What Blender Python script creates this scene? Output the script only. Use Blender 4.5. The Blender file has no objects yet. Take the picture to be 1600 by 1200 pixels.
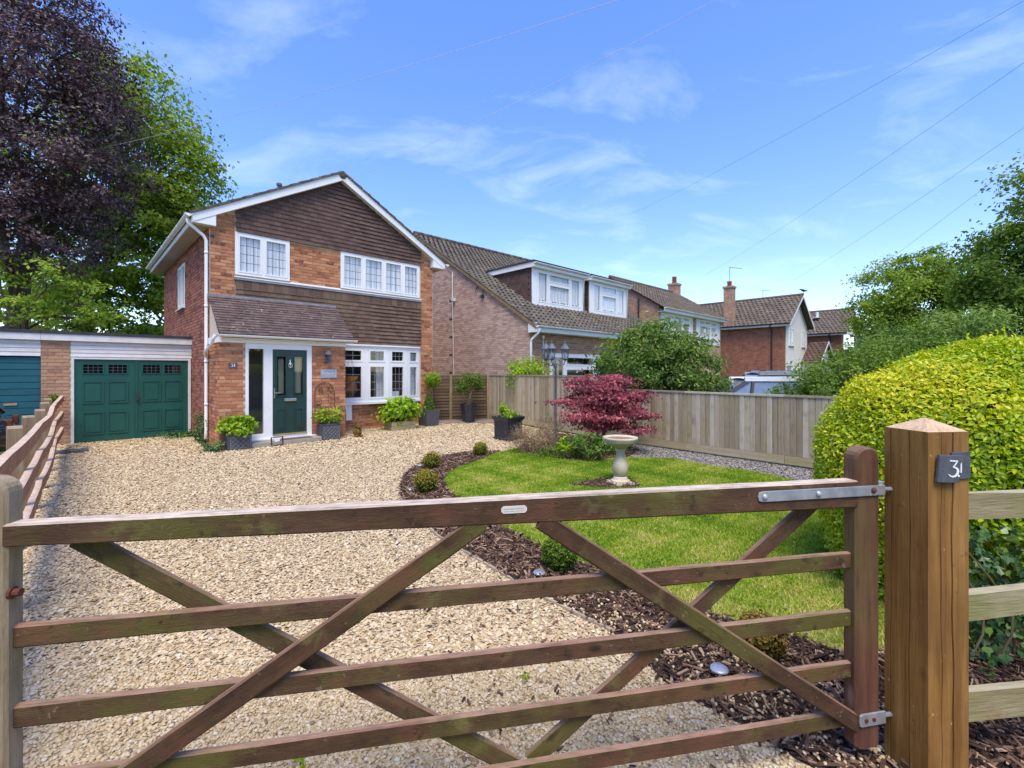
import bpy, bmesh, math, random
import numpy as np
from mathutils import Matrix, Vector

# ------------------------------------------------------------------ camera, world, sun, exposure
sc = bpy.context.scene
col = sc.collection
CAM_Z = 1.7
cam_d = bpy.data.cameras.new('camera')
cam = bpy.data.objects.new('camera', cam_d)
col.objects.link(cam)
cam.location = (0, 0, CAM_Z)
cam.rotation_euler = (math.radians(90), 0, 0)
cam_d.lens = 16.0
cam_d.sensor_width = 36.0
cam_d.shift_y = -20.0 / 1600.0
cam_d.clip_start = 0.05
cam_d.clip_end = 3000
sc.camera = cam

TO_SUN = Vector((0.03, -0.56, 1.08)).normalized()
SUN_EL = math.asin(TO_SUN.z)
SUN_AZ = math.atan2(TO_SUN.x, TO_SUN.y)

world = bpy.data.worlds.new('World')
sc.world = world
world.use_nodes = True
wn, wl = world.node_tree.nodes, world.node_tree.links
wn.clear()
def wnode(t, **k):
    n = wn.new(t)
    for a, b in k.items():
        setattr(n, a, b)
    return n
w_out = wnode('ShaderNodeOutputWorld')
w_bg = wnode('ShaderNodeBackground')
w_bg.inputs['Strength'].default_value = 0.15
w_sky = wnode('ShaderNodeTexSky', sky_type='NISHITA', sun_disc=False, sun_elevation=SUN_EL, sun_rotation=SUN_AZ,
              air_density=1.0, dust_density=0.4, ozone_density=2.0, altitude=60)
w_hsv = wnode('ShaderNodeHueSaturation')
w_hsv.inputs['Hue'].default_value = 0.522
w_hsv.inputs['Saturation'].default_value = 1.50
w_hsv.inputs['Value'].default_value = 2.0
w_gam = wnode('ShaderNodeGamma'); w_gam.inputs['Gamma'].default_value = 0.72
wl.new(w_sky.outputs[0], w_gam.inputs['Color']); wl.new(w_gam.outputs[0], w_hsv.inputs['Color'])
w_tc = wnode('ShaderNodeTexCoord')
w_sep = wnode('ShaderNodeSeparateXYZ')
wl.new(w_tc.outputs['Generated'], w_sep.inputs[0])
w_add = wnode('ShaderNodeMath', operation='ADD'); w_add.inputs[1].default_value = 0.22
wl.new(w_sep.outputs['Z'], w_add.inputs[0])
w_max = wnode('ShaderNodeMath', operation='MAXIMUM'); w_max.inputs[1].default_value = 0.05
wl.new(w_add.outputs[0], w_max.inputs[0])
w_comb = wnode('ShaderNodeCombineXYZ')
for ax in ('X', 'Y'):
    d = wnode('ShaderNodeMath', operation='DIVIDE')
    wl.new(w_sep.outputs[ax], d.inputs[0]); wl.new(w_max.outputs[0], d.inputs[1])
    wl.new(d.outputs[0], w_comb.inputs[ax])
w_map = wnode('ShaderNodeMapping')
w_map.inputs['Rotation'].default_value = (0, 0, math.radians(-24))
w_map.inputs['Scale'].default_value = (0.85, 1.5, 1.0)
w_map.inputs['Location'].default_value = (7.7, -2.2, 0)
wl.new(w_comb.outputs[0], w_map.inputs[0])
w_n1 = wnode('ShaderNodeTexNoise'); w_n1.inputs['Scale'].default_value = 2.5
w_n1.inputs['Detail'].default_value = 8; w_n1.inputs['Roughness'].default_value = 0.6; w_n1.inputs['Distortion'].default_value = 0.6
wl.new(w_map.outputs[0], w_n1.inputs['Vector'])
w_r = wnode('ShaderNodeValToRGB')
w_r.color_ramp.elements[0].position = 0.52; w_r.color_ramp.elements[0].color = (0, 0, 0, 1)
w_r.color_ramp.elements[1].position = 0.98; w_r.color_ramp.elements[1].color = (1, 1, 1, 1)
wl.new(w_n1.outputs[0], w_r.inputs[0])
w_amt = wnode('ShaderNodeMath', operation='MULTIPLY'); w_amt.inputs[1].default_value = 0.30
wl.new(w_r.outputs[0], w_amt.inputs[0])
w_mix = wnode('ShaderNodeMix', data_type='RGBA')
w_mix.inputs[7].default_value = (7.4, 7.9, 8.6, 1)
wl.new(w_amt.outputs[0], w_mix.inputs[0])
wl.new(w_hsv.outputs[0], w_mix.inputs[6])
wl.new(w_mix.outputs[2], w_bg.inputs['Color'])
wl.new(w_bg.outputs[0], w_out.inputs[0])

sun_d = bpy.data.lights.new('sun', 'SUN')
sun_d.energy = 2.75
sun_d.angle = math.radians(30)
sun_d.color = (1.0, 0.905, 0.77)
sun = bpy.data.objects.new('sun', sun_d)
col.objects.link(sun)
sun.location = (20, -10, 30)
sun.rotation_euler = (-TO_SUN).to_track_quat('-Z', 'Y').to_euler()

sc.view_settings.view_transform = 'Standard'
sc.view_settings.look = 'None'
sc.view_settings.exposure = 0.78
sc.view_settings.gamma = 1.0
sc.view_settings.use_curve_mapping = False
sc.render.engine = 'CYCLES'
sc.cycles.use_denoising = True
sc.cycles.max_bounces = 6
sc.cycles.transparent_max_bounces = 12
sc.cycles.caustics_reflective = False
sc.cycles.caustics_refractive = False

# ------------------------------------------------------------------ helpers
rng = np.random.default_rng(31)
random.seed(31)

def gz(y):
    return -0.0267 * max(0.0, 5.0 - max(y, -3.0))

def gza(y):
    return -0.0267 * np.maximum(0.0, 5.0 - np.maximum(y, -3.0))

class MB:
    """collects polygons of one mesh"""
    def __init__(s):
        s.v, s.f, s.t = [], [], []
    def add(s, verts, faces, M=None, tint=None):
        b = len(s.v)
        if M is not None:
            verts = [tuple(M @ Vector(p)) for p in verts]
        s.v.extend(verts)
        for f in faces:
            s.f.append(tuple(b + i for i in f))
            s.t.append(random.random() if tint is None else tint)
        return s
    def box(s, x0, x1, y0, y1, z0, z1, M=None, tint=None):
        v = [(x0, y0, z0), (x1, y0, z0), (x1, y1, z0), (x0, y1, z0), (x0, y0, z1), (x1, y0, z1), (x1, y1, z1), (x0, y1, z1)]
        f = [(0, 3, 2, 1), (4, 5, 6, 7), (0, 1, 5, 4), (1, 2, 6, 5), (2, 3, 7, 6), (3, 0, 4, 7)]
        return s.add(v, f, M, random.random() if tint is None else tint)
    def cbox(s, c, d, M=None, tint=None):
        return s.box(c[0] - d[0] / 2, c[0] + d[0] / 2, c[1] - d[1] / 2, c[1] + d[1] / 2, c[2] - d[2] / 2, c[2] + d[2] / 2, M, tint)
    def prism(s, poly, y0, y1, M=None, tint=None):
        """poly in x,z extruded along y"""
        n = len(poly)
        v = [(x, y0, z) for x, z in poly] + [(x, y1, z) for x, z in poly]
        f = [tuple(range(n)), tuple(range(2 * n - 1, n - 1, -1))]
        f += [(i, i + n, (i + 1) % n + n, (i + 1) % n) for i in range(n)]
        return s.add(v, f, M, tint if tint is not None else random.random())
    def tube(s, pts, rad, seg=8, M=None, cap=True, tint=None):
        pts = [Vector(p) for p in pts]
        if not hasattr(rad, '__len__'):
            rad = [rad] * len(pts)
        V, F = [], []
        for i, p in enumerate(pts):
            d = (pts[min(i + 1, len(pts) - 1)] - pts[max(i - 1, 0)])
            d = d.normalized() if d.length > 1e-9 else Vector((0, 0, 1))
            a = d.orthogonal().normalized() if i == 0 else (a - d * a.dot(d)).normalized()
            b = d.cross(a)
            for k in range(seg):
                t = 2 * math.pi * k / seg
                V.append(tuple(p + (a * math.cos(t) + b * math.sin(t)) * rad[i]))
        for i in range(len(pts) - 1):
            for k in range(seg):
                F.append((i * seg + k, i * seg + (k + 1) % seg, (i + 1) * seg + (k + 1) % seg, (i + 1) * seg + k))
        if cap:
            F.append(tuple(range(seg - 1, -1, -1)))
            F.append(tuple((len(pts) - 1) * seg + k for k in range(seg)))
        return s.add(V, F, M, tint)
    def lathe(s, prof, seg=20, M=None, tint=None, sx=1, sy=1, off=0.0):
        V, F = [], []
        for r, z in prof:
            for k in range(seg):
                t = 2 * math.pi * k / seg + off
                V.append((r * math.cos(t) * sx, r * math.sin(t) * sy, z))
        for i in range(len(prof) - 1):
            for k in range(seg):
                F.append((i * seg + k, i * seg + (k + 1) % seg, (i + 1) * seg + (k + 1) % seg, (i + 1) * seg + k))
        F.append(tuple(range(seg - 1, -1, -1)))
        F.append(tuple((len(prof) - 1) * seg + k for k in range(seg)))
        return s.add(V, F, M, tint)
    def bar(s, a, b, w, h, M=None, tint=None, up=(0, 0, 1)):
        """a square bar from a to b, w across, h along up"""
        a, b = Vector(a), Vector(b)
        d = (b - a); L = d.length; d.normalize()
        side = d.cross(Vector(up))
        if side.length < 1e-6:
            side = Vector((1, 0, 0))
        side.normalize(); u2 = side.cross(d)
        R = Matrix((d, side, u2)).transposed().to_4x4()
        R.translation = a
        return s.box(0, L, -w / 2, w / 2, -h / 2, h / 2, (M @ R) if M is not None else R, tint)

def tag(o, label=None, cat=None, group=None, kind=None):
    if label: o['label'] = label
    if cat: o['category'] = cat
    if group: o['group'] = group
    if kind: o['kind'] = kind
    return o

def link(name, me, parent=None, M=None):
    o = bpy.data.objects.new(name, me)
    col.objects.link(o)
    if parent is not None:
        o.parent = parent
    if M is not None:
        o.matrix_local = M
    return o

def mesh_of(name, mb, mat, smooth=False, recalc=True):
    me = bpy.data.meshes.new(name)
    me.from_pydata([tuple(p) for p in mb.v], [], mb.f)
    if recalc:
        bm = bmesh.new(); bm.from_mesh(me)
        bmesh.ops.recalc_face_normals(bm, faces=bm.faces)
        bm.to_mesh(me); bm.free()
    at = me.attributes.new('tint', 'FLOAT', 'FACE')
    at.data.foreach_set('value', np.array(mb.t, dtype=np.float32))
    if mat is not None:
        me.materials.append(mat)
    if smooth:
        me.polygons.foreach_set('use_smooth', [True] * len(me.polygons))
    return me

def build(name, mb, mat, parent=None, M=None, smooth=False, bevel=0.0, recalc=True, **tags):
    me = mesh_of(name, mb, mat, smooth, recalc)
    if bevel:
        bm = bmesh.new(); bm.from_mesh(me)
        bmesh.ops.bevel(bm, geom=[e for e in bm.edges if len(e.link_faces) == 2 and e.calc_face_angle(0) > 0.5], offset=bevel, segments=2, affect='EDGES', profile=0.6)
        bm.to_mesh(me); bm.free()
    o = link(name, me, parent, M)
    tag(o, **tags)
    return o

def npmesh(name, V, F, tint, mat, parent=None, M=None, smooth=False, **tags):
    """one mesh from arrays: V (n,3), F (m,k)"""
    V = np.ascontiguousarray(V, dtype=np.float32); F = np.ascontiguousarray(F, dtype=np.int32)
    me = bpy.data.meshes.new(name)
    me.vertices.add(len(V)); me.vertices.foreach_set('co', V.ravel())
    k = F.shape[1]
    me.loops.add(F.size); me.loops.foreach_set('vertex_index', F.ravel())
    me.polygons.add(len(F))
    me.polygons.foreach_set('loop_start', np.arange(0, F.size, k, dtype=np.int32))
    me.polygons.foreach_set('loop_total', np.full(len(F), k, dtype=np.int32))
    me.polygons.foreach_set('use_smooth', np.full(len(F), smooth, dtype=bool))
    me.update(calc_edges=True)
    at = me.attributes.new('tint', 'FLOAT', 'FACE')
    at.data.foreach_set('value', np.ascontiguousarray(tint, dtype=np.float32))
    me.materials.append(mat)
    o = link(name, me, parent, M)
    tag(o, **tags)
    return o

def thing(name, loc, rz, label, cat, group=None):
    o = bpy.data.objects.new(name, None)
    o.empty_display_size = 0.2
    col.objects.link(o)
    o.location = loc
    o.rotation_euler = (0, 0, rz)
    return tag(o, label, cat, group)

def pieces(name, rest_name, tmpl, mats4, mat, parent, limit=300, order=None):
    """alike pieces: the first `limit` of `order` become objects that share one mesh, the rest one joined part"""
    idx = list(range(len(mats4))) if order is None else list(order)
    first, rest = idx[:limit], idx[limit:]
    tv, tf = tmpl
    if first:
        mb = MB(); mb.add(tv, tf, tint=0.0)
        me = mesh_of(name, mb, mat)
        for i in first:
            link(name, me, parent, mats4[i])
    if rest:
        T = np.array([np.array(mats4[i]) for i in rest])
        tva = np.c_[np.array(tv), np.ones(len(tv))]
        V = np.einsum('nij,vj->nvi', T, tva)[:, :, :3].reshape(-1, 3)
        mb = MB()
        fl = []
        nv = len(tv)
        tf4 = np.array([tuple(f) if len(f) == 4 else tuple(f) + (f[-1],) for f in tf])
        F = (np.arange(len(rest))[:, None, None] * nv + tf4[None]).reshape(-1, 4)
        tint = np.repeat(rng.random(len(rest)), len(tf))
        npmesh(rest_name, V, F, tint, mat, parent, kind='stuff')

UNIT = ([(0, 0, 0), (1, 0, 0), (1, 1, 0), (0, 1, 0), (0, 0, 1), (1, 0, 1), (1, 1, 1), (0, 1, 1)],
        [(4, 5, 6, 7), (0, 3, 2, 1), (0, 1, 5, 4), (1, 2, 6, 5), (3, 0, 4, 7)])   # open at the back (+y)

def camdist(P, M):
    return ((M @ Vector(P)) - cam.location).length

# ------------------------------------------------------------------ materials
def new_mat(name):
    m = bpy.data.materials.new(name)
    m.use_nodes = True
    nt = m.node_tree
    b = nt.nodes['Principled BSDF']
    return m, nt, b

def N(nt, t, ins=None, **k):
    n = nt.nodes.new(t)
    for a, b in k.items():
        setattr(n, a, b)
    for a, b in (ins or {}).items():
        if isinstance(b, bpy.types.NodeSocket):
            nt.links.new(b, n.inputs[a])
        else:
            n.inputs[a].default_value = b
    return n

def c4(c):
    return (c[0], c[1], c[2], 1.0)

def ramp(nt, fac, stops, interp='LINEAR'):
    r = N(nt, 'ShaderNodeValToRGB')
    r.color_ramp.interpolation = interp
    e = r.color_ramp.elements
    while len(e) < len(stops):
        e.new(0.5)
    for i, (p, c) in enumerate(stops):
        e[i].position = p
        e[i].color = c4(c) if hasattr(c, '__len__') else (c, c, c, 1)
    nt.links.new(fac, r.inputs[0])
    return r.outputs[0]

def mix(nt, fac, a, b, mode='MIX'):
    m = N(nt, 'ShaderNodeMix', data_type='RGBA', blend_type=mode)
    for i, x in ((0, fac), (6, a), (7, b)):
        if isinstance(x, bpy.types.NodeSocket):
            nt.links.new(x, m.inputs[i])
        else:
            m.inputs[i].default_value = x if i == 0 else c4(x)
    return m.outputs[2]

def coords(nt, scale=(1, 1, 1), world_space=False):
    if world_space:
        src = N(nt, 'ShaderNodeNewGeometry').outputs['Position']
    else:
        src = N(nt, 'ShaderNodeTexCoord').outputs['Object']
    # a shift for each object, so that alike pieces differ
    if world_space:
        return N(nt, 'ShaderNodeMapping', {'Vector': src, 'Scale': scale}).outputs[0]
    oi = N(nt, 'ShaderNodeObjectInfo')
    sh = N(nt, 'ShaderNodeMath', {0: oi.outputs['Random'], 1: 37.0}, operation='MULTIPLY')
    cb = N(nt, 'ShaderNodeCombineXYZ', {'X': sh.outputs[0], 'Y': sh.outputs[0], 'Z': sh.outputs[0]})
    mp = N(nt, 'ShaderNodeMapping', {'Vector': src, 'Location': cb.outputs[0], 'Scale': scale})
    return mp.outputs[0]

def noise(nt, vec, scale, detail=4, rough=0.55, dist=0.0):
    return N(nt, 'ShaderNodeTexNoise', {'Vector': vec, 'Scale': scale, 'Detail': detail, 'Roughness': rough, 'Distortion': dist}).outputs[0]

def tint_value(nt):
    at = N(nt, 'ShaderNodeAttribute', attribute_name='tint')
    oi = N(nt, 'ShaderNodeObjectInfo')
    s = N(nt, 'ShaderNodeMath', {0: at.outputs['Fac'], 1: oi.outputs['Random']}, operation='ADD')
    return N(nt, 'ShaderNodeMath', {0: s.outputs[0]}, operation='FRACT').outputs[0]

def surf(name, stops, wt=0.6, nscale=6.0, grain=(1, 1, 1), rough=0.8, bump=0.3, bscale=60.0, bdist=0.004, stains=(), spec=0.3, metal=0.0, world_space=False, top=None, coat=0.0, fine=None, knots=None):
    """procedural surface: piece tint + noise through a ramp, stain layers, fine bump"""
    m, nt, b = new_mat(name)
    vec = coords(nt, grain, world_space)
    n1 = noise(nt, vec, nscale, 6, 0.6)
    t = tint_value(nt)
    # spread of the noise widened about its mean
    n1s = N(nt, 'ShaderNodeMapRange', {'Value': n1, 'From Min': 0.28, 'From Max': 0.72})
    a = N(nt, 'ShaderNodeMath', {0: t, 1: wt}, operation='MULTIPLY')
    c = N(nt, 'ShaderNodeMath', {0: n1s.outputs[0], 1: 1 - wt, 2: a.outputs[0]}, operation='MULTIPLY_ADD')
    colr = ramp(nt, c.outputs[0], stops)
    for k, (sc_, lo, hi, amt, cc) in enumerate(stains):
        vs = coords(nt, (1, 1, 1), world_space)
        nn = noise(nt, vs, sc_, 5, 0.62)
        f = N(nt, 'ShaderNodeMapRange', {'Value': nn, 'From Min': lo, 'From Max': hi, 'To Max': amt})
        colr = mix(nt, f.outputs[0], colr, cc)
    if fine is not None:
        fsc, fg, famt = fine
        fn = noise(nt, coords(nt, fg, world_space), fsc, 3, .6)
        colr = mix(nt, famt, colr, ramp(nt, fn, [(.30, (.55, .52, .50)), (.42, (.92, .91, .90)), (.6, (1, 1, 1)), (.75, (1.18, 1.17, 1.15))]), 'MULTIPLY')
    if knots is not None:
        kg, ksc, kc = knots
        kv = N(nt, 'ShaderNodeTexVoronoi', {'Vector': coords(nt, kg), 'Scale': ksc, 'Randomness': 1.0})
        kf = N(nt, 'ShaderNodeMapRange', {'Value': kv.outputs['Distance'], 'From Min': .05, 'From Max': .13, 'To Min': .85, 'To Max': 0})
        colr = mix(nt, kf.outputs[0], colr, kc)
    if top is not None:
        tc_, amt = top
        g = N(nt, 'ShaderNodeNewGeometry')
        sp = N(nt, 'ShaderNodeSeparateXYZ', {0: g.outputs['Normal']})
        nn = noise(nt, coords(nt, grain), nscale * 2, 5, 0.6)
        f0 = N(nt, 'ShaderNodeMapRange', {'Value': sp.outputs['Z'], 'From Min': 0.3, 'From Max': 0.8, 'To Max': amt})
        f1 = N(nt, 'ShaderNodeMapRange', {'Value': nn, 'From Min': 0.3, 'From Max': 0.6, 'To Min': 0.45})
        f = N(nt, 'ShaderNodeMath', {0: f0.outputs[0], 1: f1.outputs[0]}, operation='MULTIPLY')
        colr = mix(nt, f.outputs[0], colr, tc_)
    nt.links.new(colr, b.inputs['Base Color'])
    b.inputs['Roughness'].default_value = rough
    b.inputs['Specular IOR Level'].default_value = spec
    b.inputs['Metallic'].default_value = metal
    b.inputs['Coat Weight'].default_value = coat
    if bump:
        bn = noise(nt, coords(nt, grain, world_space), bscale, 4, 0.6)
        bp = N(nt, 'ShaderNodeBump', {'Height': bn, 'Strength': bump, 'Distance': bdist})
        nt.links.new(bp.outputs[0], b.inputs['Normal'])
    return m

def leafmat(name, stops, trans=0.35, rough=0.5, spec=0.35):
    m, nt, b = new_mat(name)
    t = tint_value(nt)
    at = N(nt, 'ShaderNodeAttribute', attribute_name='tint')
    colr = ramp(nt, at.outputs['Fac'] if not name.endswith('_single') else t, stops)
    nt.links.new(colr, b.inputs['Base Color'])
    b.inputs['Roughness'].default_value = rough
    b.inputs['Specular IOR Level'].default_value = spec
    tr = N(nt, 'ShaderNodeBsdfTranslucent')
    br = N(nt, 'ShaderNodeHueSaturation', {'Color': colr, 'Saturation': 1.1, 'Value': 1.25})
    nt.links.new(br.outputs[0], tr.inputs['Color'])
    mx = N(nt, 'ShaderNodeMixShader', {0: trans, 1: b.outputs[0], 2: tr.outputs[0]})
    nt.links.new(mx.outputs[0], nt.nodes['Material Output'].inputs['Surface'])
    return m

def glassmat(name, tint=(0.8, 0.86, 0.86), refl=1.0):
    m, nt, b = new_mat(name)
    nt.nodes.remove(b)
    tr = N(nt, 'ShaderNodeBsdfTransparent', {'Color': c4(tint)})
    gl = N(nt, 'ShaderNodeBsdfGlossy', {'Color': (1, 1, 1, 1), 'Roughness': 0.02})
    lw = N(nt, 'ShaderNodeLayerWeight', {'Blend': .5})
    p5 = N(nt, 'ShaderNodeMath', {0: lw.outputs['Facing'], 1: 4.0}, operation='POWER')
    f = N(nt, 'ShaderNodeMath', {0: p5.outputs[0], 1: .9 * refl, 2: .085 * refl}, operation='MULTIPLY_ADD')
    f.use_clamp = True
    mx = N(nt, 'ShaderNodeMixShader', {0: f.outputs[0], 1: tr.outputs[0], 2: gl.outputs[0]})
    nt.links.new(mx.outputs[0], nt.nodes['Material Output'].inputs['Surface'])
    return m

M = {}
M['brick'] = surf('brick_orange', [(0, (.10, .045, .034)), (.13, (.16, .062, .042)), (.20, (.34, .128, .062)), (.6, (.47, .20, .095)), (.85, (.56, .275, .14)), (1, (.53, .31, .18))], wt=.72, nscale=14, bump=.3, bscale=90, bdist=.002, rough=.9, stains=((1.1, .52, .75, .14, (.17, .085, .06)),), world_space=True)
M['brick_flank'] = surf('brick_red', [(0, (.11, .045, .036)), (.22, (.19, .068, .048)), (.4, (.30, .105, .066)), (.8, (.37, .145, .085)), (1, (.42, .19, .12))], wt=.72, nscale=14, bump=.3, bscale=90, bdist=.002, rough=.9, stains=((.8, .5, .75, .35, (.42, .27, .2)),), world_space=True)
M['brick_buff'] = surf('brick_mottled', [(0, (.22, .12, .08)), (.25, (.36, .19, .115)), (.6, (.46, .26, .15)), (.85, (.50, .32, .19)), (1, (.42, .22, .15))], wt=.6, nscale=14, bump=.3, bscale=90, bdist=.002, rough=.9, world_space=True)
M['brick_pink'] = surf('brick_pinkish', [(0, (.30, .185, .145)), (.2, (.42, .27, .21)), (.55, (.54, .37, .29)), (.85, (.64, .475, .38)), (1, (.72, .58, .48))], wt=.62, nscale=12, bump=.3, bscale=90, bdist=.002, rough=.9, stains=((.5, .5, .75, .3, (.34, .23, .19)),), world_space=True)
M['mortar'] = surf('mortar', [(0, (.50, .40, .28)), (1, (.66, .55, .42))], wt=0, nscale=8, bump=.4, bscale=120, rough=.95)
M['mortar_pale'] = surf('mortar_pale', [(0, (.44, .37, .30)), (1, (.58, .50, .42))], wt=0, nscale=8, bump=.4, bscale=120, rough=.95)
M['wall_tile'] = surf('hung_tile', [(0, (.068, .042, .036)), (.5, (.105, .064, .052)), (1, (.15, .092, .072))], wt=.6, nscale=5, bump=.3, bscale=60, bdist=.002, rough=.85, stains=((.9, .5, .8, .35, (.17, .115, .08)),), world_space=True)
M['wall_tile_lower'] = surf('hung_tile_lower', [(0, (.085, .052, .040)), (.5, (.135, .082, .058)), (1, (.20, .125, .085))], wt=.6, nscale=5, bump=.3, bscale=60, bdist=.002, rough=.85, stains=((1.3, .48, .7, .5, (.18, .14, .08)),), world_space=True)
M['porch_tile'] = surf('porch_tile', [(0, (.06, .042, .04)), (.5, (.105, .072, .064)), (1, (.16, .115, .10))], wt=.6, nscale=9, bump=.5, bscale=60, rough=.9, stains=((6, .5, .7, .35, (.18, .15, .12)), (15, .655, .70, .9, (.60, .57, .52))), world_space=True)
M['roof_tile'] = surf('roof_tile', [(0, (.055, .045, .036)), (.5, (.090, .075, .060)), (1, (.135, .116, .093))], wt=.5, nscale=6, bump=.5, bscale=50, rough=.92, stains=((2.2, .48, .68, .5, (.20, .18, .11)), (7, .63, .69, .6, (.40, .37, .32))), world_space=True)
M['roof_tile_brown'] = surf('roof_tile_brown', [(0, (.068, .052, .04)), (.5, (.115, .090, .068)), (1, (.17, .135, .102))], wt=.5, nscale=6, bump=.5, bscale=50, rough=.92, stains=((1.6, .48, .70, .45, (.17, .145, .09)), (3.2, .63, .70, .6, (.38, .35, .30))), world_space=True)
M['lead'] = surf('lead_flashing', [(0, (.16, .17, .19)), (1, (.30, .31, .34))], wt=.2, nscale=5, rough=.55, bump=.2)
M['white'] = surf('white_plastic', [(0, (.72, .72, .70)), (1, (.82, .82, .80))], wt=.15, nscale=1.5, rough=.38, bump=.0, spec=.5, stains=((2.5, .55, .8, .25, (.55, .54, .50)),))
M['white_old'] = surf('white_weathered', [(0, (.58, .575, .55)), (1, (.76, .75, .72))], wt=.2, nscale=2.5, rough=.6, bump=.1, spec=.4, stains=((3, .5, .75, .45, (.44, .42, .36)),))
M['white_wall'] = surf('white_painted_wall', [(0, (.68, .67, .63)), (1, (.78, .77, .73))], wt=.1, nscale=2, rough=.8, bump=.2)
M['cream'] = surf('cream_boards', [(0, (.58, .54, .43)), (1, (.70, .66, .54))], wt=.3, nscale=2, rough=.7, bump=.1)
M['soffit'] = surf('soffit', [(0, (.46, .40, .33)), (1, (.58, .52, .44))], wt=.1, nscale=2, rough=.7, bump=.1)
M['came'] = surf('lead_came', [(0, (.07, .075, .085)), (1, (.12, .125, .14))], wt=0, rough=.5, bump=0)
M['came_white'] = surf('lead_came_pale', [(0, (.20, .20, .22)), (1, (.28, .28, .30))], wt=0, rough=.5, bump=0)
M['glass'] = glassmat('window_glass', (.93, .95, .95))
M['glass_dim'] = glassmat('obscured_glass', (.55, .58, .57))
M['curtain'] = surf('net_curtain', [(0, (.78, .79, .80)), (1, (.86, .87, .88))], wt=0, nscale=3, grain=(9, 9, .5), rough=.9, bump=.2, bscale=8, bdist=.01)
M['drape'] = surf('drape', [(0, (.34, .33, .28)), (1, (.52, .50, .43))], wt=0, nscale=4, grain=(9, 9, .4), rough=.9, bump=.3, bscale=8, bdist=.02)
M['room'] = surf('room_wall', [(0, (.24, .225, .20)), (1, (.34, .32, .29))], wt=0, nscale=2, rough=.9, bump=0)
M['green_paint'] = surf('dark_green_door', [(0, (.008, .034, .030)), (1, (.012, .045, .040))], wt=0, nscale=2, rough=.32, bump=.06, bscale=200, spec=.5)
M['garage_green'] = surf('garage_green', [(0, (.006, .066, .048)), (1, (.010, .092, .068))], wt=.1, nscale=1.6, rough=.45, bump=.05, spec=.45, stains=((2.2, .55, .75, .3, (.012, .07, .10)),))
M['garage_teal'] = surf('garage_teal', [(0, (.012, .085, .105)), (1, (.020, .13, .16))], wt=.15, nscale=1.4, rough=.5, bump=.05, spec=.4)
M['felt'] = surf('roof_felt', [(0, (.030, .032, .036)), (1, (.06, .062, .068))], wt=.1, nscale=4, rough=.9, bump=.4)
M['brass'] = surf('brass', [(0, (.62, .46, .20)), (1, (.72, .56, .28))], wt=0, rough=.3, metal=.9, bump=0)
M['chrome'] = surf('chrome', [(0, (.62, .62, .62)), (1, (.72, .72, .72))], wt=0, rough=.2, metal=1, bump=0)
M['galv'] = surf('galvanised_steel', [(0, (.30, .32, .35)), (.5, (.42, .44, .47)), (1, (.56, .58, .60))], wt=0, nscale=14, rough=.45, metal=.55, bump=.15, bscale=40, stains=((9, .6, .72, .5, (.30, .27, .24)),))
M['rust'] = surf('rusty_iron', [(0, (.06, .022, .015)), (1, (.13, .045, .026))], wt=.3, nscale=20, rough=.85, bump=.4)
M['black_metal'] = surf('black_metal', [(0, (.022, .024, .028)), (1, (.045, .047, .052))], wt=.1, nscale=6, rough=.5, bump=.1)
M['grey_metal'] = surf('grey_metal', [(0, (.075, .085, .105)), (1, (.14, .155, .18))], wt=.2, nscale=8, rough=.5, bump=.1)
M['gate_wood'] = surf('stained_gate_timber', [(0, (.040, .019, .009)), (.35, (.066, .034, .016)), (.7, (.092, .049, .024)), (1, (.13, .076, .040))], wt=.3, nscale=7, grain=(.8, 3, 3), rough=.82, bump=.8, bscale=60, bdist=.003, stains=((1.5, .47, .58, .8, (.100, .092, .018)), (7.0, .57, .68, .6, (.175, .165, .048)), (3.1, .52, .66, .6, (.155, .060, .034)), (14, .58, .66, .7, (.026, .015, .009)), (30, .66, .70, .6, (.22, .18, .12))), fine=(34, (.22, 6, 6), .75), knots=((1, 2, 2), 3.0, (.022, .012, .008)), top=((.62, .51, .40), .97))
M['gate_rail'] = surf('stained_gate_rail', [(0, (.040, .019, .009)), (.35, (.066, .034, .016)), (.7, (.092, .049, .024)), (1, (.13, .076, .040))], wt=.3, nscale=7, grain=(.8, 3, 3), rough=.82, bump=.8, bscale=60, bdist=.003, stains=((1.5, .47, .58, .8, (.100, .092, .018)), (7.0, .57, .68, .6, (.175, .165, .048)), (3.1, .52, .66, .6, (.155, .060, .034)), (14, .58, .66, .7, (.026, .015, .009)), (30, .66, .70, .6, (.22, .18, .12))), fine=(34, (.22, 6, 6), .75), knots=((1, 2, 2), 3.0, (.022, .012, .008)), top=((.32, .195, .135), .92))
M['gate_stile'] = surf('red_stained_stile', [(0, (.075, .030, .017)), (.5, (.125, .055, .033)), (.85, (.17, .085, .055)), (1, (.24, .14, .10))], wt=.15, nscale=5, grain=(.35, 5, 5), rough=.78, bump=.7, bscale=30, bdist=.004, stains=((1.7, .50, .68, .6, (.125, .11, .030)), (9, .68, .74, .5, (.30, .22, .17)), (7, .6, .72, .5, (.05, .025, .015))), fine=(26, (.25, 5, 5), .7), knots=((1, 3, 3), 2.0, (.20, .13, .09)), top=((.22, .15, .10), .7))
M['stile_grey'] = surf('weathered_stile', [(0, (.19, .14, .08)), (.5, (.31, .24, .15)), (1, (.42, .34, .24))], wt=.15, nscale=5, grain=(.6, 4, 4), rough=.85, bump=.8, bscale=30, bdist=.004, stains=((2.6, .50, .66, .6, (.15, .135, .04)), (5, .60, .72, .5, (.18, .22, .03))), fine=(34, (.22, 6, 6), .6))
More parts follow.
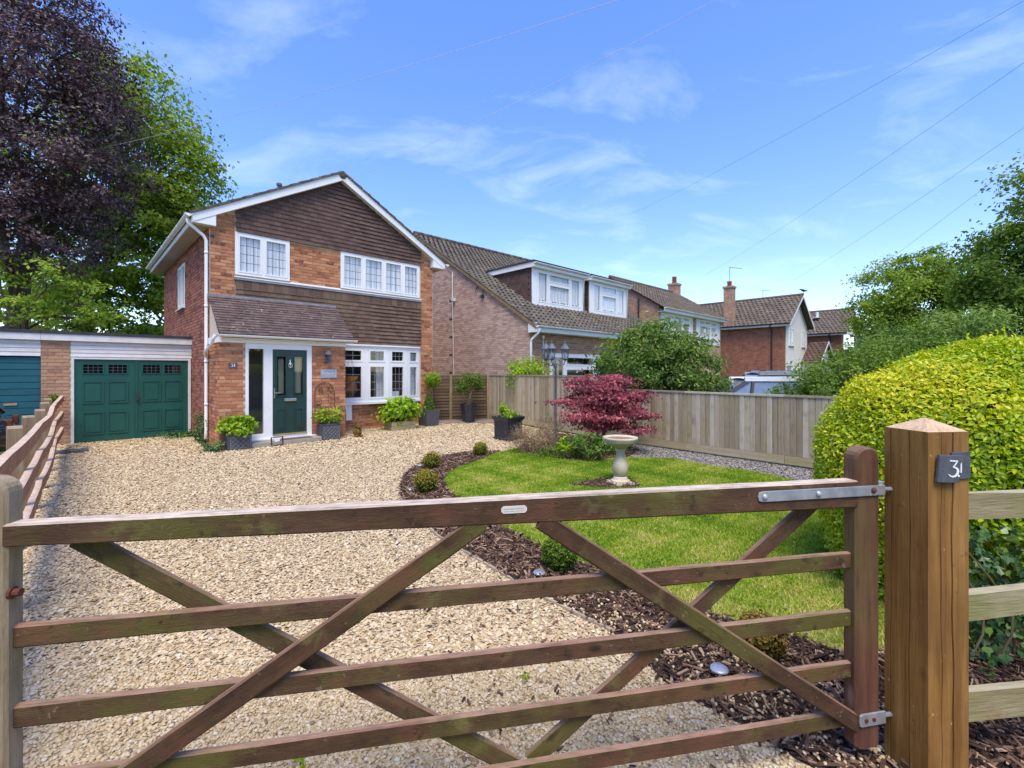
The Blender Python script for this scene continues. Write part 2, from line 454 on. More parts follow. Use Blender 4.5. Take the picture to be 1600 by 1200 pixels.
M['post_wood'] = surf('golden_timber_post', [(0, (.15, .066, .014)), (.3, (.23, .110, .024)), (.7, (.31, .16, .040)), (1, (.40, .23, .075))], wt=.0, nscale=3, grain=(7, 7, .4), rough=.75, bump=.8, bscale=20, bdist=.003, stains=((2.4, .50, .68, .5, (.15, .072, .018)), (22, .66, .72, .75, (.52, .38, .22)), (13, .66, .73, .75, (.085, .040, .014))), fine=(34, (6, 6, .14), .8), knots=((2, 2, 1.0), 2.6, (.10, .045, .015)), top=((.62, .45, .28), .95))
M['rail_pale'] = surf('pale_fence_rail', [(0, (.20, .16, .075)), (.5, (.31, .265, .14)), (1, (.42, .37, .23))], wt=.25, nscale=4, grain=(.4, 5, 5), rough=.85, bump=.8, bscale=22, bdist=.004, stains=((3.0, .46, .64, .65, (.20, .22, .06)), (4, .60, .70, .6, (.22, .10, .055))), fine=(26, (.25, 5, 5), .8), knots=((1, 3, 3), 2.0, (.10, .07, .04)), top=((.46, .40, .28), .6))
M['rail_red'] = surf('worn_red_rail', [(0, (.22, .09, .045)), (.5, (.36, .165, .085)), (1, (.48, .27, .16))], wt=.25, nscale=4, grain=(2, 2, 5), rough=.85, bump=.8, bscale=22, bdist=.004, stains=((3.4, .55, .72, .4, (.40, .31, .22)),), fine=(20, (.8, .8, 5), .7), top=((.58, .46, .35), .95))
M['fence_post_old'] = surf('old_fence_post', [(0, (.15, .10, .055)), (.5, (.25, .175, .10)), (1, (.36, .27, .17))], wt=.25, nscale=4, grain=(5, 5, .4), rough=.88, bump=.6, bscale=22, bdist=.004, stains=((3.4, .52, .7, .5, (.15, .15, .06)),), top=((.40, .30, .20), .8))
M['board'] = surf('silvered_board', [(0, (.23, .175, .110)), (.3, (.36, .295, .20)), (.65, (.47, .40, .29)), (1, (.58, .51, .40))], wt=.68, nscale=3, grain=(8, 8, .35), rough=.88, bump=.6, bscale=14, bdist=.003, stains=((1.6, .48, .66, .5, (.32, .295, .11)), (12, .70, .75, .85, (.09, .06, .035)), (3.2, .56, .72, .5, (.20, .155, .115))), fine=(24, (6, 6, .22), .8))
M['gravel_board'] = surf('gravel_board', [(0, (.30, .24, .13)), (.5, (.42, .35, .21)), (1, (.53, .46, .31))], wt=.4, nscale=3, grain=(.35, 8, 8), rough=.88, bump=.5, bscale=14, stains=((2.4, .5, .68, .5, (.30, .28, .08)),), fine=(24, (.22, 6, 6), .7))
M['lap_board'] = surf('brown_lap_board', [(0, (.055, .036, .018)), (.5, (.10, .068, .038)), (1, (.155, .11, .065))], wt=.5, nscale=3, grain=(.35, 8, 8), rough=.88, bump=.5, bscale=14)
M['timber_pale'] = surf('pale_planter_timber', [(0, (.30, .24, .12)), (1, (.46, .39, .23))], wt=.4, nscale=3, grain=(.4, 8, 8), rough=.85, bump=.4, bscale=14)
M['edging'] = surf('timber_edging', [(0, (.28, .22, .15)), (1, (.44, .36, .26))], wt=.4, nscale=5, rough=.9, bump=.5)
M['slate'] = surf('slate', [(0, (.055, .060, .070)), (.5, (.085, .092, .105)), (1, (.125, .132, .148))], wt=.1, nscale=18, rough=.6, bump=.5, bscale=30, bdist=.002)
M['paint_white'] = surf('white_lettering', [(0, (.8, .8, .8)), (1, (.86, .86, .86))], wt=0, rough=.5, bump=0)
M['ink'] = surf('grey_ink', [(0, (.22, .23, .24)), (1, (.32, .33, .33))], wt=0, rough=.6, bump=0)
M['badge'] = surf('aluminium_badge', [(0, (.55, .50, .42)), (1, (.70, .67, .62))], wt=0, nscale=8, rough=.5, bump=0)
M['stone'] = surf('cast_stone', [(0, (.40, .345, .225)), (.5, (.52, .46, .32)), (1, (.62, .56, .42))], wt=.0, nscale=5, rough=.92, bump=.5, bscale=80, stains=((4, .52, .72, .35, (.34, .31, .16)),))
M['bath_water'] = surf('rusty_basin', [(0, (.26, .12, .065)), (1, (.36, .18, .10))], wt=0, nscale=6, rough=.5, bump=.1)
M['grey_pot'] = surf('charcoal_pot', [(0, (.055, .060, .068)), (1, (.085, .09, .10))], wt=0, nscale=7, rough=.6, bump=.15)
M['black_pot'] = surf('black_pot', [(0, (.014, .015, .022)), (1, (.03, .032, .042))], wt=0, nscale=7, rough=.42, bump=.1, spec=.5)
M['silver_line'] = surf('silver_line', [(0, (.28, .29, .31)), (1, (.4, .41, .43))], wt=0, rough=.5, bump=0)
M['soil'] = surf('soil', [(0, (.035, .024, .016)), (1, (.075, .052, .036))], wt=0, nscale=20, rough=1, bump=.8, bscale=60, bdist=.01)
M['coir'] = surf('coir', [(0, (.28, .13, .035)), (1, (.50, .27, .08))], wt=.4, nscale=12, rough=1, bump=.6, bscale=50)
M['moss_fur'] = surf('brown_coir_fur', [(0, (.09, .055, .014)), (1, (.26, .16, .045))], wt=.9, nscale=20, rough=1, bump=.2)
M['bark'] = surf('bark', [(0, (.045, .033, .024)), (1, (.12, .095, .07))], wt=0, nscale=8, grain=(4, 4, 1), rough=1, bump=.9, bscale=20, bdist=.02)
M['twig'] = surf('twig', [(0, (.14, .10, .055)), (1, (.28, .21, .12))], wt=.4, nscale=8, rough=1, bump=.3)
M['chip'] = surf('bark_chip', [(0, (.022, .012, .008)), (.25, (.055, .030, .019)), (.5, (.12, .068, .042)), (.75, (.25, .155, .098)), (1, (.46, .33, .22))], wt=.86, nscale=30, rough=.95, bump=.3)
M['gravel'] = surf('gravel_stone', [(0, (.10, .078, .055)), (.09, (.26, .185, .10)), (.22, (.42, .29, .14)), (.4, (.50, .375, .205)), (.65, (.56, .44, .265)), (.85, (.60, .50, .33)), (.96, (.64, .57, .44)), (1, (.43, .18, .06))], wt=.88, nscale=40, rough=.85, bump=.15)
M['slate_chip'] = surf('grey_chipping', [(0, (.07, .06, .055)), (.4, (.17, .15, .135)), (.75, (.30, .27, .24)), (1, (.48, .44, .40))], wt=.9, nscale=40, rough=.85, bump=.1)
M['gravel_base'] = surf('gravel_bed', [(0, (.30, .22, .12)), (.5, (.48, .375, .22)), (1, (.60, .50, .33))], wt=0, nscale=60, rough=.95, bump=.6, bscale=80, bdist=.012, world_space=True)
M['slate_base'] = surf('chipping_bed', [(0, (.06, .052, .048)), (1, (.26, .23, .205))], wt=0, nscale=50, rough=.95, bump=.8, bscale=70, bdist=.02, world_space=True)
M['mulch_base'] = surf('mulch_bed_soil', [(0, (.015, .010, .008)), (1, (.075, .046, .032))], wt=0, nscale=45, rough=1, bump=.8, bscale=50, bdist=.02, world_space=True)
M['lawn_base'] = surf('lawn_soil', [(0, (.10, .15, .018)), (.5, (.19, .25, .03)), (1, (.30, .29, .08))], wt=0, nscale=4, rough=1, bump=.8, bscale=90, bdist=.02, world_space=True)
M['ground'] = surf('rough_ground', [(0, (.05, .075, .02)), (1, (.11, .13, .045))], wt=0, nscale=.8, rough=1, bump=.5, bscale=9, bdist=.03, world_space=True)
M['hill'] = surf('far_hill', [(0, (.045, .085, .055)), (1, (.085, .13, .085))], wt=0, nscale=.03, rough=1, bump=0, world_space=True)
M['paving'] = surf('paving_slab', [(0, (.15, .125, .10)), (1, (.27, .235, .19))], wt=.5, nscale=6, rough=.95, bump=.3)
M['concrete'] = surf('concrete', [(0, (.24, .22, .18)), (1, (.38, .35, .29))], wt=0, nscale=8, rough=.95, bump=.4)
M['mat'] = surf('coir_mat', [(0, (.10, .065, .035)), (1, (.18, .12, .07))], wt=0, nscale=40, rough=1, bump=.6)
M['car_white'] = surf('white_car_paint', [(0, (.72, .73, .74)), (1, (.78, .79, .80))], wt=0, rough=.25, bump=0, spec=.5, coat=.6)
M['car_silver'] = surf('silver_car_paint', [(0, (.50, .52, .54)), (1, (.56, .58, .60))], wt=0, rough=.28, bump=0, metal=.5, coat=.6)
M['car_dark'] = surf('dark_car_paint', [(0, (.010, .011, .015)), (1, (.016, .018, .024))], wt=0, rough=.2, bump=0, spec=.5, coat=.8)
M['car_glass'] = surf('car_glass', [(0, (.10, .14, .18)), (1, (.15, .2, .25))], wt=0, rough=.06, bump=0, spec=.9, coat=1)
M['tyre'] = surf('tyre', [(0, (.02, .02, .02)), (1, (.035, .035, .035))], wt=0, rough=.9, bump=.2)
M['lamp_glass'] = glassmat('lantern_glass', (.85, .88, .9), .6)
M['wire'] = surf('overhead_cable', [(0, (.10, .10, .12)), (1, (.16, .16, .18))], wt=0, rough=.6, bump=0)
M['wire_pale'] = surf('overhead_cable_pale', [(0, (.50, .52, .55)), (1, (.62, .64, .66))], wt=0, rough=.6, bump=0)
M['yellow'] = surf('yellow_plastic', [(0, (.62, .42, .02)), (1, (.72, .52, .04))], wt=0, rough=.5, bump=0)
M['crow'] = surf('crow', [(0, (.01, .01, .012)), (1, (.03, .03, .035))], wt=0, rough=.6, bump=0)
M['terracotta'] = surf('terracotta', [(0, (.36, .13, .07)), (1, (.46, .19, .10))], wt=0, nscale=8, rough=.85, bump=.2)
M['brick_far'] = None

def far_brick(name, c1, c2, mortar):
    m, nt, b = new_mat(name)
    tc = N(nt, 'ShaderNodeTexCoord').outputs['Object']
    s = N(nt, 'ShaderNodeSeparateXYZ', {0: tc})
    a = N(nt, 'ShaderNodeMath', {0: s.outputs['X'], 1: s.outputs['Y']}, operation='ADD')
    cb = N(nt, 'ShaderNodeCombineXYZ', {'X': a.outputs[0], 'Y': s.outputs['Z']})
    bt = N(nt, 'ShaderNodeTexBrick', {'Vector': cb.outputs[0], 'Color1': c4(c1), 'Color2': c4(c2), 'Mortar': c4(mortar), 'Scale': 1.0, 'Mortar Size': .006, 'Bias': -.1, 'Brick Width': .235, 'Row Height': .08})
    n = noise(nt, tc, 3.0, 5)
    k = mix(nt, .5, bt.outputs['Color'], ramp(nt, n, [(.3, (.55, .55, .55)), (.7, (1.25, 1.25, 1.25))]), 'MULTIPLY')
    nt.links.new(k, b.inputs['Base Color'])
    b.inputs['Roughness'].default_value = .92
    bp = N(nt, 'ShaderNodeBump', {'Height': bt.outputs['Fac'], 'Strength': .5, 'Distance': .01}, invert=True)
    nt.links.new(bp.outputs[0], b.inputs['Normal'])
    return m
M['brick_far'] = far_brick('far_brick_red', (.36, .125, .065), (.20, .065, .04), (.44, .30, .20))
M['brick_far_buff'] = far_brick('far_brick_buff', (.46, .27, .16), (.28, .15, .10), (.48, .38, .28))

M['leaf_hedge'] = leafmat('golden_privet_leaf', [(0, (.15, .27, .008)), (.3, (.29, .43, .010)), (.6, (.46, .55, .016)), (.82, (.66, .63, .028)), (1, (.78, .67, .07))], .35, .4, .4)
M['leaf_hedge_one'] = leafmat('golden_privet_leaf_single', [(0, (.15, .27, .010)), (.5, (.32, .45, .014)), (1, (.56, .58, .03))], .3, .38, .45)
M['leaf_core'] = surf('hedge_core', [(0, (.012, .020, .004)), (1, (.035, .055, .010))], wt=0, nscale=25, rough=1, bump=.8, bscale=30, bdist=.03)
M['leaf_ivy_one'] = leafmat('ivy_leaf_single', [(0, (.028, .075, .022)), (.5, (.060, .140, .040)), (1, (.16, .26, .05))], .15, .38, .4)
M['leaf_ivy'] = leafmat('ivy_leaf', [(0, (.022, .06, .018)), (.5, (.05, .12, .035)), (1, (.13, .22, .045))], .15, .38, .4)
M['leaf_beech'] = leafmat('copper_beech_leaf', [(0, (.035, .019, .026)), (.5, (.078, .040, .048)), (.85, (.14, .078, .080)), (1, (.21, .13, .12))], .25, .42, .5)
M['leaf_green'] = leafmat('broad_green_leaf', [(0, (.080, .140, .020)), (.4, (.180, .275, .034)), (.75, (.30, .40, .055)), (1, (.42, .50, .09))], .45, .6, .15)
M['leaf_laurel'] = leafmat('laurel_leaf', [(0, (.050, .100, .020)), (.45, (.115, .200, .034)), (.8, (.22, .32, .060)), (1, (.36, .45, .12))], .35, .5, .25)
M['leaf_dark'] = leafmat('dark_hedge_leaf', [(0, (.055, .105, .016)), (.5, (.120, .205, .030)), (1, (.24, .33, .055))], .4, .6, .15)
M['leaf_lime'] = leafmat('lime_leaf', [(0, (.11, .22, .012)), (.5, (.25, .42, .018)), (1, (.45, .58, .035))], .4, .45, .35)
M['leaf_maple'] = leafmat('red_maple_leaf', [(0, (.11, .040, .050)), (.3, (.20, .058, .072)), (.6, (.36, .080, .105)), (.85, (.54, .13, .15)), (1, (.66, .26, .23))], .4, .45, .3)
M['leaf_heather'] = leafmat('heather_sprig', [(0, (.15, .10, .06)), (.5, (.32, .215, .12)), (.85, (.48, .34, .21)), (1, (.20, .26, .07))], .25, .8, .2)
M['leaf_box'] = leafmat('box_leaf', [(0, (.055, .090, .008)), (.45, (.150, .180, .014)), (.7, (.32, .28, .025)), (1, (.50, .33, .04))], .3, .5, .25)
M['leaf_box_green'] = leafmat('green_box_leaf', [(0, (.030, .07, .008)), (.5, (.085, .16, .012)), (1, (.21, .31, .02))], .3, .5, .3)
M['leaf_box_brown'] = leafmat('bronzed_box_leaf', [(0, (.07, .05, .010)), (.5, (.21, .14, .025)), (1, (.42, .28, .06))], .3, .5, .25)
M['grass'] = leafmat('grass_blade', [(0, (.11, .22, .014)), (.3, (.20, .34, .020)), (.55, (.32, .43, .035)), (.78, (.48, .49, .085)), (1, (.62, .54, .20))], .35, .6, .2)
# ------------------------------------------------------------------ the ground
def inpoly(P, poly):
    x, y = P[:, 0], P[:, 1]
    c = np.zeros(len(P), bool)
    n = len(poly)
    for i in range(n):
        x0, y0 = poly[i]; x1, y1 = poly[(i + 1) % n]
        m = ((y0 > y) != (y1 > y))
        with np.errstate(divide='ignore', invalid='ignore'):
            xi = (x1 - x0) * (y - y0) / (y1 - y0 + 1e-12) + x0
        c ^= m & (x < xi)
    return c

def sheet(name, poly, off, mat, parent=None, **tags):
    bm = bmesh.new()
    vs = [bm.verts.new((x, y, 0)) for x, y in poly]
    f = bm.faces.new(vs)
    f.normal_update()
    if f.normal.z < 0:
        f.normal_flip()
    for yy in (-3.0, 5.0):
        bmesh.ops.bisect_plane(bm, geom=bm.verts[:] + bm.edges[:] + bm.faces[:], plane_co=(0, yy, 0), plane_no=(0, 1, 0))
    bmesh.ops.triangulate(bm, faces=bm.faces[:])
    for v in bm.verts:
        v.co.z = gz(v.co.y) + off
    me = bpy.data.meshes.new(name)
    bm.to_mesh(me); bm.free()
    at = me.attributes.new('tint', 'FLOAT', 'FACE')
    me.materials.append(mat)
    o = link(name, me, parent)
    tag(o, **tags)
    return o

def smooth_poly(pts, it=2):
    for _ in range(it):
        q = []
        for i in range(len(pts)):
            a, b = np.array(pts[i - 1]), np.array(pts[i])
            q += [tuple(a * .25 + b * .75)] if i == 0 else [tuple(a * .75 + b * .25), tuple(a * .25 + b * .75)]
        a, b = np.array(pts[-1]), np.array(pts[0])
        q += [tuple(a * .75 + b * .25)]
        pts = q
    return pts

HU = Vector((0.7188, 0.6953, 0)).normalized()
HV = Vector((-HU.y, HU.x, 0))
HROT = math.atan2(HU.y, HU.x)
HC = Vector((-7.13, 10.72, 0))
def hw(x, y, z=0.0):
    """house frame to world"""
    return HC + HU * x + HV * y + Vector((0, 0, z))
def hw2(x, y):
    p = hw(x, y); return (p.x, p.y)

BED_OUT = [(1.31, 2.07), (1.11, 2.32), (.9, 2.5), (.68, 3.04), (.24, 3.48), (-.78, 4.72), (-1.35, 5.7), (-1.56, 6.3), (-1.68, 6.85), (-1.77, 7.5), (-1.74, 8.0), (-1.66, 8.5), (-1.36, 9.1), (-1.03, 9.4), (-.74, 9.63), (-.46, 9.62), (-.2, 9.55)]
BED_IN = [(-.33, 9.37), (-.62, 8.6), (-.86, 8.1), (-1.05, 7.6), (-1.06, 7.0), (-.84, 6.29), (-.5, 5.6), (-.13, 4.98), (.04, 4.76), (.28, 4.39), (.62, 4.09), (1.24, 3.44), (1.38, 3.27), (1.81, 3.02), (2.04, 2.83)]
bed_poly = BED_OUT[::-1] + [(1.7, 1.75), (4.2, 2.15), (4.2, 3.0), (2.6, 2.75)] + BED_IN[::-1]
LAWN_TOP = [(.14, 9.99), (.42, 9.3), (.94, 8.76), (1.39, 8.57), (1.86, 8.76), (2.26, 8.89), (3.15, 8.76), (3.53, 8.11), (4.03, 7.7), (4.25, 7.28)]
lawn_poly = LAWN_TOP + [(4.75, 6.4), (5.2, 5.2), (4.6, 3.6), (3.0, 2.9)] + BED_IN[::-1] + [(-.2, 9.55)]
shrub_poly = [(.14, 9.99), (.42, 9.3), (.94, 8.76), (1.39, 8.57), (1.86, 8.76), (2.26, 8.89), (2.75, 9.8), (2.4, 11.0), (1.4, 12.3), (.6, 12.0), (.35, 11)]
slate_poly = [(2.26, 8.89), (3.15, 8.76), (3.53, 8.11), (4.03, 7.7), (4.25, 7.28), (4.75, 6.4), (5.2, 5.2), (7.2, 5.3), (2.4, 11.1), (2.75, 9.8)]
side_poly = [hw2(6.2, -.42), hw2(6.3, 1.5), hw2(8.3, -.5), hw2(8.75, -2.2), hw2(7.7, -1.6)]
drive_poly = [(-2.4, .6), (2.3, .6), (2.6, 2.2), (4.2, 3.0), (5.5, 5), (5.3, 7.66), (2.4, 11.1), (-.79, 16.1), hw2(7.5, 1.5), hw2(3, 1.5), hw2(-.2, 2.3), hw2(-2.9, 2.3), (-10.45, 10.3), (-2.6, 1.6)]
bath_poly = [(.80, 6.72), (1.05, 6.95), (1.4, 7.12), (1.75, 7.12), (1.92, 6.9), (1.88, 6.6), (1.5, 6.52), (1.1, 6.62)]

sheet('ground', [(-1500, -1500), (1500, -1500), (1500, 1500), (-1500, 1500)], -.02, M['ground'], kind='structure')
sheet('driveway', drive_poly, 0.0, M['gravel_base'], kind='structure')
sheet('slate_border', slate_poly, .006, M['slate_base'], kind='structure')
sheet('mulch_bed', bed_poly, .008, M['mulch_base'], kind='structure')
sheet('shrub_bed', shrub_poly, .010, M['mulch_base'], kind='structure')
sheet('lawn', lawn_poly, .014, M['lawn_base'], kind='structure')
sheet('birdbath_bed', smooth_poly(bath_poly), .018, M['mulch_base'], kind='structure')
o = sheet('side_path', side_poly, .004, M['concrete'], kind='structure')
# the slabs of the side path
k = 0
for i in range(5):
    for j in range(5):
        x0, y0 = 6.3 + i * .46, -2.0 + j * .46 + (i % 2) * .23
        cpt = np.array([hw2(x0 + .22, y0 + .22)])
        if inpoly(cpt, side_poly)[0]:
            mb = MB(); mb.box(0, .45, 0, .45, 0, .03)
            Mx = Matrix.Translation(hw(x0, y0, .002 + random.uniform(0, .004))) @ Matrix.Rotation(HROT, 4, 'Z')
            build('slab', mb, M['paving'], o, Mx)

def hill_mesh():
    mb = MB()
    n = 120
    for i in range(n + 1):
        a = math.radians(-80 + 160 * i / n)
        R = 700
        h = 46 + 10 * math.sin(i * .17) + 6 * math.sin(i * .41 + 1) + 2.0 * math.sin(i * 1.3)
        if 30 < i < 88:
            h *= .55
        for rr, hh in ((R - 250, -1), (R - 60, h * .75), (R, h), (R + 120, -1)):
            mb.v.append((rr * math.sin(a), rr * math.cos(a), hh))
    for i in range(n):
        for j in range(3):
            mb.f.append((i * 4 + j, i * 4 + j + 1, (i + 1) * 4 + j + 1, (i + 1) * 4 + j)); mb.t.append(.5)
    return mb
build('hills', hill_mesh(), M['hill'], smooth=True, kind='structure')

# ------------------------------------------------------------------ wall and roof builders (local frame: x along the front, y into the house)
def wall_sheet(mb, a0, a1, z0, z1, holes, pt):
    xs = sorted({a0, a1, *[h[0] for h in holes], *[h[1] for h in holes]})
    zs = sorted({z0, z1, *[h[2] for h in holes], *[h[3] for h in holes]})
    xs = [x for x in xs if a0 <= x <= a1]; zs = [z for z in zs if z0 <= z <= z1]
    for i in range(len(xs) - 1):
        for j in range(len(zs) - 1):
            cx, cz = (xs[i] + xs[i + 1]) / 2, (zs[j] + zs[j + 1]) / 2
            if any(h[0] < cx < h[1] and h[2] < cz < h[3] for h in holes):
                continue
            mb.add([pt(xs[i], zs[j]), pt(xs[i + 1], zs[j]), pt(xs[i + 1], zs[j + 1]), pt(xs[i], zs[j + 1])], [(0, 1, 2, 3)], tint=.5)

BL, BH = .235, .080
def brick_list(a0, a1, z0, z1, holes, clip=None, J=.014):
    out = []
    r = 0
    z = z0
    while z + BH * .6 <= z1:
        zt = min(z + BH - J, z1)
        lo, hi = a0, a1
        if clip:
            lo, hi = clip(z + BH / 2)
        a = a0 - (BL / 2 if r % 2 else 0)
        while a < hi:
            s, e = max(a, lo), min(a + BL - J, hi)
            if e - s > .03:
                segs = [(s, e)]
                for h in holes:
                    if h[2] < z + BH * .4 < h[3] or h[2] < zt - .02 < h[3]:
                        ns = []
                        for p, q in segs:
                            if h[1] <= p or h[0] >= q: ns.append((p, q))
                            else:
                                if h[0] - p > .03: ns.append((p, h[0]))
                                if q - h[1] > .03: ns.append((h[1], q))
                        segs = ns
                out += [(p, q, z, zt) for p, q in segs]
            a += BL
        z += BH
        r += 1
    return out

def brick_wall(parent, name, face, a0, a1, z0, z1, holes, mat, mortar, limit=0, clip=None, back=.0, order_pref=None):
    """face: ('y', y0, -1) a wall at local y=y0 seen from -y, or ('x', x0, s) a wall at local x=x0 whose outside is at s*x"""
    ax, p0, s = face
    if ax == 'y':
        pt = lambda a, z: (a, p0, z)
    else:
        pt = lambda a, z: (p0, a, z)
    mb = MB()
    if clip is None:
        wall_sheet(mb, a0, a1, z0, z1, holes, pt)
    else:
        n = 40
        for i in range(n):
            za, zb = z0 + (z1 - z0) * i / n, z0 + (z1 - z0) * (i + 1) / n
            la, ha = clip(za); lb, hb = clip(zb)
            if ha - la < .01: continue
            mb.add([pt(la, za), pt(ha, za), pt(hb, zb), pt(lb, zb)], [(0, 1, 2, 3)], tint=.5)
    w = build(name, mb, mortar, parent, recalc=False)
    bl = brick_list(a0, a1, z0 + .004, z1, holes, clip)
    D = .016
    ms = []
    for (p, q, za, zb) in bl:
        d = D + random.uniform(-.0025, .0025)
        if ax == 'y':
            ms.append(Matrix(((q - p, 0, 0, p), (0, d, 0, p0 - d), (0, 0, zb - za, za), (0, 0, 0, 1))))
        else:
            # the box's open back must face the wall: its local y runs from outside to the wall
            ms.append(Matrix(((0, -s * d, 0, p0 + s * d), (s * (q - p), 0, 0, (p if s > 0 else q)), (0, 0, zb - za, za), (0, 0, 0, 1))))
    order = None
    if limit:
        W = parent.matrix_basis
        key = [((W @ Vector(m.col[3][:3])) - cam.location).length for m in ms]
        order = sorted(range(len(ms)), key=lambda i: key[i])
    pieces('brick', 'brickwork', UNIT, ms, mat, w, limit, order)
    return w

TILE = ([(0, 0, 0), (1, 0, 0), (0, 1, 0), (1, 1, 0), (0, 0, 1), (1, 0, 1), (0, 1, 1), (1, 1, 1)],
        [(0, 1, 5, 4), (4, 5, 7, 6), (0, 4, 6, 2), (1, 3, 7, 5)])   # x across, y up the slope, z out of the roof; no back, no hidden head
def tile_field(parent, rest, name, O, X, U, width, length, tw, gauge, mat, limit, th=.014, lift=.02, keep=None, clip=None, profile=None, cover=1.12):
    """tiles over a sloping or hanging field: O lower corner, X across, U up the slope (unit vectors, local to parent)"""
    O, X, U = Vector(O), Vector(X).normalized(), Vector(U).normalized()
    Nn = X.cross(U).normalized()
    tilt = lift / (gauge * cover)
    ms, key = [], []
    rows = int(math.ceil(length / gauge - .05))
    W = parent.matrix_basis
    for r in range(rows):
        v0 = r * gauge
        lo, hi = (0, width) if clip is None else clip(v0 + gauge / 2)
        a = (tw / 2 if r % 2 else 0) - tw
        while a < width:
            s, e = max(a, lo), min(a + tw - .004, hi)
            a += tw
            if e - s < .03: continue
            if keep and not keep((s + e) / 2, v0 + gauge / 2): continue
            L = min(gauge * cover, length - v0 + .01)
            base = O + X * s + U * v0 + Nn * (lift + random.uniform(-.002, .002))
            uu = (U - Nn * tilt).normalized() * L
            j = random.uniform(-.004, .004)
            base = base + U * j
            m = Matrix(((X.x * (e - s), uu.x, Nn.x * th, base.x), (X.y * (e - s), uu.y, Nn.y * th, base.y), (X.z * (e - s), uu.z, Nn.z * th, base.z), (0, 0, 0, 1)))
            ms.append(m); key.append(((W @ base) - cam.location).length)
    order = sorted(range(len(ms)), key=lambda i: key[i])
    pieces(name, rest, profile or TILE, ms, mat, parent, limit, order)

def roll_profile():
    v, f = [], []
    xs = [0, .12, .3, .48, .62, .8, 1.0]
    hs = [0, 1.6, 2.4, 1.6, 0.15, 0, 0.0]
    n = len(xs)
    for x, h in zip(xs, hs):
        v += [(x, 0, h - .2), (x, 0, h + 1), (x, 1, h + 1)]
    for i in range(n - 1):
        f += [(3 * i, 3 * i + 3, 3 * i + 4, 3 * i + 1), (3 * i + 1, 3 * i + 4, 3 * i + 5, 3 * i + 2)]
    return v, f
ROLL = roll_profile()

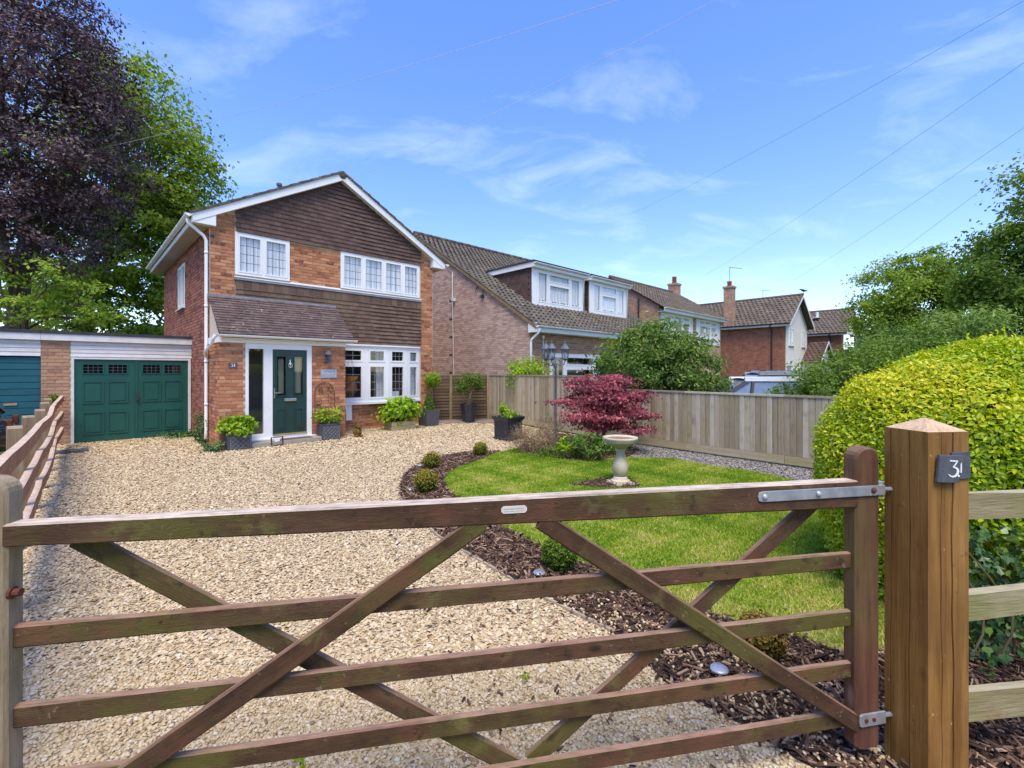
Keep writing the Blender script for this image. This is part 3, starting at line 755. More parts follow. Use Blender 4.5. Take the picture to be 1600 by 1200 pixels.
def window(parent, name, x0, x1, z0, z1, y, lights, mat=None, grid=None, transom=None, frame=.055, came='came', proud=.02, glass='glass', inside='curtain', sill=True, depth=.07, pt=None, room=1.2, interior=True, tr_only=None):
    """a casement window in the wall at local y (outside is -y); lights: list of x breaks as fractions; pt maps (x,y,z) to local"""
    pt = pt or (lambda x, yy, z: (x, yy, z))
    mat = mat or M['white']
    def bx(mb, a, b, ya, yb, c, d):
        pts = [pt(px, py, pz) for pz in (c, d) for px, py in ((a, ya), (b, ya), (b, yb), (a, yb))]
        mb.add(pts, [(0, 3, 2, 1), (4, 5, 6, 7), (0, 1, 5, 4), (1, 2, 6, 5), (2, 3, 7, 6), (3, 0, 4, 7)], tint=random.random())
    mb = MB()
    yf, yb = y - proud, y + depth
    bx(mb, x0, x1, yf, yb, z0, z0 + frame); bx(mb, x0, x1, yf, yb, z1 - frame, z1)
    bx(mb, x0, x0 + frame, yf, yb, z0 + frame, z1 - frame); bx(mb, x1 - frame, x1, yf, yb, z0 + frame, z1 - frame)
    br = [x0] + [x0 + (x1 - x0) * t for t in lights] + [x1]
    for b in br[1:-1]:
        bx(mb, b - frame * .55, b + frame * .55, yf, yb, z0 + frame, z1 - frame)
    w = build(name, mb, mat, parent)
    if sill:
        mb = MB(); bx(mb, x0 - .03, x1 + .03, y - proud - .06, y + .02, z0 - .03, z0 - .002)
        build('sill', mb, mat, w)
    for i in range(len(br) - 1):
        a = br[i] + (frame if i == 0 else frame * .55); b = br[i + 1] - (frame if i == len(br) - 2 else frame * .55)
        spans = [(z0 + frame, z1 - frame)]
        if transom and (tr_only is None or i in tr_only):
            zt = z0 + (z1 - z0) * transom
            mb = MB(); bx(mb, a + .001, b - .001, yf + .003, yb - .003, zt - frame * .5, zt + frame * .5)
            build('transom', mb, mat, w)
            spans = [(z0 + frame, zt - frame * .5), (zt + frame * .5, z1 - frame)]
        for (c, d) in spans:
            s = frame * .62   # the opening sash
            mb = MB()
            ys, ye = yf - .008, yf + .05
            bx(mb, a + .002, b - .002, ys, ye, c + .002, c + s); bx(mb, a + .002, b - .002, ys, ye, d - s, d - .002)
            bx(mb, a + .002, a + s, ys, ye, c + s, d - s); bx(mb, b - s, b - .002, ys, ye, c + s, d - s)
            build('sash', mb, mat, w)
            mb = MB()
            mb.add([pt(a + s, yf + .02, c + s), pt(b - s, yf + .02, c + s), pt(b - s, yf + .02, d - s), pt(a + s, yf + .02, d - s)], [(0, 1, 2, 3)], tint=.5)
            build('pane', mb, M[glass], w, recalc=False)
            if grid:
                mb = MB(); gx, gzn = grid
                gzn = max(1, round(gzn * (d - c) / (z1 - z0)))
                hw_ = .006
                for k in range(1, gx):
                    xx = a + s + (b - a - 2 * s) * k / gx
                    bx(mb, xx - hw_, xx + hw_, yf + .012, yf + .018, c + s, d - s)
                for k in range(1, gzn):
                    zz = c + s + (d - c - 2 * s) * k / gzn
                    bx(mb, a + s, b - s, yf + .0135, yf + .0165, zz - hw_, zz + hw_)
                build('lead_lattice', mb, M[came], w)
    if interior:
        mb = MB()
        ya, yr = y + depth - .01, y + room
        P = [pt(x0, ya, z0), pt(x1, ya, z0), pt(x1, ya, z1), pt(x0, ya, z1), pt(x0, yr, z0), pt(x1, yr, z0), pt(x1, yr, z1), pt(x0, yr, z1)]
        mb.add(P, [(4, 5, 6, 7), (0, 1, 5, 4), (3, 7, 6, 2), (0, 4, 7, 3), (1, 2, 6, 5)], tint=.5)
        build('room', mb, M['room'], w, recalc=False)
        if inside:
            mb = MB()
            n = 48
            spans = [(x0 + .02, x1 - .02)] if inside == 'curtain' else [(x0 + .03, x0 + .03 + .16 * (x1 - x0)), (x1 - .03 - .16 * (x1 - x0), x1 - .03)]
            yc = yf + .075
            for (a, b) in spans:
                k0 = len(mb.v)
                for i in range(n + 1):
                    xx = a + (b - a) * i / n
                    yy = yc + .018 * math.sin(i * 1.9) + .01 * math.sin(i * .7)
                    mb.v += [pt(xx, yy, z0 + .03), pt(xx, yy, z1 - .03)]
                for i in range(n):
                    mb.f.append((k0 + 2 * i, k0 + 2 * i + 2, k0 + 2 * i + 3, k0 + 2 * i + 1)); mb.t.append(.5)
            build('curtain', mb, M['curtain' if inside == 'curtain' else 'drape'], w, recalc=False)
    return w

def gutter(parent, p0, p1, mat, name='gutter', r=.055):
    mb = MB()
    p0, p1 = Vector(p0), Vector(p1)
    d = (p1 - p0).normalized(); side = d.cross(Vector((0, 0, 1))).normalized()
    n = 8
    V = []
    for p in (p0, p1):
        for rr in (r, r - .008):
            for i in range(n + 1):
                t = math.pi * i / n
                V.append(tuple(p + side * (rr * math.cos(t)) - Vector((0, 0, rr * math.sin(t)))))
    k = n + 1
    F = []
    for i in range(n):
        F.append((i, i + 1, 2 * k + i + 1, 2 * k + i))
        F.append((k + i + 1, k + i, 3 * k + i, 3 * k + i + 1))
    for e in (0, 2 * k):
        F.append(tuple(e + i for i in range(k)))
    F += [(0, k, 3 * k, 2 * k), (k - 1, 2 * k - 1, 4 * k - 1, 3 * k - 1)]
    mb.add(V, F, tint=.5)
    L = (p1 - p0).length
    m = max(2, int(L / 1.1))
    for i in range(m + 1):
        q = p0 + (p1 - p0) * (i / m)
        mb.tube([q + d * -.02 + side * (r + .004) * math.cos(t) - Vector((0, 0, (r + .004) * math.sin(t))) for t in [math.pi * j / 6 for j in range(7)]], .006, 5)
    return build(name, mb, mat, parent)

# ------------------------------------------------------------------ the house
house = thing('detached_house', HC, HROT, 'orange brick house with brown hung tiles, white gable boards and dark green front door', 'house')
HW, HD, EZ, RZ = 6.255, 7.2, 5.22, 6.98
RX = HW / 2
SL = (RZ - EZ) / RX
# front wall of the main house, brick strips beside the hung tiles and the upper panel
win_l = (.527, 1.778, 4.06, 5.10)
win_r = (3.144, 5.738, 4.06, 5.10)
bayw = (2.86, 5.745, .80, 2.43)
hole_h = [win_l, win_r, bayw]
def gable_clip(z):
    if z < EZ + .085: return (0, HW)
    d = (z - EZ - .085) / SL
    return (d, HW - d)
# backing of the whole front (mortar colour) with the window openings
mb = MB()
wall_sheet(mb, 0, HW, 0, EZ, hole_h, lambda a, z: (a, 0.0, z))
mb.add([(0, 0, EZ), (HW, 0, EZ), (HW, 0, EZ + .09), (RX, 0, RZ + .09), (0, 0, EZ + .09)], [(0, 1, 2, 3, 4)], tint=.5)
front = build('front_wall', mb, M['mortar'], house, recalc=False)
lst = []
for (a0, a1, z0, z1, holes) in ((0.0, .515, 3.5, 5.5, []), (5.80, HW, 0, 5.5, []), (1.785, 3.14, 4.03, 5.10, []), (2.85, 5.80, 0, .79, [])):
    cl = (lambda z, a0=a0, a1=a1: (max(a0, gable_clip(z)[0] + .02), min(a1, gable_clip(z)[1] - .02)))
    lst += [b for b in brick_list(a0, a1, z0 + .004, z1, holes, cl)]
ms = []
for (p, q, za, zb) in lst:
    d = .016 + random.uniform(-.0025, .0025)
    ms.append(Matrix(((q - p, 0, 0, p), (0, d, 0, -d), (0, 0, zb - za, za), (0, 0, 0, 1))))
key = [((Matrix.Translation(HC) @ Matrix.Rotation(HROT, 4, 'Z') @ Vector(m.col[3][:3])) - cam.location).length for m in ms]
house_mats = ms
pieces('brick', 'brickwork', UNIT, ms, M['brick'], front, 150, sorted(range(len(ms)), key=lambda i: key[i]))

house.matrix_basis = Matrix.Translation(HC) @ Matrix.Rotation(HROT, 4, 'Z')
# flank, back and far side
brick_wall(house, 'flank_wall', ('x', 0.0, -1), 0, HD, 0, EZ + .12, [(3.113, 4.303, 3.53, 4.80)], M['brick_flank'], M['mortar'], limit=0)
mb = MB()
mb.add([(HW, 0, 0), (HW, HD, 0), (HW, HD, EZ), (HW, 0, EZ)], [(0, 1, 2, 3)], tint=.5)
mb.add([(0, HD, 0), (HW, HD, 0), (HW, HD, EZ), (RX, HD, RZ), (0, HD, EZ)], [(0, 4, 3, 2, 1)], tint=.5)
build('rear_wall', mb, M['brick_far'], house, recalc=False)
# corner returns of the right hand pier
# hung tiles in the gable
def gclip(v):
    z = 5.105 + v
    lo = max(.53, (z - EZ - .085) / SL - .08); hi = min(5.79, HW - (z - EZ - .085) / SL + .08)
    return (lo, hi)
tile_field(house, 'gable_tiling', 'wall_tile', (0, -.012, 5.105), (1, 0, 0), (0, 0, 1), HW, RZ + .06 - 5.105, .185, .112, M['wall_tile'], 170, th=.014, lift=.034, clip=gclip)
# lower hung tiles, first a tall course
def keep_low(a, v):
    return a > 2.75 or (a > .5 and v > .78)
tile_field(house, 'lower_tiling', 'hung_tile', (.53, -.012, 2.47), (1, 0, 0), (0, 0, 1), 5.26, 1.24, .185, .112, M['wall_tile_lower'], 130, th=.014, lift=.036, keep=lambda a, v: (a + .53) > 2.7 or v > 1.05)
mb = MB(); n = 30
for i in range(n):
    a0 = .535 + 5.25 * i / n
    mb = MB(); mb.box(a0 + .003, a0 + 5.25 / n - .003, -.052 - random.uniform(0, .004), -.02, 3.70, 3.93)
    build('top_course_tile', mb, M['wall_tile_lower'], house)
mb = MB(); mb.prism([(0, 0), (5.30, 0), (5.30, .075), (0, .075)], -.075, -.005, Matrix.Translation((.5, 0, 3.93)))
build('lead_flashing', mb, M['lead'], house)
mb = MB(); mb.box(1.785, 3.14, -.06, -.018, 4.006, 4.035); mb.box(.50, 5.79, -.083, -.06, 3.985, 4.010)
build('white_trim', mb, M['white'], house)
# windows
window(house, 'window', *win_l[:2], *win_l[2:], 0, [.5], grid=(3, 5), frame=.062, proud=.035, sill=False)
window(house, 'window', *win_r[:2], *win_r[2:], 0, [.262, .515, .765], grid=(3, 5), frame=.062, proud=.035, sill=False)
window(house, 'window', 3.113, 4.303, 3.53, 4.80, 0, [.5], frame=.055, proud=.02, pt=lambda x, y, z: (y, x, z) if False else (y, 3.113 + 4.303 - x, z), inside='curtain')
# bow window of four lights
bx_ = [2.86, 3.835, 4.532, 5.206, 5.745]
by_ = [-.06, -.16, -.19, -.14, -.02]
bow = bpy.data.objects.new('bow_window', None); col.objects.link(bow); bow.parent = house
tag(bow, 'white four light bow window')
for i in range(4):
    a, b = Vector((bx_[i], by_[i], 0)), Vector((bx_[i + 1], by_[i + 1], 0))
    L = (b - a).length; d = (b - a) / L; nn = Vector((d.y, -d.x, 0))
    window(bow, 'light', 0, L, .80, 2.43, 0, [], grid=(3, 7), transom=.69, frame=.085, came='came_white', proud=.0, inside=None, sill=False,
           pt=(lambda x, y, z, a=a, d=d, nn=nn: tuple(a + d * x - nn * y + Vector((0, 0, z)))), interior=False)
mb = MB()
outer = [(2.84, .0)] + [(x, y - .05) for x, y in zip(bx_, by_)] + [(5.79, .0)]
for z0, z1 in ((2.432, 2.475), (.74, .798)):
    n = len(outer)
    mb.add([(x, y, z0) for x, y in outer] + [(x, y, z1) for x, y in outer], [tuple(range(n)), tuple(range(2 * n - 1, n - 1, -1))] + [(i, i + n, (i + 1) % n + n, (i + 1) % n) for i in range(n)], tint=.5)
mb.box(3.27, 3.44, -.10, -.02, .30, .735); mb.box(2.80, 3.27, -.10, -.02, .62, .735)
build('window_board', mb, M['white'], bow)
mb = MB()
P = [(2.86, .02, .8), (5.745, .02, .8), (5.745, .02, 2.43), (2.86, .02, 2.43), (2.86, 2.6, .8), (5.745, 2.6, .8), (5.745, 2.6, 2.43), (2.86, 2.6, 2.43)]
mb.add(P, [(4, 5, 6, 7), (0, 1, 5, 4), (3, 7, 6, 2), (0, 4, 7, 3), (1, 2, 6, 5)], tint=.5)
build('room', mb, M['room'], bow, recalc=False)
mb = MB()
for a, b, ph in ((3.0, 3.32, 0), (4.28, 4.62, 1), (5.30, 5.66, 2)):
    k0 = len(mb.v); n = 24
    for i in range(n + 1):
        xx = a + (b - a) * i / n
        yy = .10 + .02 * math.sin(i * 1.3 + ph)
        mb.v += [(xx - (.12 if ph == 2 else -.05) * (0 if i > n / 2 else .4), yy, .85), (xx, yy, 2.40)]
    for i in range(n):
        mb.f.append((k0 + 2 * i, k0 + 2 * i + 2, k0 + 2 * i + 3, k0 + 2 * i + 1)); mb.t.append(.5)
build('curtain', mb, M['curtain'], bow, recalc=False)
mb = MB(); mb.box(4.72, 5.0, .0, .03, .90, 1.08)
build('picture_frame', mb, M['white'], bow)
mb = MB(); mb.lathe([(.05, .82), (.07, .9), (.05, 1.0), (.16, 1.06), (.20, 1.2), (.17, 1.34), (.06, 1.4)], 14, Matrix.Translation((3.6, .35, .0)))
build('window_ornament', mb, M['terracotta'], bow, smooth=True)

# roof: barge boards, box ends, soffits, tiles
OV = .36      # eaves overhang
FO = -.17     # verge overhang to the front
mb = MB()
def barge(x0, z0, x1, z1, h, y0, y1):
    mb.prism([(x0, z0), (x1, z1), (x1, z1 + h), (x0, z0 + h)], y0, y1)
zl = lambda x: EZ + .07 + SL * x if x < RX else EZ + .07 + SL * (HW - x)
top_off = .20
barge(-OV, zl(0) - SL * OV + .02, RX, zl(RX), top_off, FO - .03, FO)
barge(RX, zl(RX), HW + OV, zl(0) - SL * OV + .02, top_off, FO - .03, FO)
build('barge_board', mb, M['white'], house)
mb = MB()
for s in (0, 1):
    X = (lambda x: x) if s == 0 else (lambda x: HW - x)
    poly = [(X(-OV), 5.10), (X(.10), 5.10), (X(.10), zl(.10) + .03), (X(-OV), zl(0) - SL * OV + .05)]
    mb.prism(poly, FO - .018, FO + .16)
build('box_end', mb, M['white'], house)
mb = MB()
for s in (0, 1):
    X = (lambda x: x) if s == 0 else (lambda x: HW - x)
    mb.prism([(X(-OV), zl(0) - SL * OV + .022), (X(RX), zl(RX) + .002), (X(RX), zl(RX) + .022), (X(-OV), zl(0) - SL * OV + .042)], FO + .002, .05)
build('verge_soffit', mb, M['white_old'], house)
mb = MB()
for xa, xb in ((-OV, 0.0), (HW, HW + OV)):
    mb.box(xa + .004, xb, FO + .162, HD + .15, 5.095, 5.115)
build('soffit', mb, M['soffit'], house)
mb = MB(); mb.box(-OV - .012, -OV + .012, FO + .0, HD + .15, 5.085, 5.28)
mb.box(HW + OV - .012, HW + OV + .012, FO + .0, HD + .15, 5.085, 5.28)
build('fascia', mb, M['white'], house)
gutter(house, (-OV - .075, FO - .05, 5.27), (-OV - .075, HD + .2, 5.27), M['white'], r=.062)
gutter(house, (HW + OV + .075, FO - .05, 5.27), (HW + OV + .075, HD + .2, 5.27), M['white'], r=.062)
mb = MB(); mb.tube([(-OV - .07, FO + .12, 5.20), (-OV - .07, FO + .12, 5.11), (-.12, -.04, 4.86), (-.07, -.04, 4.76), (-.07, -.04, .32), (-.09, -.10, .12)], .036, 10)
for z in (4.45, 3.2, 1.9, .9):
    mb.tube([(-.07, -.04, z), (-.07, -.04, z + .05)], .043, 10)
build('downpipe', mb, M['white'], house, smooth=True)
# roof slabs under the tiles and the tiles themselves
mb = MB()
for s in (0, 1):
    X = (lambda x: x) if s == 0 else (lambda x: HW - x)
    e = (X(-OV - .03), zl(0) - SL * (OV + .03) + top_off)
    mb.prism([e, (X(RX), zl(RX) + top_off), (X(RX), zl(RX) + top_off - .05), (e[0], e[1] - .05)], FO + .01, HD + .2)
roof = build('roof', mb, M['roof_tile'], house)
sl = math.hypot(1, SL)
tile_field(house, 'roof_tiling', 'roof_tile', (-OV - .05, HD + .2, zl(0) - SL * (OV + .05) + top_off + .004), (0, -1, 0), (1, 0, SL), HD + .2 - FO + .05, (RX + OV + .05) * sl, .33, .31, M['roof_tile'], 40, th=.016, lift=.032, profile=ROLL)
tile_field(house, 'roof_tiling', 'roof_tile', (HW + OV + .05, FO - .05, zl(0) - SL * (OV + .05) + top_off + .004), (0, 1, 0), (-1, 0, SL), HD + .2 - FO + .05, (RX + OV + .05) * sl, .33, .31, M['roof_tile'], 60, th=.016, lift=.032, profile=ROLL)
for i in range(17):
    mb = MB()
    y0 = FO - .05 + i * .44
    mb.tube([(RX, y0, RZ + .22), (RX, y0 + .45, RZ + .23)], .11, 10)
    build('ridge_tile', mb, M['roof_tile'], house, smooth=True)
for s in (0, 1):
    X = (lambda x: x) if s == 0 else (lambda x: HW - x)
    L_ = (RX + OV + .03) * sl
    nv = int(L_ / .31)
    for i in range(nv + 1):
        a0, a1 = -OV - .05 + i * .31 / sl, min(RX, -OV - .05 + (i + 1.08) * .31 / sl)
        if a1 - a0 < .05: continue
        zb0 = zl(0) + SL * a0 + top_off
        zb1 = zl(0) + SL * a1 + top_off
        mb = MB(); mb.prism([(X(a0), zb0 + .003), (X(a1), zb1 + .003), (X(a1), zb1 + .045), (X(a0), zb0 + .075)], FO - .06, FO + .18)
        build('verge_tile', mb, M['roof_tile'], house)
mb = MB(); mb.tube([(1.9, 1.2, zl(1.9) + .2), (1.9, 1.2, zl(1.9) + .62)], .05, 10); mb.tube([(1.9, 1.2, zl(1.9) + .60), (1.9, 1.2, zl(1.9) + .66)], .075, 10)
build('vent_pipe', mb, M['grey_metal'], house)

# ---- the porch
PY = -1.08
PX = 2.79
mb = MB()
mb.add([(0, PY, 0), (.486, PY, 0), (.486, PY, 2.42), (0, PY, 2.42)], [(0, 1, 2, 3)], tint=.5)
mb.add([(0, PY, 0), (0, 0, 0), (0, 0, 2.42), (0, PY, 2.42)], [(0, 3, 2, 1)], tint=.5)
mb.add([(0, 0, 2.42), (0, PY, 2.42), (0, 0, 3.4)], [(0, 2, 1)], tint=.5)
pw = build('porch_wall', mb, M['mortar'], house, recalc=False)
mb = MB()
mb.add([(1.945, PY, 0), (PX, PY, 0), (PX, PY, 2.42), (1.945, PY, 2.42)], [(0, 1, 2, 3)], tint=.5)
mb.add([(PX, PY, 0), (PX, 0, 0), (PX, 0, 2.42), (PX, PY, 2.42)], [(0, 1, 2, 3)], tint=.5)
mb.add([(PX, 0, 2.42), (PX, PY, 2.42), (PX, 0, 3.4)], [(0, 1, 2)], tint=.5)
build('porch_wall', mb, M['mortar'], house, recalc=False)
ms = []
for (a0, a1) in ((-.016, .478), (1.953, PX + .016)):
    for (p, q, za, zb) in brick_list(a0, a1, .004, 2.42, []):
        d = .016 + random.uniform(-.0025, .0025)
        ms.append(Matrix(((q - p, 0, 0, p), (0, d, 0, PY - d), (0, 0, zb - za, za), (0, 0, 0, 1))))
for (p, q, za, zb) in brick_list(PY, 0, .004, 2.42, []):
    d = .016
    ms.append(Matrix(((0, d, 0, -d), (-(q - p), 0, 0, q), (0, 0, zb - za, za), (0, 0, 0, 1))))
    ms.append(Matrix(((0, -d, 0, PX + d), ((q - p), 0, 0, p), (0, 0, zb - za, za), (0, 0, 0, 1))))
key = [((house.matrix_basis @ Vector(m.col[3][:3])) - cam.location).length for m in ms]
order = sorted(range(len(ms)), key=lambda i: key[i])
pieces('brick', 'brickwork', UNIT, ms, M['brick'], pw, 150, order)
mb = MB()
mb.add([(.0, .0, 3.40), (.0, PY - .16, 2.44), (PX + .16, PY - .16, 2.44), (PX + .16, .0, 3.40), (.0, .0, 3.47), (.0, PY - .16, 2.50), (PX + .16, PY - .16, 2.50), (PX + .16, .0, 3.47)],
       [(0, 1, 2, 3), (4, 7, 6, 5), (1, 5, 6, 2), (0, 4, 5, 1), (3, 2, 6, 7)], tint=.5)
build('porch_roof', mb, M['porch_tile'], house)
us = Vector((0, 1.26, 1.0)).normalized()
tile_field(house, 'porch_tiling', 'porch_tile', (-.05, PY - .20, 2.485), (1, 0, 0), us, 3.02, 1.60, .185, .105, M['porch_tile'], 300, th=.016, lift=.034)
for i in range(7):
    mb = MB(); mb.bar((-.03 + i * .43, -.03, 3.505), (.41 + i * .43, -.03, 3.505), .10, .05)
    build('lead_strip', mb, M['lead'], house)
mb = MB(); mb.box(-.004, PX + .02, PY - .045, PY - .018, 2.335, 2.475); mb.box(-.034, -.006, PY - .04, 0, 2.335, 2.475)
build('porch_fascia', mb, M['white'], house)
mb = MB(); mb.box(-.004, PX + .18, PY - .155, PY - .05, 2.418, 2.434)
build('porch_soffit', mb, M['white'], house)
gutter(house, (-.13, PY - .215, 2.50), (PX + .24, PY - .215, 2.50), M['white'], r=.055)
mb = MB(); mb.tube([(-.12, PY - .20, 2.46), (-.14, PY - .1, 2.40), (-.13, PY + .1, 2.30), (-.10, -.10, 2.16), (-.085, -.06, 2.05)], .033, 8)
build('swan_neck_pipe', mb, M['white'], house, smooth=True)
# door set
dy = PY - .012
ds = bpy.data.objects.new('door_set', None); col.objects.link(ds); ds.parent = house
mb = MB()
for b in ((.486, .55, .12, 2.33), (.86, 1.05, .19, 2.215), (1.83, 1.945, .12, 2.33), (.55, 1.83, 2.215, 2.33), (.55, .86, .12, .25), (.86, 1.83, .12, .188)):
    mb.box(b[0], b[1], dy - .02, dy + .06, b[2], b[3])
mb.box(.47, 2.03, dy - .09, dy - .02, .105, .135)
build('door_frame', mb, M['white'], ds)
mb = MB(); mb.add([(.55, dy + .02, .25), (.86, dy + .02, .25), (.86, dy + .02, 2.215), (.55, dy + .02, 2.215)], [(0, 1, 2, 3)], tint=.5)
build('sidelight_pane', mb, M['glass'], ds, recalc=False)
mb = MB()
P = [(.486, dy + .07, .1), (1.945, dy + .07, .1), (1.945, dy + .07, 2.33), (.486, dy + .07, 2.33), (.486, dy + 1.0, .1), (1.945, dy + 1.0, .1), (1.945, dy + 1.0, 2.33), (.486, dy + 1.0, 2.33)]
mb.add(P, [(4, 5, 6, 7), (0, 1, 5, 4), (3, 7, 6, 2), (0, 4, 7, 3), (1, 2, 6, 5)], tint=.5)
build('porch_room', mb, M['room'], ds, recalc=False)
door = bpy.data.objects.new('front_door', None); col.objects.link(door); door.parent = house
tag(door, 'dark green front door with two tall glazed panels')
mb = MB()
x0, x1, z0, z1 = 1.055, 1.825, .215, 2.21
lights_ = [(1.145, 1.345, 1.12, 2.05), (1.535, 1.735, 1.12, 2.05)]
wall = MB(); wall_sheet(wall, x0, x1, z0, z1, lights_, lambda a, z: (a, dy - .004, z))
mb.v, mb.f, mb.t = wall.v, wall.f, wall.t
for (a, b, c, d) in ((x0, x1, z0, z0 + .002), (x0, x1, z1 - .002, z1), (x0, x0 + .002, z0, z1), (x1 - .002, x1, z0, z1)):
    mb.box(a, b, dy - .003, dy + .04, c, d)
for (a, b, c, d) in lights_:
    for e in ((a - .02, b + .02, c - .02, c + .004), (a - .02, b + .02, d - .004, d + .02), (a - .02, a + .004, c, d), (b - .004, b + .02, c, d)):
        mb.box(e[0], e[1], dy - .018, dy + .012, e[2], e[3])
for (a, b) in ((1.145, 1.345), (1.535, 1.735)):
    c, d = .32, .80
    for e in ((a, b, c, c + .022), (a, b, d - .022, d), (a, a + .022, c + .022, d - .022), (b - .022, b, c + .022, d - .022)):
        mb.box(e[0], e[1], dy - .018, dy - .006, e[2], e[3])
    mb.box(a + .045, b - .045, dy - .012, dy - .006, c + .045, d - .045)
build('leaf', mb, M['green_paint'], door, recalc=False)
for (a, b, c, d) in lights_:
    mb = MB(); mb.add([(a, dy + .004, c), (b, dy + .004, c), (b, dy + .004, d), (a, dy + .004, d)], [(0, 1, 2, 3)], tint=.5)
    build('pane', mb, M['glass_dim'], door, recalc=False)
    mb = MB(); mb.box(a + .04, b - .04, dy + .03, dy + .04, c + .05, d - .05)
    build('obscured_panel', mb, M['drape'], door)
mb = MB(); mb.box(1.30, 1.58, dy - .03, dy - .008, .985, 1.055); mb.box(1.32, 1.56, dy - .036, dy - .03, 1.0, 1.04)
build('letterbox', mb, M['chrome'], door, bevel=.004)
mb = MB(); mb.box(1.075, 1.105, dy - .02, dy - .006, 1.06, 1.30); mb.tube([(1.09, dy - .02, 1.19), (1.09, dy - .07, 1.19), (1.21, dy - .07, 1.19)], .012, 8)
build('door_handle', mb, M['chrome'], door)
mb = MB(); mb.lathe([(.0, -.09), (.018, -.06), (.030, 0), (.018, .05), (.008, .07), (.012, .09), (.0, .11)], 12, Matrix.Translation((1.44, dy - .02, 1.86)), sy=.5)
mb.tube([(1.44 + .045 * math.sin(t), dy - .035, 1.84 + .055 * math.cos(t)) for t in [i * math.pi / 6 for i in range(13)]], .008, 6)
build('door_knocker', mb, M['chrome'], door, smooth=True)
mb = MB(); mb.box(1.055, 1.825, dy - .05, dy - .006, .19, .225)
build('threshold_strip', mb, M['brass'], door)
mb = MB(); mb.box(.44, 2.12, PY - .36, PY - .02, .0, .10)
build('doorstep', mb, M['concrete'], house, bevel=.01)

# ------------------------------------------------------------------ garages
GY = 2.14
gar = thing('garage', hw(0, 0), HROT, 'flat roofed garage with panelled green double door beside the brick house', 'garage')
gar.matrix_basis = house.matrix_basis.copy()
brick_wall(gar, 'garage_pier', ('y', GY, -1), -2.83, -2.345, -.02, 2.42, [], M['brick_buff'], M['mortar'], limit=60)
mb = MB(); mb.box(-2.83, -2.345, GY + .01, GY + .4, -.02, 2.42)
build('pier_core', mb, M['brick_far_buff'], gar)
mb = MB(); mb.box(-2.345, -2.29, GY - .012, GY + .08, 0, 2.035); mb.box(-.087, -.03, GY - .012, GY + .08, 0, 2.035); mb.box(-2.29, -.087, GY - .01, GY + .08, 1.985, 2.034)
build('door_frame', mb, M['white_old'], gar)
for i in range(4):
    mb = MB(); z0 = 2.038 + i * .092
    mb.prism([(0, 0)], 0, 0) if False else None
    mb.add([(-2.345, GY - .005, z0), (-.005, GY - .005, z0), (-.005, GY - .018, z0 + .004), (-2.345, GY - .018, z0 + .004), (-.005, GY - .008, z0 + .090), (-2.345, GY - .008, z0 + .090)], [(0, 1, 2, 3), (3, 2, 4, 5)], tint=.5)
    build('cladding_board', mb, M['white_old'], gar)
mb = MB(); mb.box(-2.83, -.004, GY - .09, GY - .03, 2.405, 2.555)
build('fascia', mb, M['white_old'], gar)
mb = MB(); mb.box(-2.83, -.004, GY - .11, GY + 5.4, 2.557, 2.625)
build('roof_deck', mb, M['felt'], gar)
mb = MB(); mb.add([(-.01, GY, 0), (-.01, GY + 5.3, 0), (-.01, GY + 5.3, 2.55), (-.01, GY, 2.55)], [(0, 1, 2, 3)]); mb.add([(-2.83, GY + 5.3, 0), (-.01, GY + 5.3, 0), (-.01, GY + 5.3, 2.55), (-2.83, GY + 5.3, 2.55)], [(0, 1, 2, 3)])
build('rear_wall', mb, M['brick_far_buff'], gar, recalc=False)
for s, (a, b) in enumerate(((-2.285, -1.188), (-1.184, -.092))):
    leaf = MB(); yd = GY + .02
    holes = [(a + .15, a + .50, 1.65, 1.86), (b - .50, b - .15, 1.65, 1.86)]
    wall_sheet(leaf, a, b, .01, 1.98, holes, lambda x, z: (x, yd, z))
    for (p, q) in ((a + .13, a + .52), (b - .52, b - .13)):
        for (c, d) in ((.18, .72), (.92, 1.46)):
            for e in ((p, q, c, c + .03), (p, q, d - .03, d), (p, p + .03, c + .03, d - .03), (q - .03, q, c + .03, d - .03)):
                leaf.box(e[0], e[1], yd - .016, yd - .002, e[2], e[3])
            leaf.box(p + .06, q - .06, yd - .012, yd - .002, c + .06, d - .06)
    for h in holes:
        for e in ((h[0] - .02, h[1] + .02, h[2] - .02, h[2] + .003), (h[0] - .02, h[1] + .02, h[3] - .003, h[3] + .02), (h[0] - .02, h[0] + .003, h[2], h[3]), (h[1] - .003, h[1] + .02, h[2], h[3])):
            leaf.box(e[0], e[1], yd - .014, yd + .01, e[2], e[3])
    if s == 1:
        leaf.box(a, a + .05, yd - .018, yd - .002, .01, 1.98)
    lf = build('garage_door', leaf, M['garage_green'], gar, recalc=False)
    for h in holes:
        mb = MB(); mb.add([(h[0], yd + .006, h[2]), (h[1], yd + .006, h[2]), (h[1], yd + .006, h[3]), (h[0], yd + .006, h[3])], [(0, 1, 2, 3)])
        build('pane', mb, M['glass_dim'], lf, recalc=False)
        mb = MB()
        for k in (1, 2, 3): mb.box(h[0] + (h[1] - h[0]) * k / 4 - .004, h[0] + (h[1] - h[0]) * k / 4 + .004, yd, yd + .004, h[2], h[3])
        for k in (1, 2): mb.box(h[0], h[1], yd + .001, yd + .003, h[2] + (h[3] - h[2]) * k / 3 - .004, h[2] + (h[3] - h[2]) * k / 3 + .004)
        build('lead_lattice', mb, M['came'], lf)
    mb = MB(); mb.box(a, b, yd + .08, yd + .1, .0, 1.98)
    build('door_back', mb, M['felt'], lf)
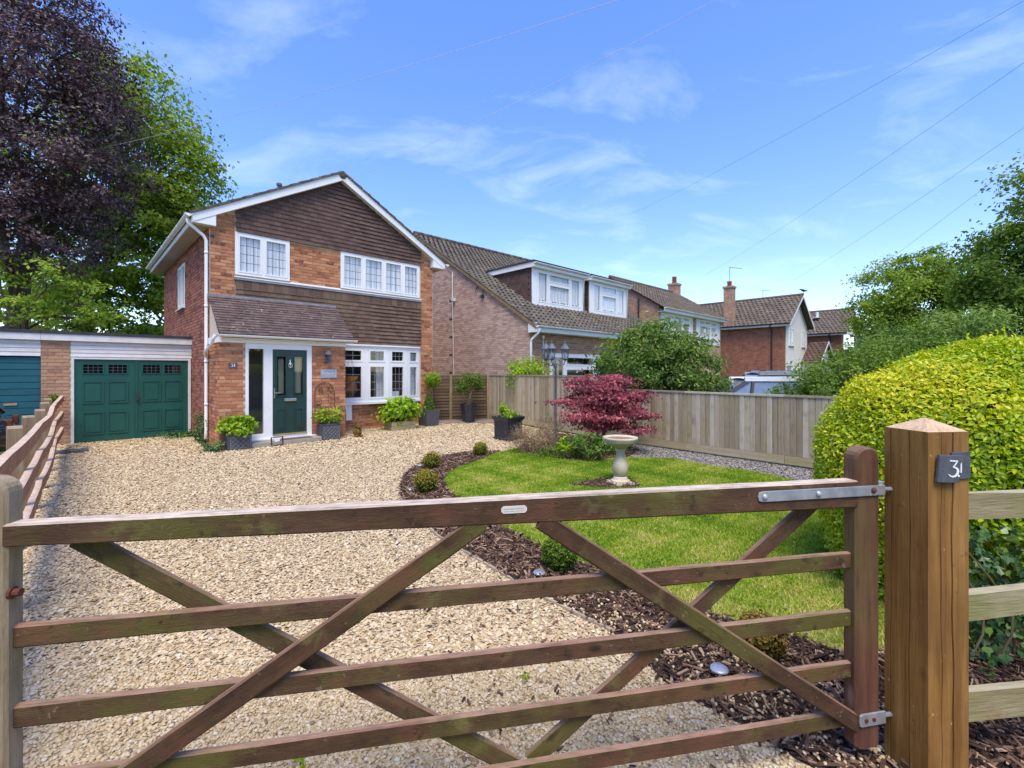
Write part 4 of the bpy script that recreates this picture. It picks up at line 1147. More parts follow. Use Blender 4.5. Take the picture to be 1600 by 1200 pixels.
mb = MB(); mb.box(-1.165, -1.115, GY - .02, GY + .0, .93, 1.13); mb.tube([(-1.14, GY - .02, 1.0), (-1.14, GY - .06, 1.0), (-1.14, GY - .06, .97)], .014, 8)
build('door_handle', mb, M['black_metal'], gar)

gar2 = thing('garage', hw(0, 0), HROT, 'flat roofed garage with ribbed teal door beyond the rail fence', 'garage')
gar2.matrix_basis = house.matrix_basis.copy()
mb = MB(); mb.box(-5.6, -2.834, GY - .09, GY - .03, 2.405, 2.555)
build('fascia', mb, M['white_old'], gar2)
for i in range(4):
    mb = MB(); z0 = 2.04 + i * .092
    mb.add([(-5.1, GY - .005, z0), (-2.834, GY - .005, z0), (-2.834, GY - .018, z0 + .004), (-5.1, GY - .018, z0 + .004), (-2.834, GY - .008, z0 + .090), (-5.1, GY - .008, z0 + .090)], [(0, 1, 2, 3), (3, 2, 4, 5)], tint=.5)
    build('cladding_board', mb, M['white_old'], gar2)
mb = MB(); mb.box(-5.6, -2.834, GY - .11, GY + 5.4, 2.557, 2.624)
build('roof_deck', mb, M['felt'], gar2)
for i in range(14):
    mb = MB(); z0 = .01 + i * .1435
    mb.add([(-5.1, GY + .05, z0), (-2.835, GY + .05, z0), (-2.835, GY + .035, z0 + .012), (-5.1, GY + .035, z0 + .012), (-2.835, GY + .035, z0 + .135), (-5.1, GY + .035, z0 + .135), (-2.835, GY + .05, z0 + .1435), (-5.1, GY + .05, z0 + .1435)], [(0, 1, 2, 3), (3, 2, 4, 5), (5, 4, 6, 7)], tint=.5)
    build('door_slat', mb, M['garage_teal'], gar2, recalc=False)
mb = MB(); mb.box(-5.6, -5.1, GY, GY + 5.3, -.02, 2.41); mb.box(-5.1, -2.834, GY + 5.2, GY + 5.3, 0, 2.41); mb.box(-3.4, -3.2, GY + .015, GY + .02, .95, 1.0)
build('garage_wall', mb, M['brick_far_buff'], gar2)
# ------------------------------------------------------------------ neighbouring houses
RZ4 = Matrix.Rotation(HROT, 4, 'Z')
def house_root(name, x, y, label):
    o = thing(name, (x, y, 0), HROT, label, 'house')
    o.matrix_basis = Matrix.Translation((x, y, 0)) @ RZ4
    return o

chalet = house_root('chalet_house', .614, 15.6, 'pinkish brick chalet house with two white framed dormer windows in its brown tiled roof')
CE, CS, CR = 3.40, .62, 7.2
CWd = 9.4
def chalet_clip(z):
    if z <= CE: return (0, 2 * CR)
    d = (z - CE) / CS
    return (d, 2 * CR - d)
brick_wall(chalet, 'gable_wall', ('x', 0.0, -1), 0, 2 * CR, 0, CE + CS * CR, [], M['brick_pink'], M['mortar_pale'], limit=0, clip=chalet_clip)
brick_wall(chalet, 'front_wall', ('y', 0.0, -1), 0, CWd, 0, CE, [(1.0, 4.6, .9, 2.35)], M['brick_buff'], M['mortar_pale'], limit=0)
mb = MB(); mb.add([(CWd, 0, 0), (CWd, 14.4, 0), (CWd, 14.4, CE), (CWd, CR, CE + CS * CR), (CWd, 0, CE)], [(0, 1, 2, 3, 4)]); mb.add([(0, 14.4, 0), (CWd, 14.4, 0), (CWd, 14.4, CE), (0, 14.4, CE)], [(0, 1, 2, 3)])
build('rear_wall', mb, M['brick_far_buff'], chalet, recalc=False)
window(chalet, 'window', 1.0, 4.6, .9, 2.35, 0, [.24, .76], transom=.66, frame=.09, inside='drape', tr_only=(1,))
# small dark weep bricks up the gable
for yy in (3.95, 2.2):
    pass
for i in range(5):
    for yy in (4.4, 6.2):
        mb = MB(); mb.box(-.022, -.004, yy, yy + .2, 1.6 + i * .74, 1.67 + i * .74)
        build('vent_brick', mb, M['felt'], chalet)
slc = math.hypot(1, CS)
mb = MB()
eo = .38
mb.add([(-.09, -eo, CE + .06 - CS * eo), (CWd + .1, -eo, CE + .06 - CS * eo), (CWd + .1, CR, CE + .06 + CS * CR), (-.09, CR, CE + .06 + CS * CR), (CWd + .1, 14.8, CE + .06 - CS * eo), (-.09, 14.8, CE + .06 - CS * eo)], [(0, 1, 2, 3), (3, 2, 4, 5)], tint=.5)
build('roof', mb, M['roof_tile'], chalet, recalc=False)
dorm = [(1.475, 4.71), (5.13, 8.18)]
DQ = 1.306
DZ0, DZ1 = CE + CS * DQ + .05, 5.72
def keep_roof(a, v):
    x, q = a - .1, v / slc - eo
    for d0, d1 in dorm:
        if d0 < x < d1 and q > DQ - .05 and CE + CS * q < DZ1: return False
    return True
tile_field(chalet, 'roof_tiling', 'roof_tile', (-.11, -eo - .03, CE + .075 - CS * (eo + .03)), (1, 0, 0), (0, 1, CS), CWd + .2, (CR + eo) * slc, .25, .27, M['roof_tile'], 300, th=.015, lift=.03, profile=ROLL, keep=keep_roof)
for i in range(21):
    mb = MB(); mb.tube([(-.1 + i * .46, CR, CE + CS * CR + .13), (.37 + i * .46, CR, CE + CS * CR + .14)], .10, 8)
    build('ridge_tile', mb, M['roof_tile'], chalet, smooth=True)
mb = MB(); mb.prism([(0, 0)], 0, 0) if False else None
mb.add([(-.10, -eo, CE - .05 - CS * eo), (-.10, CR, CE - .05 + CS * CR), (-.10, CR, CE + .08 + CS * CR), (-.10, -eo, CE + .08 - CS * eo), (-.06, -eo, CE - .05 - CS * eo), (-.06, CR, CE - .05 + CS * CR), (-.06, CR, CE + .08 + CS * CR), (-.06, -eo, CE + .08 - CS * eo)], [(0, 1, 2, 3), (4, 7, 6, 5), (0, 4, 5, 1), (3, 2, 6, 7), (0, 3, 7, 4)])
build('verge', mb, M['fence_post_old'], chalet)
mb = MB(); mb.box(-.07, CWd + .1, -eo - .02, -eo + .0, CE - .36, CE - .14); mb.box(-.05, CWd + .1, -eo, -.002, CE - .375, CE - .355); mb.box(-.09, -.055, -eo + .0, .0, CE - .38, CE - .05)
build('fascia', mb, M['white'], chalet)
gutter(chalet, (-.1, -eo - .08, CE - .17), (CWd + .1, -eo - .08, CE - .17), M['white'])
mb = MB(); mb.tube([(.0, -eo - .06, CE - .25), (.0, -eo - .02, CE - .4), (-.02, -.10, CE - .62), (-.02, -.07, CE - .75), (-.02, -.07, .0)], .045, 8)
build('downpipe', mb, M['white'], chalet, smooth=True)
mb = MB(); mb.tube([(.62, -.05, CE - .5), (.62, -.05, 0)], .02, 6); mb.cbox((.62, -.05, CE - .5), (.08, .06, .1))
build('cable_duct', mb, M['white'], chalet)
for (d0, d1) in dorm:
    dm = bpy.data.objects.new('dormer', None); col.objects.link(dm); dm.parent = chalet
    qb = (DZ1 - CE) / CS
    mb = MB()
    for xx in (d0 + .0, d1 - .0):
        mb.add([(xx, DQ, DZ0 - .1), (xx, DQ, DZ1), (xx, qb, DZ1)], [(0, 1, 2)], tint=.4)
    mb.add([(d0, DQ + .02, DZ0 - .1), (d1, DQ + .02, DZ0 - .1), (d1, DQ + .02, DZ0 + .25), (d0, DQ + .02, DZ0 + .25)], [(0, 1, 2, 3)])
    build('cheek', mb, M['wall_tile'], dm, recalc=False)
    # tiles on the cheek that shows
    ms = []
    r = 0
    z = DZ0 - .05
    while z < DZ1 - .06:
        y = DQ + .1 + (0.09 if r % 2 else 0)
        while y < (z - CE) / CS - .05:
            ms.append(Matrix(((0, 0, -.014, d0 - .014), (-.172, 0, 0, y + .172), (0, .125, 0, z), (0, 0, 0, 1))))
            y += .18
        z += .115; r += 1
    pieces('cheek_tile', 'cheek_tiling', TILE, ms, M['wall_tile'], dm, 60)
    mb = MB(); mb.box(d0 - .12, d1 + .12, DQ - .20, DQ - .165, DZ1 - .02, DZ1 + .17); mb.box(d0 - .12, d0 - .085, DQ - .164, qb, DZ1 - .02, DZ1 + .17); mb.box(d1 + .085, d1 + .12, DQ - .164, qb, DZ1 - .02, DZ1 + .17)
    mb.box(d0 - .1, d1 + .1, DQ - .16, DQ + .02, DZ1 - .035, DZ1 - .02)
    mb.box(d0 - .02, d0 + .2, DQ - .05, DQ - .01, DZ0 - .05, DZ1 - .036); mb.box(d1 - .2, d1 + .02, DQ - .05, DQ - .01, DZ0 - .05, DZ1 - .036)
    mb.box(d0 + .2, d1 - .2, DQ - .05, DQ - .01, DZ0 - .05, DZ0 + .06)
    build('white_boarding', mb, M['white'], dm)
    mb = MB(); mb.box(d0 - .15, d1 + .15, DQ - .24, qb + .5, DZ1 + .172, DZ1 + .235)
    build('flat_roof', mb, M['felt'], dm)
    gutter(dm, (d0 - .1, DQ - .26, DZ1 + .15), (d1 + .1, DQ - .26, DZ1 + .15), M['white'])
    mb = MB(); mb.tube([(d1 - .05, DQ - .25, DZ1 + .1), (d1 - .08, DQ - .1, DZ1 - .1), (d1 - .08, DQ - .09, DZ0)], .03, 8)
    build('downpipe', mb, M['white'], dm, smooth=True)
    mb = MB(); mb.box(d0 - .03, d1 + .03, DQ - .12, DQ - .05, DZ0 - .12, DZ0 - .055)
    mb.bar((d0 - .02, DQ, DZ0 - .05), (d0 - .02, qb, DZ1 - .02), .05, .03)
    build('lead_flashing', mb, M['lead'], dm)
    window(dm, 'window', d0 + .2, d1 - .2, DZ0 + .06, DZ1 - .036, DQ - .03, [.25, .74], transom=.66, frame=.085, inside='curtain', sill=False, tr_only=(1,), room=.9)
mb = MB(); mb.tube([(-.12, 4.25, 4.6), (-.12, 4.25, 5.75)], .02, 6); mb.cbox((-.07, 4.25, 4.62), (.12, .14, .12)); mb.tube([(-.12, 4.25, 4.6), (-.03, 4.25, .3)], .012, 5)
build('aerial_pole', mb, M['white_old'], chalet)
mb = MB(); mb.tube([(-.08, 2.6 + .22 * math.cos(t), 4.75 + .22 * math.sin(t)) for t in [i * .32 for i in range(16)]], .012, 5); mb.cbox((-.05, 2.45, 4.55), (.08, .14, .09))
build('cable_loop', mb, M['black_metal'], chalet)
mb = MB(); mb.box(4.7, 5.15, -.10, -.02, 2.62, 3.0)
build('alarm_box', mb, M['yellow'], chalet, bevel=.02)

def plain_wall(parent, name, quads, mat):
    mb = MB()
    for q in quads: mb.add(q, [tuple(range(len(q)))], tint=.5)
    return build(name, mb, mat, parent, recalc=False)

# two storey house with white panelled upper front
h3 = house_root('terraced_house', 7.83, 24.2, 'buff brick two storey house with white panelled upper front behind the big laurel')
E3, S3, R3, W3 = 5.2, .615, 3.0, 8.16
plain_wall(h3, 'brick_wall', [[(0, 0, 0), (0, 2 * R3, 0), (0, 2 * R3, E3), (0, R3, E3 + S3 * R3), (0, 0, E3)], [(W3, 0, 0), (W3, 2 * R3, 0), (W3, 2 * R3, E3), (W3, R3, E3 + S3 * R3), (W3, 0, E3)], [(0, 0, 0), (W3, 0, 0), (W3, 0, E3), (0, 0, E3)], [(0, 2 * R3, 0), (W3, 2 * R3, 0), (W3, 2 * R3, E3), (0, 2 * R3, E3)]], M['brick_far_buff'])
mb = MB(); mb.box(.1, 3.9, -.06, -.01, 3.35, 5.02); mb.box(4.4, W3 - .3, -.06, -.01, 3.35, 5.02)
build('white_panel', mb, M['white_wall'], h3)
window(h3, 'window', .7, 3.5, 3.7, 4.85, -.06, [.33, .66], transom=.7, frame=.08, inside='curtain', sill=True, interior=False)
window(h3, 'window', 4.7, 7.3, 3.7, 4.85, -.06, [.33, .66], transom=.7, frame=.08, inside='curtain', sill=True, interior=False)
mb = MB(); mb.box(.74, 3.46, -.058, -.056, 3.74, 4.81); mb.box(4.74, 7.26, -.058, -.056, 3.74, 4.81)
build('window_backing', mb, M['room'], h3)
mb = MB(); s3 = math.hypot(1, S3)
mb.add([(-.15, -.35, E3 + .05 - S3 * .35), (W3 + .15, -.35, E3 + .05 - S3 * .35), (W3 + .15, R3, E3 + .05 + S3 * R3), (-.15, R3, E3 + .05 + S3 * R3), (W3 + .15, 2 * R3 + .35, E3 + .05 - S3 * .35), (-.15, 2 * R3 + .35, E3 + .05 - S3 * .35)], [(0, 1, 2, 3), (3, 2, 4, 5)], tint=.5)
build('roof', mb, M['roof_tile_brown'], h3, recalc=False)
tile_field(h3, 'roof_tiling', 'roof_tile', (-.16, -.37, E3 + .06 - S3 * .37), (1, 0, 0), (0, 1, S3), W3 + .32, (R3 + .37) * s3, .30, .31, M['roof_tile_brown'], 0, th=.015, lift=.03, profile=ROLL)
mb = MB(); mb.tube([(-.15, R3, E3 + .12 + S3 * R3), (W3 + .15, R3, E3 + .12 + S3 * R3)], .10, 8)
build('ridge', mb, M['roof_tile_brown'], h3, smooth=True)
mb = MB(); mb.box(-.12, W3 + .12, -.36, -.33, E3 - .34, E3 - .12); mb.box(-.1, W3 + .1, -.33, 0, E3 - .34, E3 - .32)
build('fascia', mb, M['white'], h3)
gutter(h3, (-.15, -.42, E3 - .14), (W3 + .15, -.42, E3 - .14), M['white'])
mb = MB(); mb.tube([(-.05, 1.2, E3 + .5), (-.05, 1.2, 0)], .045, 8)
build('downpipe', mb, M['black_metal'], h3)
mb = MB(); mb.box(7.45, 8.1, R3 - .3, R3 + .3, E3 + S3 * R3 - .4, E3 + S3 * R3 + .62); mb.box(7.40, 8.15, R3 - .35, R3 + .35, E3 + S3 * R3 + .62, E3 + S3 * R3 + .75)
ch = build('chimney', mb, M['brick_far_buff'], h3)
mb = MB(); mb.lathe([(.16, 0), (.14, .4), (.17, .42), (.15, .5)], 12, Matrix.Translation((7.77, R3, E3 + S3 * R3 + .75)))
build('chimney_pot', mb, M['terracotta'], ch, smooth=True)

def gable_house(name, x, y, label, front, chim, aerial, porch, vent=False):
    h = house_root(name, x, y, label)
    E, W_, D_, A = 5.2, 5.9, 8.0, 7.25
    sl_ = (A - E) / (W_ / 2)
    plain_wall(h, 'brick_wall', [[(0, 0, 0), (0, D_, 0), (0, D_, E), (0, 0, E)], [(W_, 0, 0), (W_, D_, 0), (W_, D_, E), (W_, 0, E)], [(0, D_, 0), (W_, D_, 0), (W_, D_, E), (W_ / 2, D_, A), (0, D_, E)], [(0, .02, 0), (W_, .02, 0), (W_, .02, E), (W_ / 2, .02, A), (0, .02, E)]], M['brick_far'])
    if front == 'white_wall':
        mb = MB(); mb.prism([(.22, 0), (W_ - .22, 0), (W_ - .22, E), (W_ / 2, A - .12), (.22, E)], -.05, .0)
        build('white_front', mb, M['white_wall'], h)
        for (a, b) in ((.75, 2.0), (4.1, 5.1)):
            window(h, 'window', a, b, 3.55, 4.85, -.06, [.5], frame=.08, sill=True, interior=False)
            mb = MB(); mb.box(a + .04, b - .04, -.058, -.054, 3.6, 4.8)
            build('window_backing', mb, M['drape'], h)
        mb = MB(); mb.box(.4, 1.3, -.08, -.052, .9, 2.1)
        build('lower_window', mb, M['car_glass'], h)
    else:
        for i in range(10):
            z0 = E - .12 + i * .25
            hw_ = min(W_ / 2 + .1, (A - z0) / sl_)
            if hw_ < .15: break
            hw2_ = max(.02, min(W_ / 2 + .1, (A - z0 - .245) / sl_))
            mb = MB(); mb.prism([(W_ / 2 - hw_, z0), (W_ / 2 + hw_, z0), (W_ / 2 + hw2_, z0 + .245), (W_ / 2 - hw2_, z0 + .245)], -.09 + .0, -.03)
            build('gable_board', mb, M['cream'], h)
        mb = MB(); mb.box(.6, 5.3, -.04, .01, 3.6, E - .16)
        build('window_band', mb, M['car_glass'], h)
    s_ = math.hypot(1, sl_)
    for k, (X0, dx) in enumerate(((-.4, 1), (W_ + .4, -1))):
        zb = E - sl_ * .4 + .08
        mb = MB(); mb.add([(X0, -.45, zb), (X0 + dx * (W_ / 2 + .4), -.45, A + .08), (X0 + dx * (W_ / 2 + .4), D_ + .3, A + .08), (X0, D_ + .3, zb)], [(0, 1, 2, 3)])
        build('roof_slope', mb, M['roof_tile_brown'], h, recalc=False)
        if k == 0:
            tile_field(h, 'roof_tiling', 'roof_tile', (X0, D_ + .3, zb + .012), (0, -1, 0), (1, 0, sl_), D_ + .78, (W_ / 2 + .4) * s_, .30, .33, M['roof_tile_brown'], 0, th=.015, lift=.03, profile=ROLL)
        mb = MB(); mb.prism([(X0, zb - .16), (X0 + dx * (W_ / 2 + .4), A - .1), (X0 + dx * (W_ / 2 + .4), A + .07), (X0, zb + .0)], -.47, -.43)
        build('barge_board', mb, M['white'], h)
    mb = MB(); mb.tube([(W_ / 2, -.46, A + .13), (W_ / 2, D_ + .3, A + .13)], .10, 8)
    build('ridge', mb, M['roof_tile_brown'], h, smooth=True)
    mb = MB(); mb.box(-.40, -.36, -.44, D_ + .3, E - .36, E - .18); mb.box(-.36, .0, -.4, D_ + .3, E - .34, E - .32)
    build('fascia', mb, M['white_old'], h)
    gutter(h, (-.46, -.45, E - .17), (-.46, D_ + .3, E - .17), M['black_metal'])
    mb = MB(); mb.tube([(-.45, .8, E - .2), (-.40, .8, E - .4), (-.06, .8, E - .7), (-.06, .8, 0)], .05, 8)
    build('downpipe', mb, M['black_metal'], h)
    if chim:
        cx, cy, zt = chim
        mb = MB(); mb.box(cx - .32, cx + .32, cy - .32, cy + .32, 4.8, zt); mb.box(cx - .38, cx + .38, cy - .38, cy + .38, zt, zt + .14)
        ch = build('chimney', mb, M['brick_far_buff'], h)
        mb = MB(); mb.lathe([(.17, 0), (.15, .3), (.19, .33), (.16, .42)], 12, Matrix.Translation((cx, cy, zt + .14)))
        build('chimney_pot', mb, M['terracotta'], ch, smooth=True)
        if aerial:
            mb = MB(); z = zt + .1
            mb.tube([(cx, cy, z), (cx, cy, z + 1.5)], .018, 5); mb.tube([(cx, cy, z + 1.5), (cx + 1.0, cy - .55, z + 1.5)], .014, 5)
            for k in range(6):
                q = Vector((cx + .17 * k, cy - .09 * k, z + 1.5)); mb.tube([q + Vector((.05, .12, 0)), q - Vector((.05, .12, 0))], .008, 4)
            build('aerial', mb, M['grey_metal'], ch)
    if porch:
        x0, x1, ze, za, yf = 3.9, 8.7, 2.3, 3.95, -1.25
        mb = MB(); mb.prism([(x0 + .2, 0), (x1 - .2, 0), (x1 - .2, ze), ((x0 + x1) / 2, za - .1), (x0 + .2, ze)], yf + .1, -.06)
        build('porch', mb, M['white_wall'], h)
        mb = MB(); xm = (x0 + x1) / 2
        mb.add([(x0, yf - .1, ze), (x0, -.06, ze), (xm, -.06, za), (xm, yf - .1, za), (x1, yf - .1, ze), (x1, -.06, ze)], [(0, 3, 2, 1), (3, 4, 5, 2)])
        build('porch_roof', mb, M['roof_tile_brown'], h, recalc=False)
        dd = Vector((xm - x0, 0, za - ze))
        tile_field(h, 'porch_tiling', 'porch_tile', (x0, -.06, ze + .01), (0, -1, 0), tuple(dd), -.06 - (yf - .1), dd.length, .3, .33, M['wall_tile'], 0, th=.015, lift=.03, profile=ROLL)
        mb = MB(); mb.bar((x0, yf - .12, ze), (xm, yf - .12, za), .03, .16); mb.bar((xm, yf - .12, za), (x1, yf - .12, ze), .03, .16)
        build('porch_barge', mb, M['white'], h)
    if vent:
        mb = MB(); mb.tube([(1.9, 2.2, 6.4), (1.9, 2.2, 7.2)], .12, 8); mb.cbox((1.7, 2.2, 6.65), (.7, .5, .06))
        build('roof_vent', mb, M['white_old'], h)
    return h
h4 = gable_house('gabled_house', 19.1, 31.9, 'red brick house with white gable front, side chimney and brown tiled porch', 'white_wall', (.1, 3.75, 8.0), True, True)
h5 = gable_house('gabled_house', 28.6, 39.5, 'red brick house with cream boarded gable, farthest of the row', 'cream', (2.4, 7.0, 8.3), True, False, True)
# low houses glimpsed beyond the garages
def bungalow(x, y, rz, label, A=4.6, W_=5.0, D_=8.0):
    h = thing('bungalow', (x, y, 0), rz, label, 'house')
    h.matrix_basis = Matrix.Translation((x, y, 0)) @ Matrix.Rotation(rz, 4, 'Z')
    E = A - 1.5
    plain_wall(h, 'brick_wall', [[(0, 0, 0), (W_, 0, 0), (W_, 0, E), (W_ / 2, 0, A), (0, 0, E)], [(0, D_, 0), (W_, D_, 0), (W_, D_, E), (W_ / 2, D_, A), (0, D_, E)], [(0, 0, 0), (0, D_, 0), (0, D_, E), (0, 0, E)], [(W_, 0, 0), (W_, D_, 0), (W_, D_, E), (W_, 0, E)]], M['brick_far_buff'])
    mb = MB(); s = (A - E) / (W_ / 2)
    mb.add([(-.4, -.3, E - s * .4 + .1), (W_ / 2, -.3, A + .1), (W_ / 2, D_ + .3, A + .1), (-.4, D_ + .3, E - s * .4 + .1), (W_ + .4, -.3, E - s * .4 + .1), (W_ + .4, D_ + .3, E - s * .4 + .1)], [(0, 1, 2, 3), (1, 4, 5, 2)])
    build('roof', mb, M['roof_tile_brown'], h, recalc=False)
    mb = MB(); mb.bar((-.4, -.31, E - s * .4), (W_ / 2, -.31, A), .04, .2); mb.bar((W_ / 2, -.31, A), (W_ + .4, -.31, E - s * .4), .04, .2)
    build('barge_board', mb, M['felt'], h)
    mb = MB(); mb.box(W_ / 2 - .6, W_ / 2 + .6, -.04, -.01, 1.2, 2.6)
    build('window', mb, M['car_glass'], h)
    return h
bungalow(-28.2, 31, math.radians(20), 'low brick bungalow with dark barge boards beyond the flat garage roof', 5.0, 5.5)
bungalow(-47, 38, math.radians(50), 'low tiled bungalow half hidden behind the copper beech', 6.1, 9, 12)

# ------------------------------------------------------------------ close board fences
BOARD = ([(0, .6, 0), (.03, .25, 0), (.07, 0, 0), (.93, -.12, 0), (.97, .2, 0), (1, .6, 0), (0, .6, 1), (.03, .25, 1), (.07, 0, 1), (.93, -.12, 1), (.97, .2, 1), (1, .6, 1)],
         [(0, 1, 7, 6), (1, 2, 8, 7), (2, 3, 9, 8), (3, 4, 10, 9), (4, 5, 11, 10), (6, 7, 8, 9, 10, 11), (5, 4, 3, 2, 1, 0), (5, 0, 6, 11)])
def board_fence(A, B, ztop, label, bw=.097):
    A, B = Vector((*A, 0)), Vector((*B, 0))
    d = B - A; L = d.length; rz = math.atan2(d.y, d.x)
    f = thing('board_fence', A, rz, label, 'fence')
    f.matrix_basis = Matrix.Translation(A) @ Matrix.Rotation(rz, 4, 'Z')
    n = int(L / bw)
    ms = []
    for i in range(n):
        ms.append(Matrix(((bw + .001, 0, 0, i * bw), (0, .026, 0, -.026 + random.uniform(-.003, .003)), (0, 0, ztop - .05 - .2 + random.uniform(-.006, .006), .20), (0, 0, 0, 1))))
    ms2 = []
    mb = MB(); mb.add(*BOARD, tint=0.0)
    for i, m in enumerate(ms):
        # real size boards so that the grain keeps its scale
        me = None
        b2 = MB(); b2.add([(x * m[0][0], y * m[1][1], z * m[2][2]) for x, y, z in BOARD[0]], BOARD[1], tint=0.0)
        if i % 6 == 0:
            share = [mesh_of('board', b2, M['board'])]
        link('board', share[0], f, Matrix.Translation((m[0][3], m[1][3], m[2][3])))
    seg = 1.9
    k = int(math.ceil(L / seg))
    for i in range(k):
        a, b = i * seg, min(L, (i + 1) * seg)
        mb = MB(); mb.box(a, b - .006, -.03, .015, .045, .195)
        build('gravel_board', mb, M['gravel_board'], f)
        mb = MB(); mb.box(a, b - .006, -.045, .045, ztop - .048, ztop - .012)
        build('capping', mb, M['board'], f)
    for i in range(k + 1):
        mb = MB(); mb.box(min(i * seg, L) - .05, min(i * seg, L) + .05, .02, .12, -.1, ztop - .05)
        build('post', mb, M['board'], f)
    for z in (.4, ztop - .3):
        mb = MB(); mb.box(0, L, .004, .06, z, z + .08)
        build('arris_rail', mb, M['board'], f)
    return f
board_fence((-.79, 16.1), (2.42, 11.06), 1.60, 'tall silvered close board fence behind the black planter')
board_fence((2.43, 11.04), (7.4, 5.2), 1.29, 'low silvered close board fence behind the bird bath and red maple')

# brown lap fence at the side of the house
A = hw(6.27, .5); B = hw(8.30, -.5)
d = B - A; rz = math.atan2(d.y, d.x); L = d.length
lap = thing('lap_fence', A, rz, 'brown lap panel fence closing the side passage of the house', 'fence')
for (a, b) in ((.04, .84), (.95, L - .10)):
    for i in range(14):
        z0 = .05 + i * .105
        mb = MB(); mb.add([(a, -.032, z0), (b, -.032, z0), (b, -.012, z0 + .118), (a, -.012, z0 + .118), (a, -.018, z0), (b, -.018, z0), (b, 0, z0 + .118), (a, 0, z0 + .118)], [(0, 1, 2, 3), (4, 7, 6, 5), (0, 4, 5, 1), (3, 2, 6, 7), (0, 3, 7, 4), (1, 5, 6, 2)], tint=.0)
        build('lap_board', mb, M['lap_board'], lap)
for a in (0, .845, L - .09):
    mb = MB(); mb.box(a, a + .09, -.06, .04, -.05, 1.56)
    build('post', mb, M['fence_post_old'], lap)
mb = MB(); mb.box(0, L, -.02, .05, 1.52, 1.555)
build('top_rail', mb, M['lap_board'], lap)

# ------------------------------------------------------------------ worn post and rail fence on the left of the drive
rf_pts = [(-2.05, 1.62), (-3.59, 3.19), (-4.72, 4.40), (-5.85, 5.62), (-6.78, 6.62), (-7.80, 7.70), (-8.82, 8.80), (-10.20, 10.28)]
rfl = thing('rail_fence', (rf_pts[0][0], rf_pts[0][1], 0), 0, 'worn reddish post and rail fence along the gravel drive', 'fence')
base = Vector((rf_pts[0][0], rf_pts[0][1], 0))
rail_z = [[1.06, 1.05, 1.02, 1.0, 1.0, 1.05, 1.03, 1.09], [.70, .70, .68, .66, .68, .70, .69, .74], [.34, .34, .33, .30, .34, .35, .34, .38]]
def bent_rail(pts, w, h):
    mb = MB()
    V = []
    n = len(pts)
    for i, p in enumerate(pts):
        dd = (pts[min(i + 1, n - 1)] - pts[max(i - 1, 0)]); dd.z = 0; dd.normalize()
        s = Vector((dd.y, -dd.x, 0))
        j = random.uniform(-.004, .004)
        for a, b in ((-1, -1), (1, -1), (1, 1), (-1, 1)):
            V.append(tuple(p + s * (a * w / 2 + j) + Vector((0, 0, b * h / 2 + j))))
    F = []
    for i in range(n - 1):
        for k in range(4):
            F.append((i * 4 + k, i * 4 + (k + 1) % 4, (i + 1) * 4 + (k + 1) % 4, (i + 1) * 4 + k))
    F += [(3, 2, 1, 0), tuple((n - 1) * 4 + k for k in range(4))]
    mb.add(V, F, tint=.3)
    return mb
off = [Vector((random.uniform(-.05, .05), random.uniform(-.05, .05), 0)) for _ in rf_pts]
for r in range(3):
    pts = []
    for i in range(len(rf_pts) - 1):
        p0 = Vector((*rf_pts[i], rail_z[r][i])) - base + off[i]; p1 = Vector((*rf_pts[i + 1], rail_z[r][i + 1])) - base + off[i + 1]
        for t in (0, .25, .5, .75):
            q = p0.lerp(p1, t); q.z += -.02 * math.sin(math.pi * t) * (1 if r else .4)
            pts.append(q)
    pts.append(p1)
    build('rail', bent_rail(pts, .055, .125), M['rail_red'], rfl)
for i, (x, y) in enumerate(rf_pts[:-1]):
    if i == 0: continue
    mb = MB(); zt = 1.16 + random.uniform(-.02, .02)
    mb.box(-.06, .06, -.05, .05, gz(y) - .1, zt - .02)
    mb.prism([(-.06, zt - .02), (.06, zt - .02), (.045, zt), (-.045, zt)], -.05, .05)
    dd = Vector((.68, -.73, 0)); s = Vector((-.73, -.68, 0))
    build('post', mb, M['fence_post_old'], rfl, Matrix.Translation(Vector((x, y, 0)) - base + s * .10 + off[i]) @ Matrix.Rotation(math.atan2(dd.y, dd.x) + .15, 4, 'Z'))

# ------------------------------------------------------------------ the gate
GA = math.radians(10.4)
gate = thing('five_bar_gate', (1.658, 2.05, 0), GA, 'wide brown five bar timber gate, mossy, hinged on the thick oak post', 'gate')
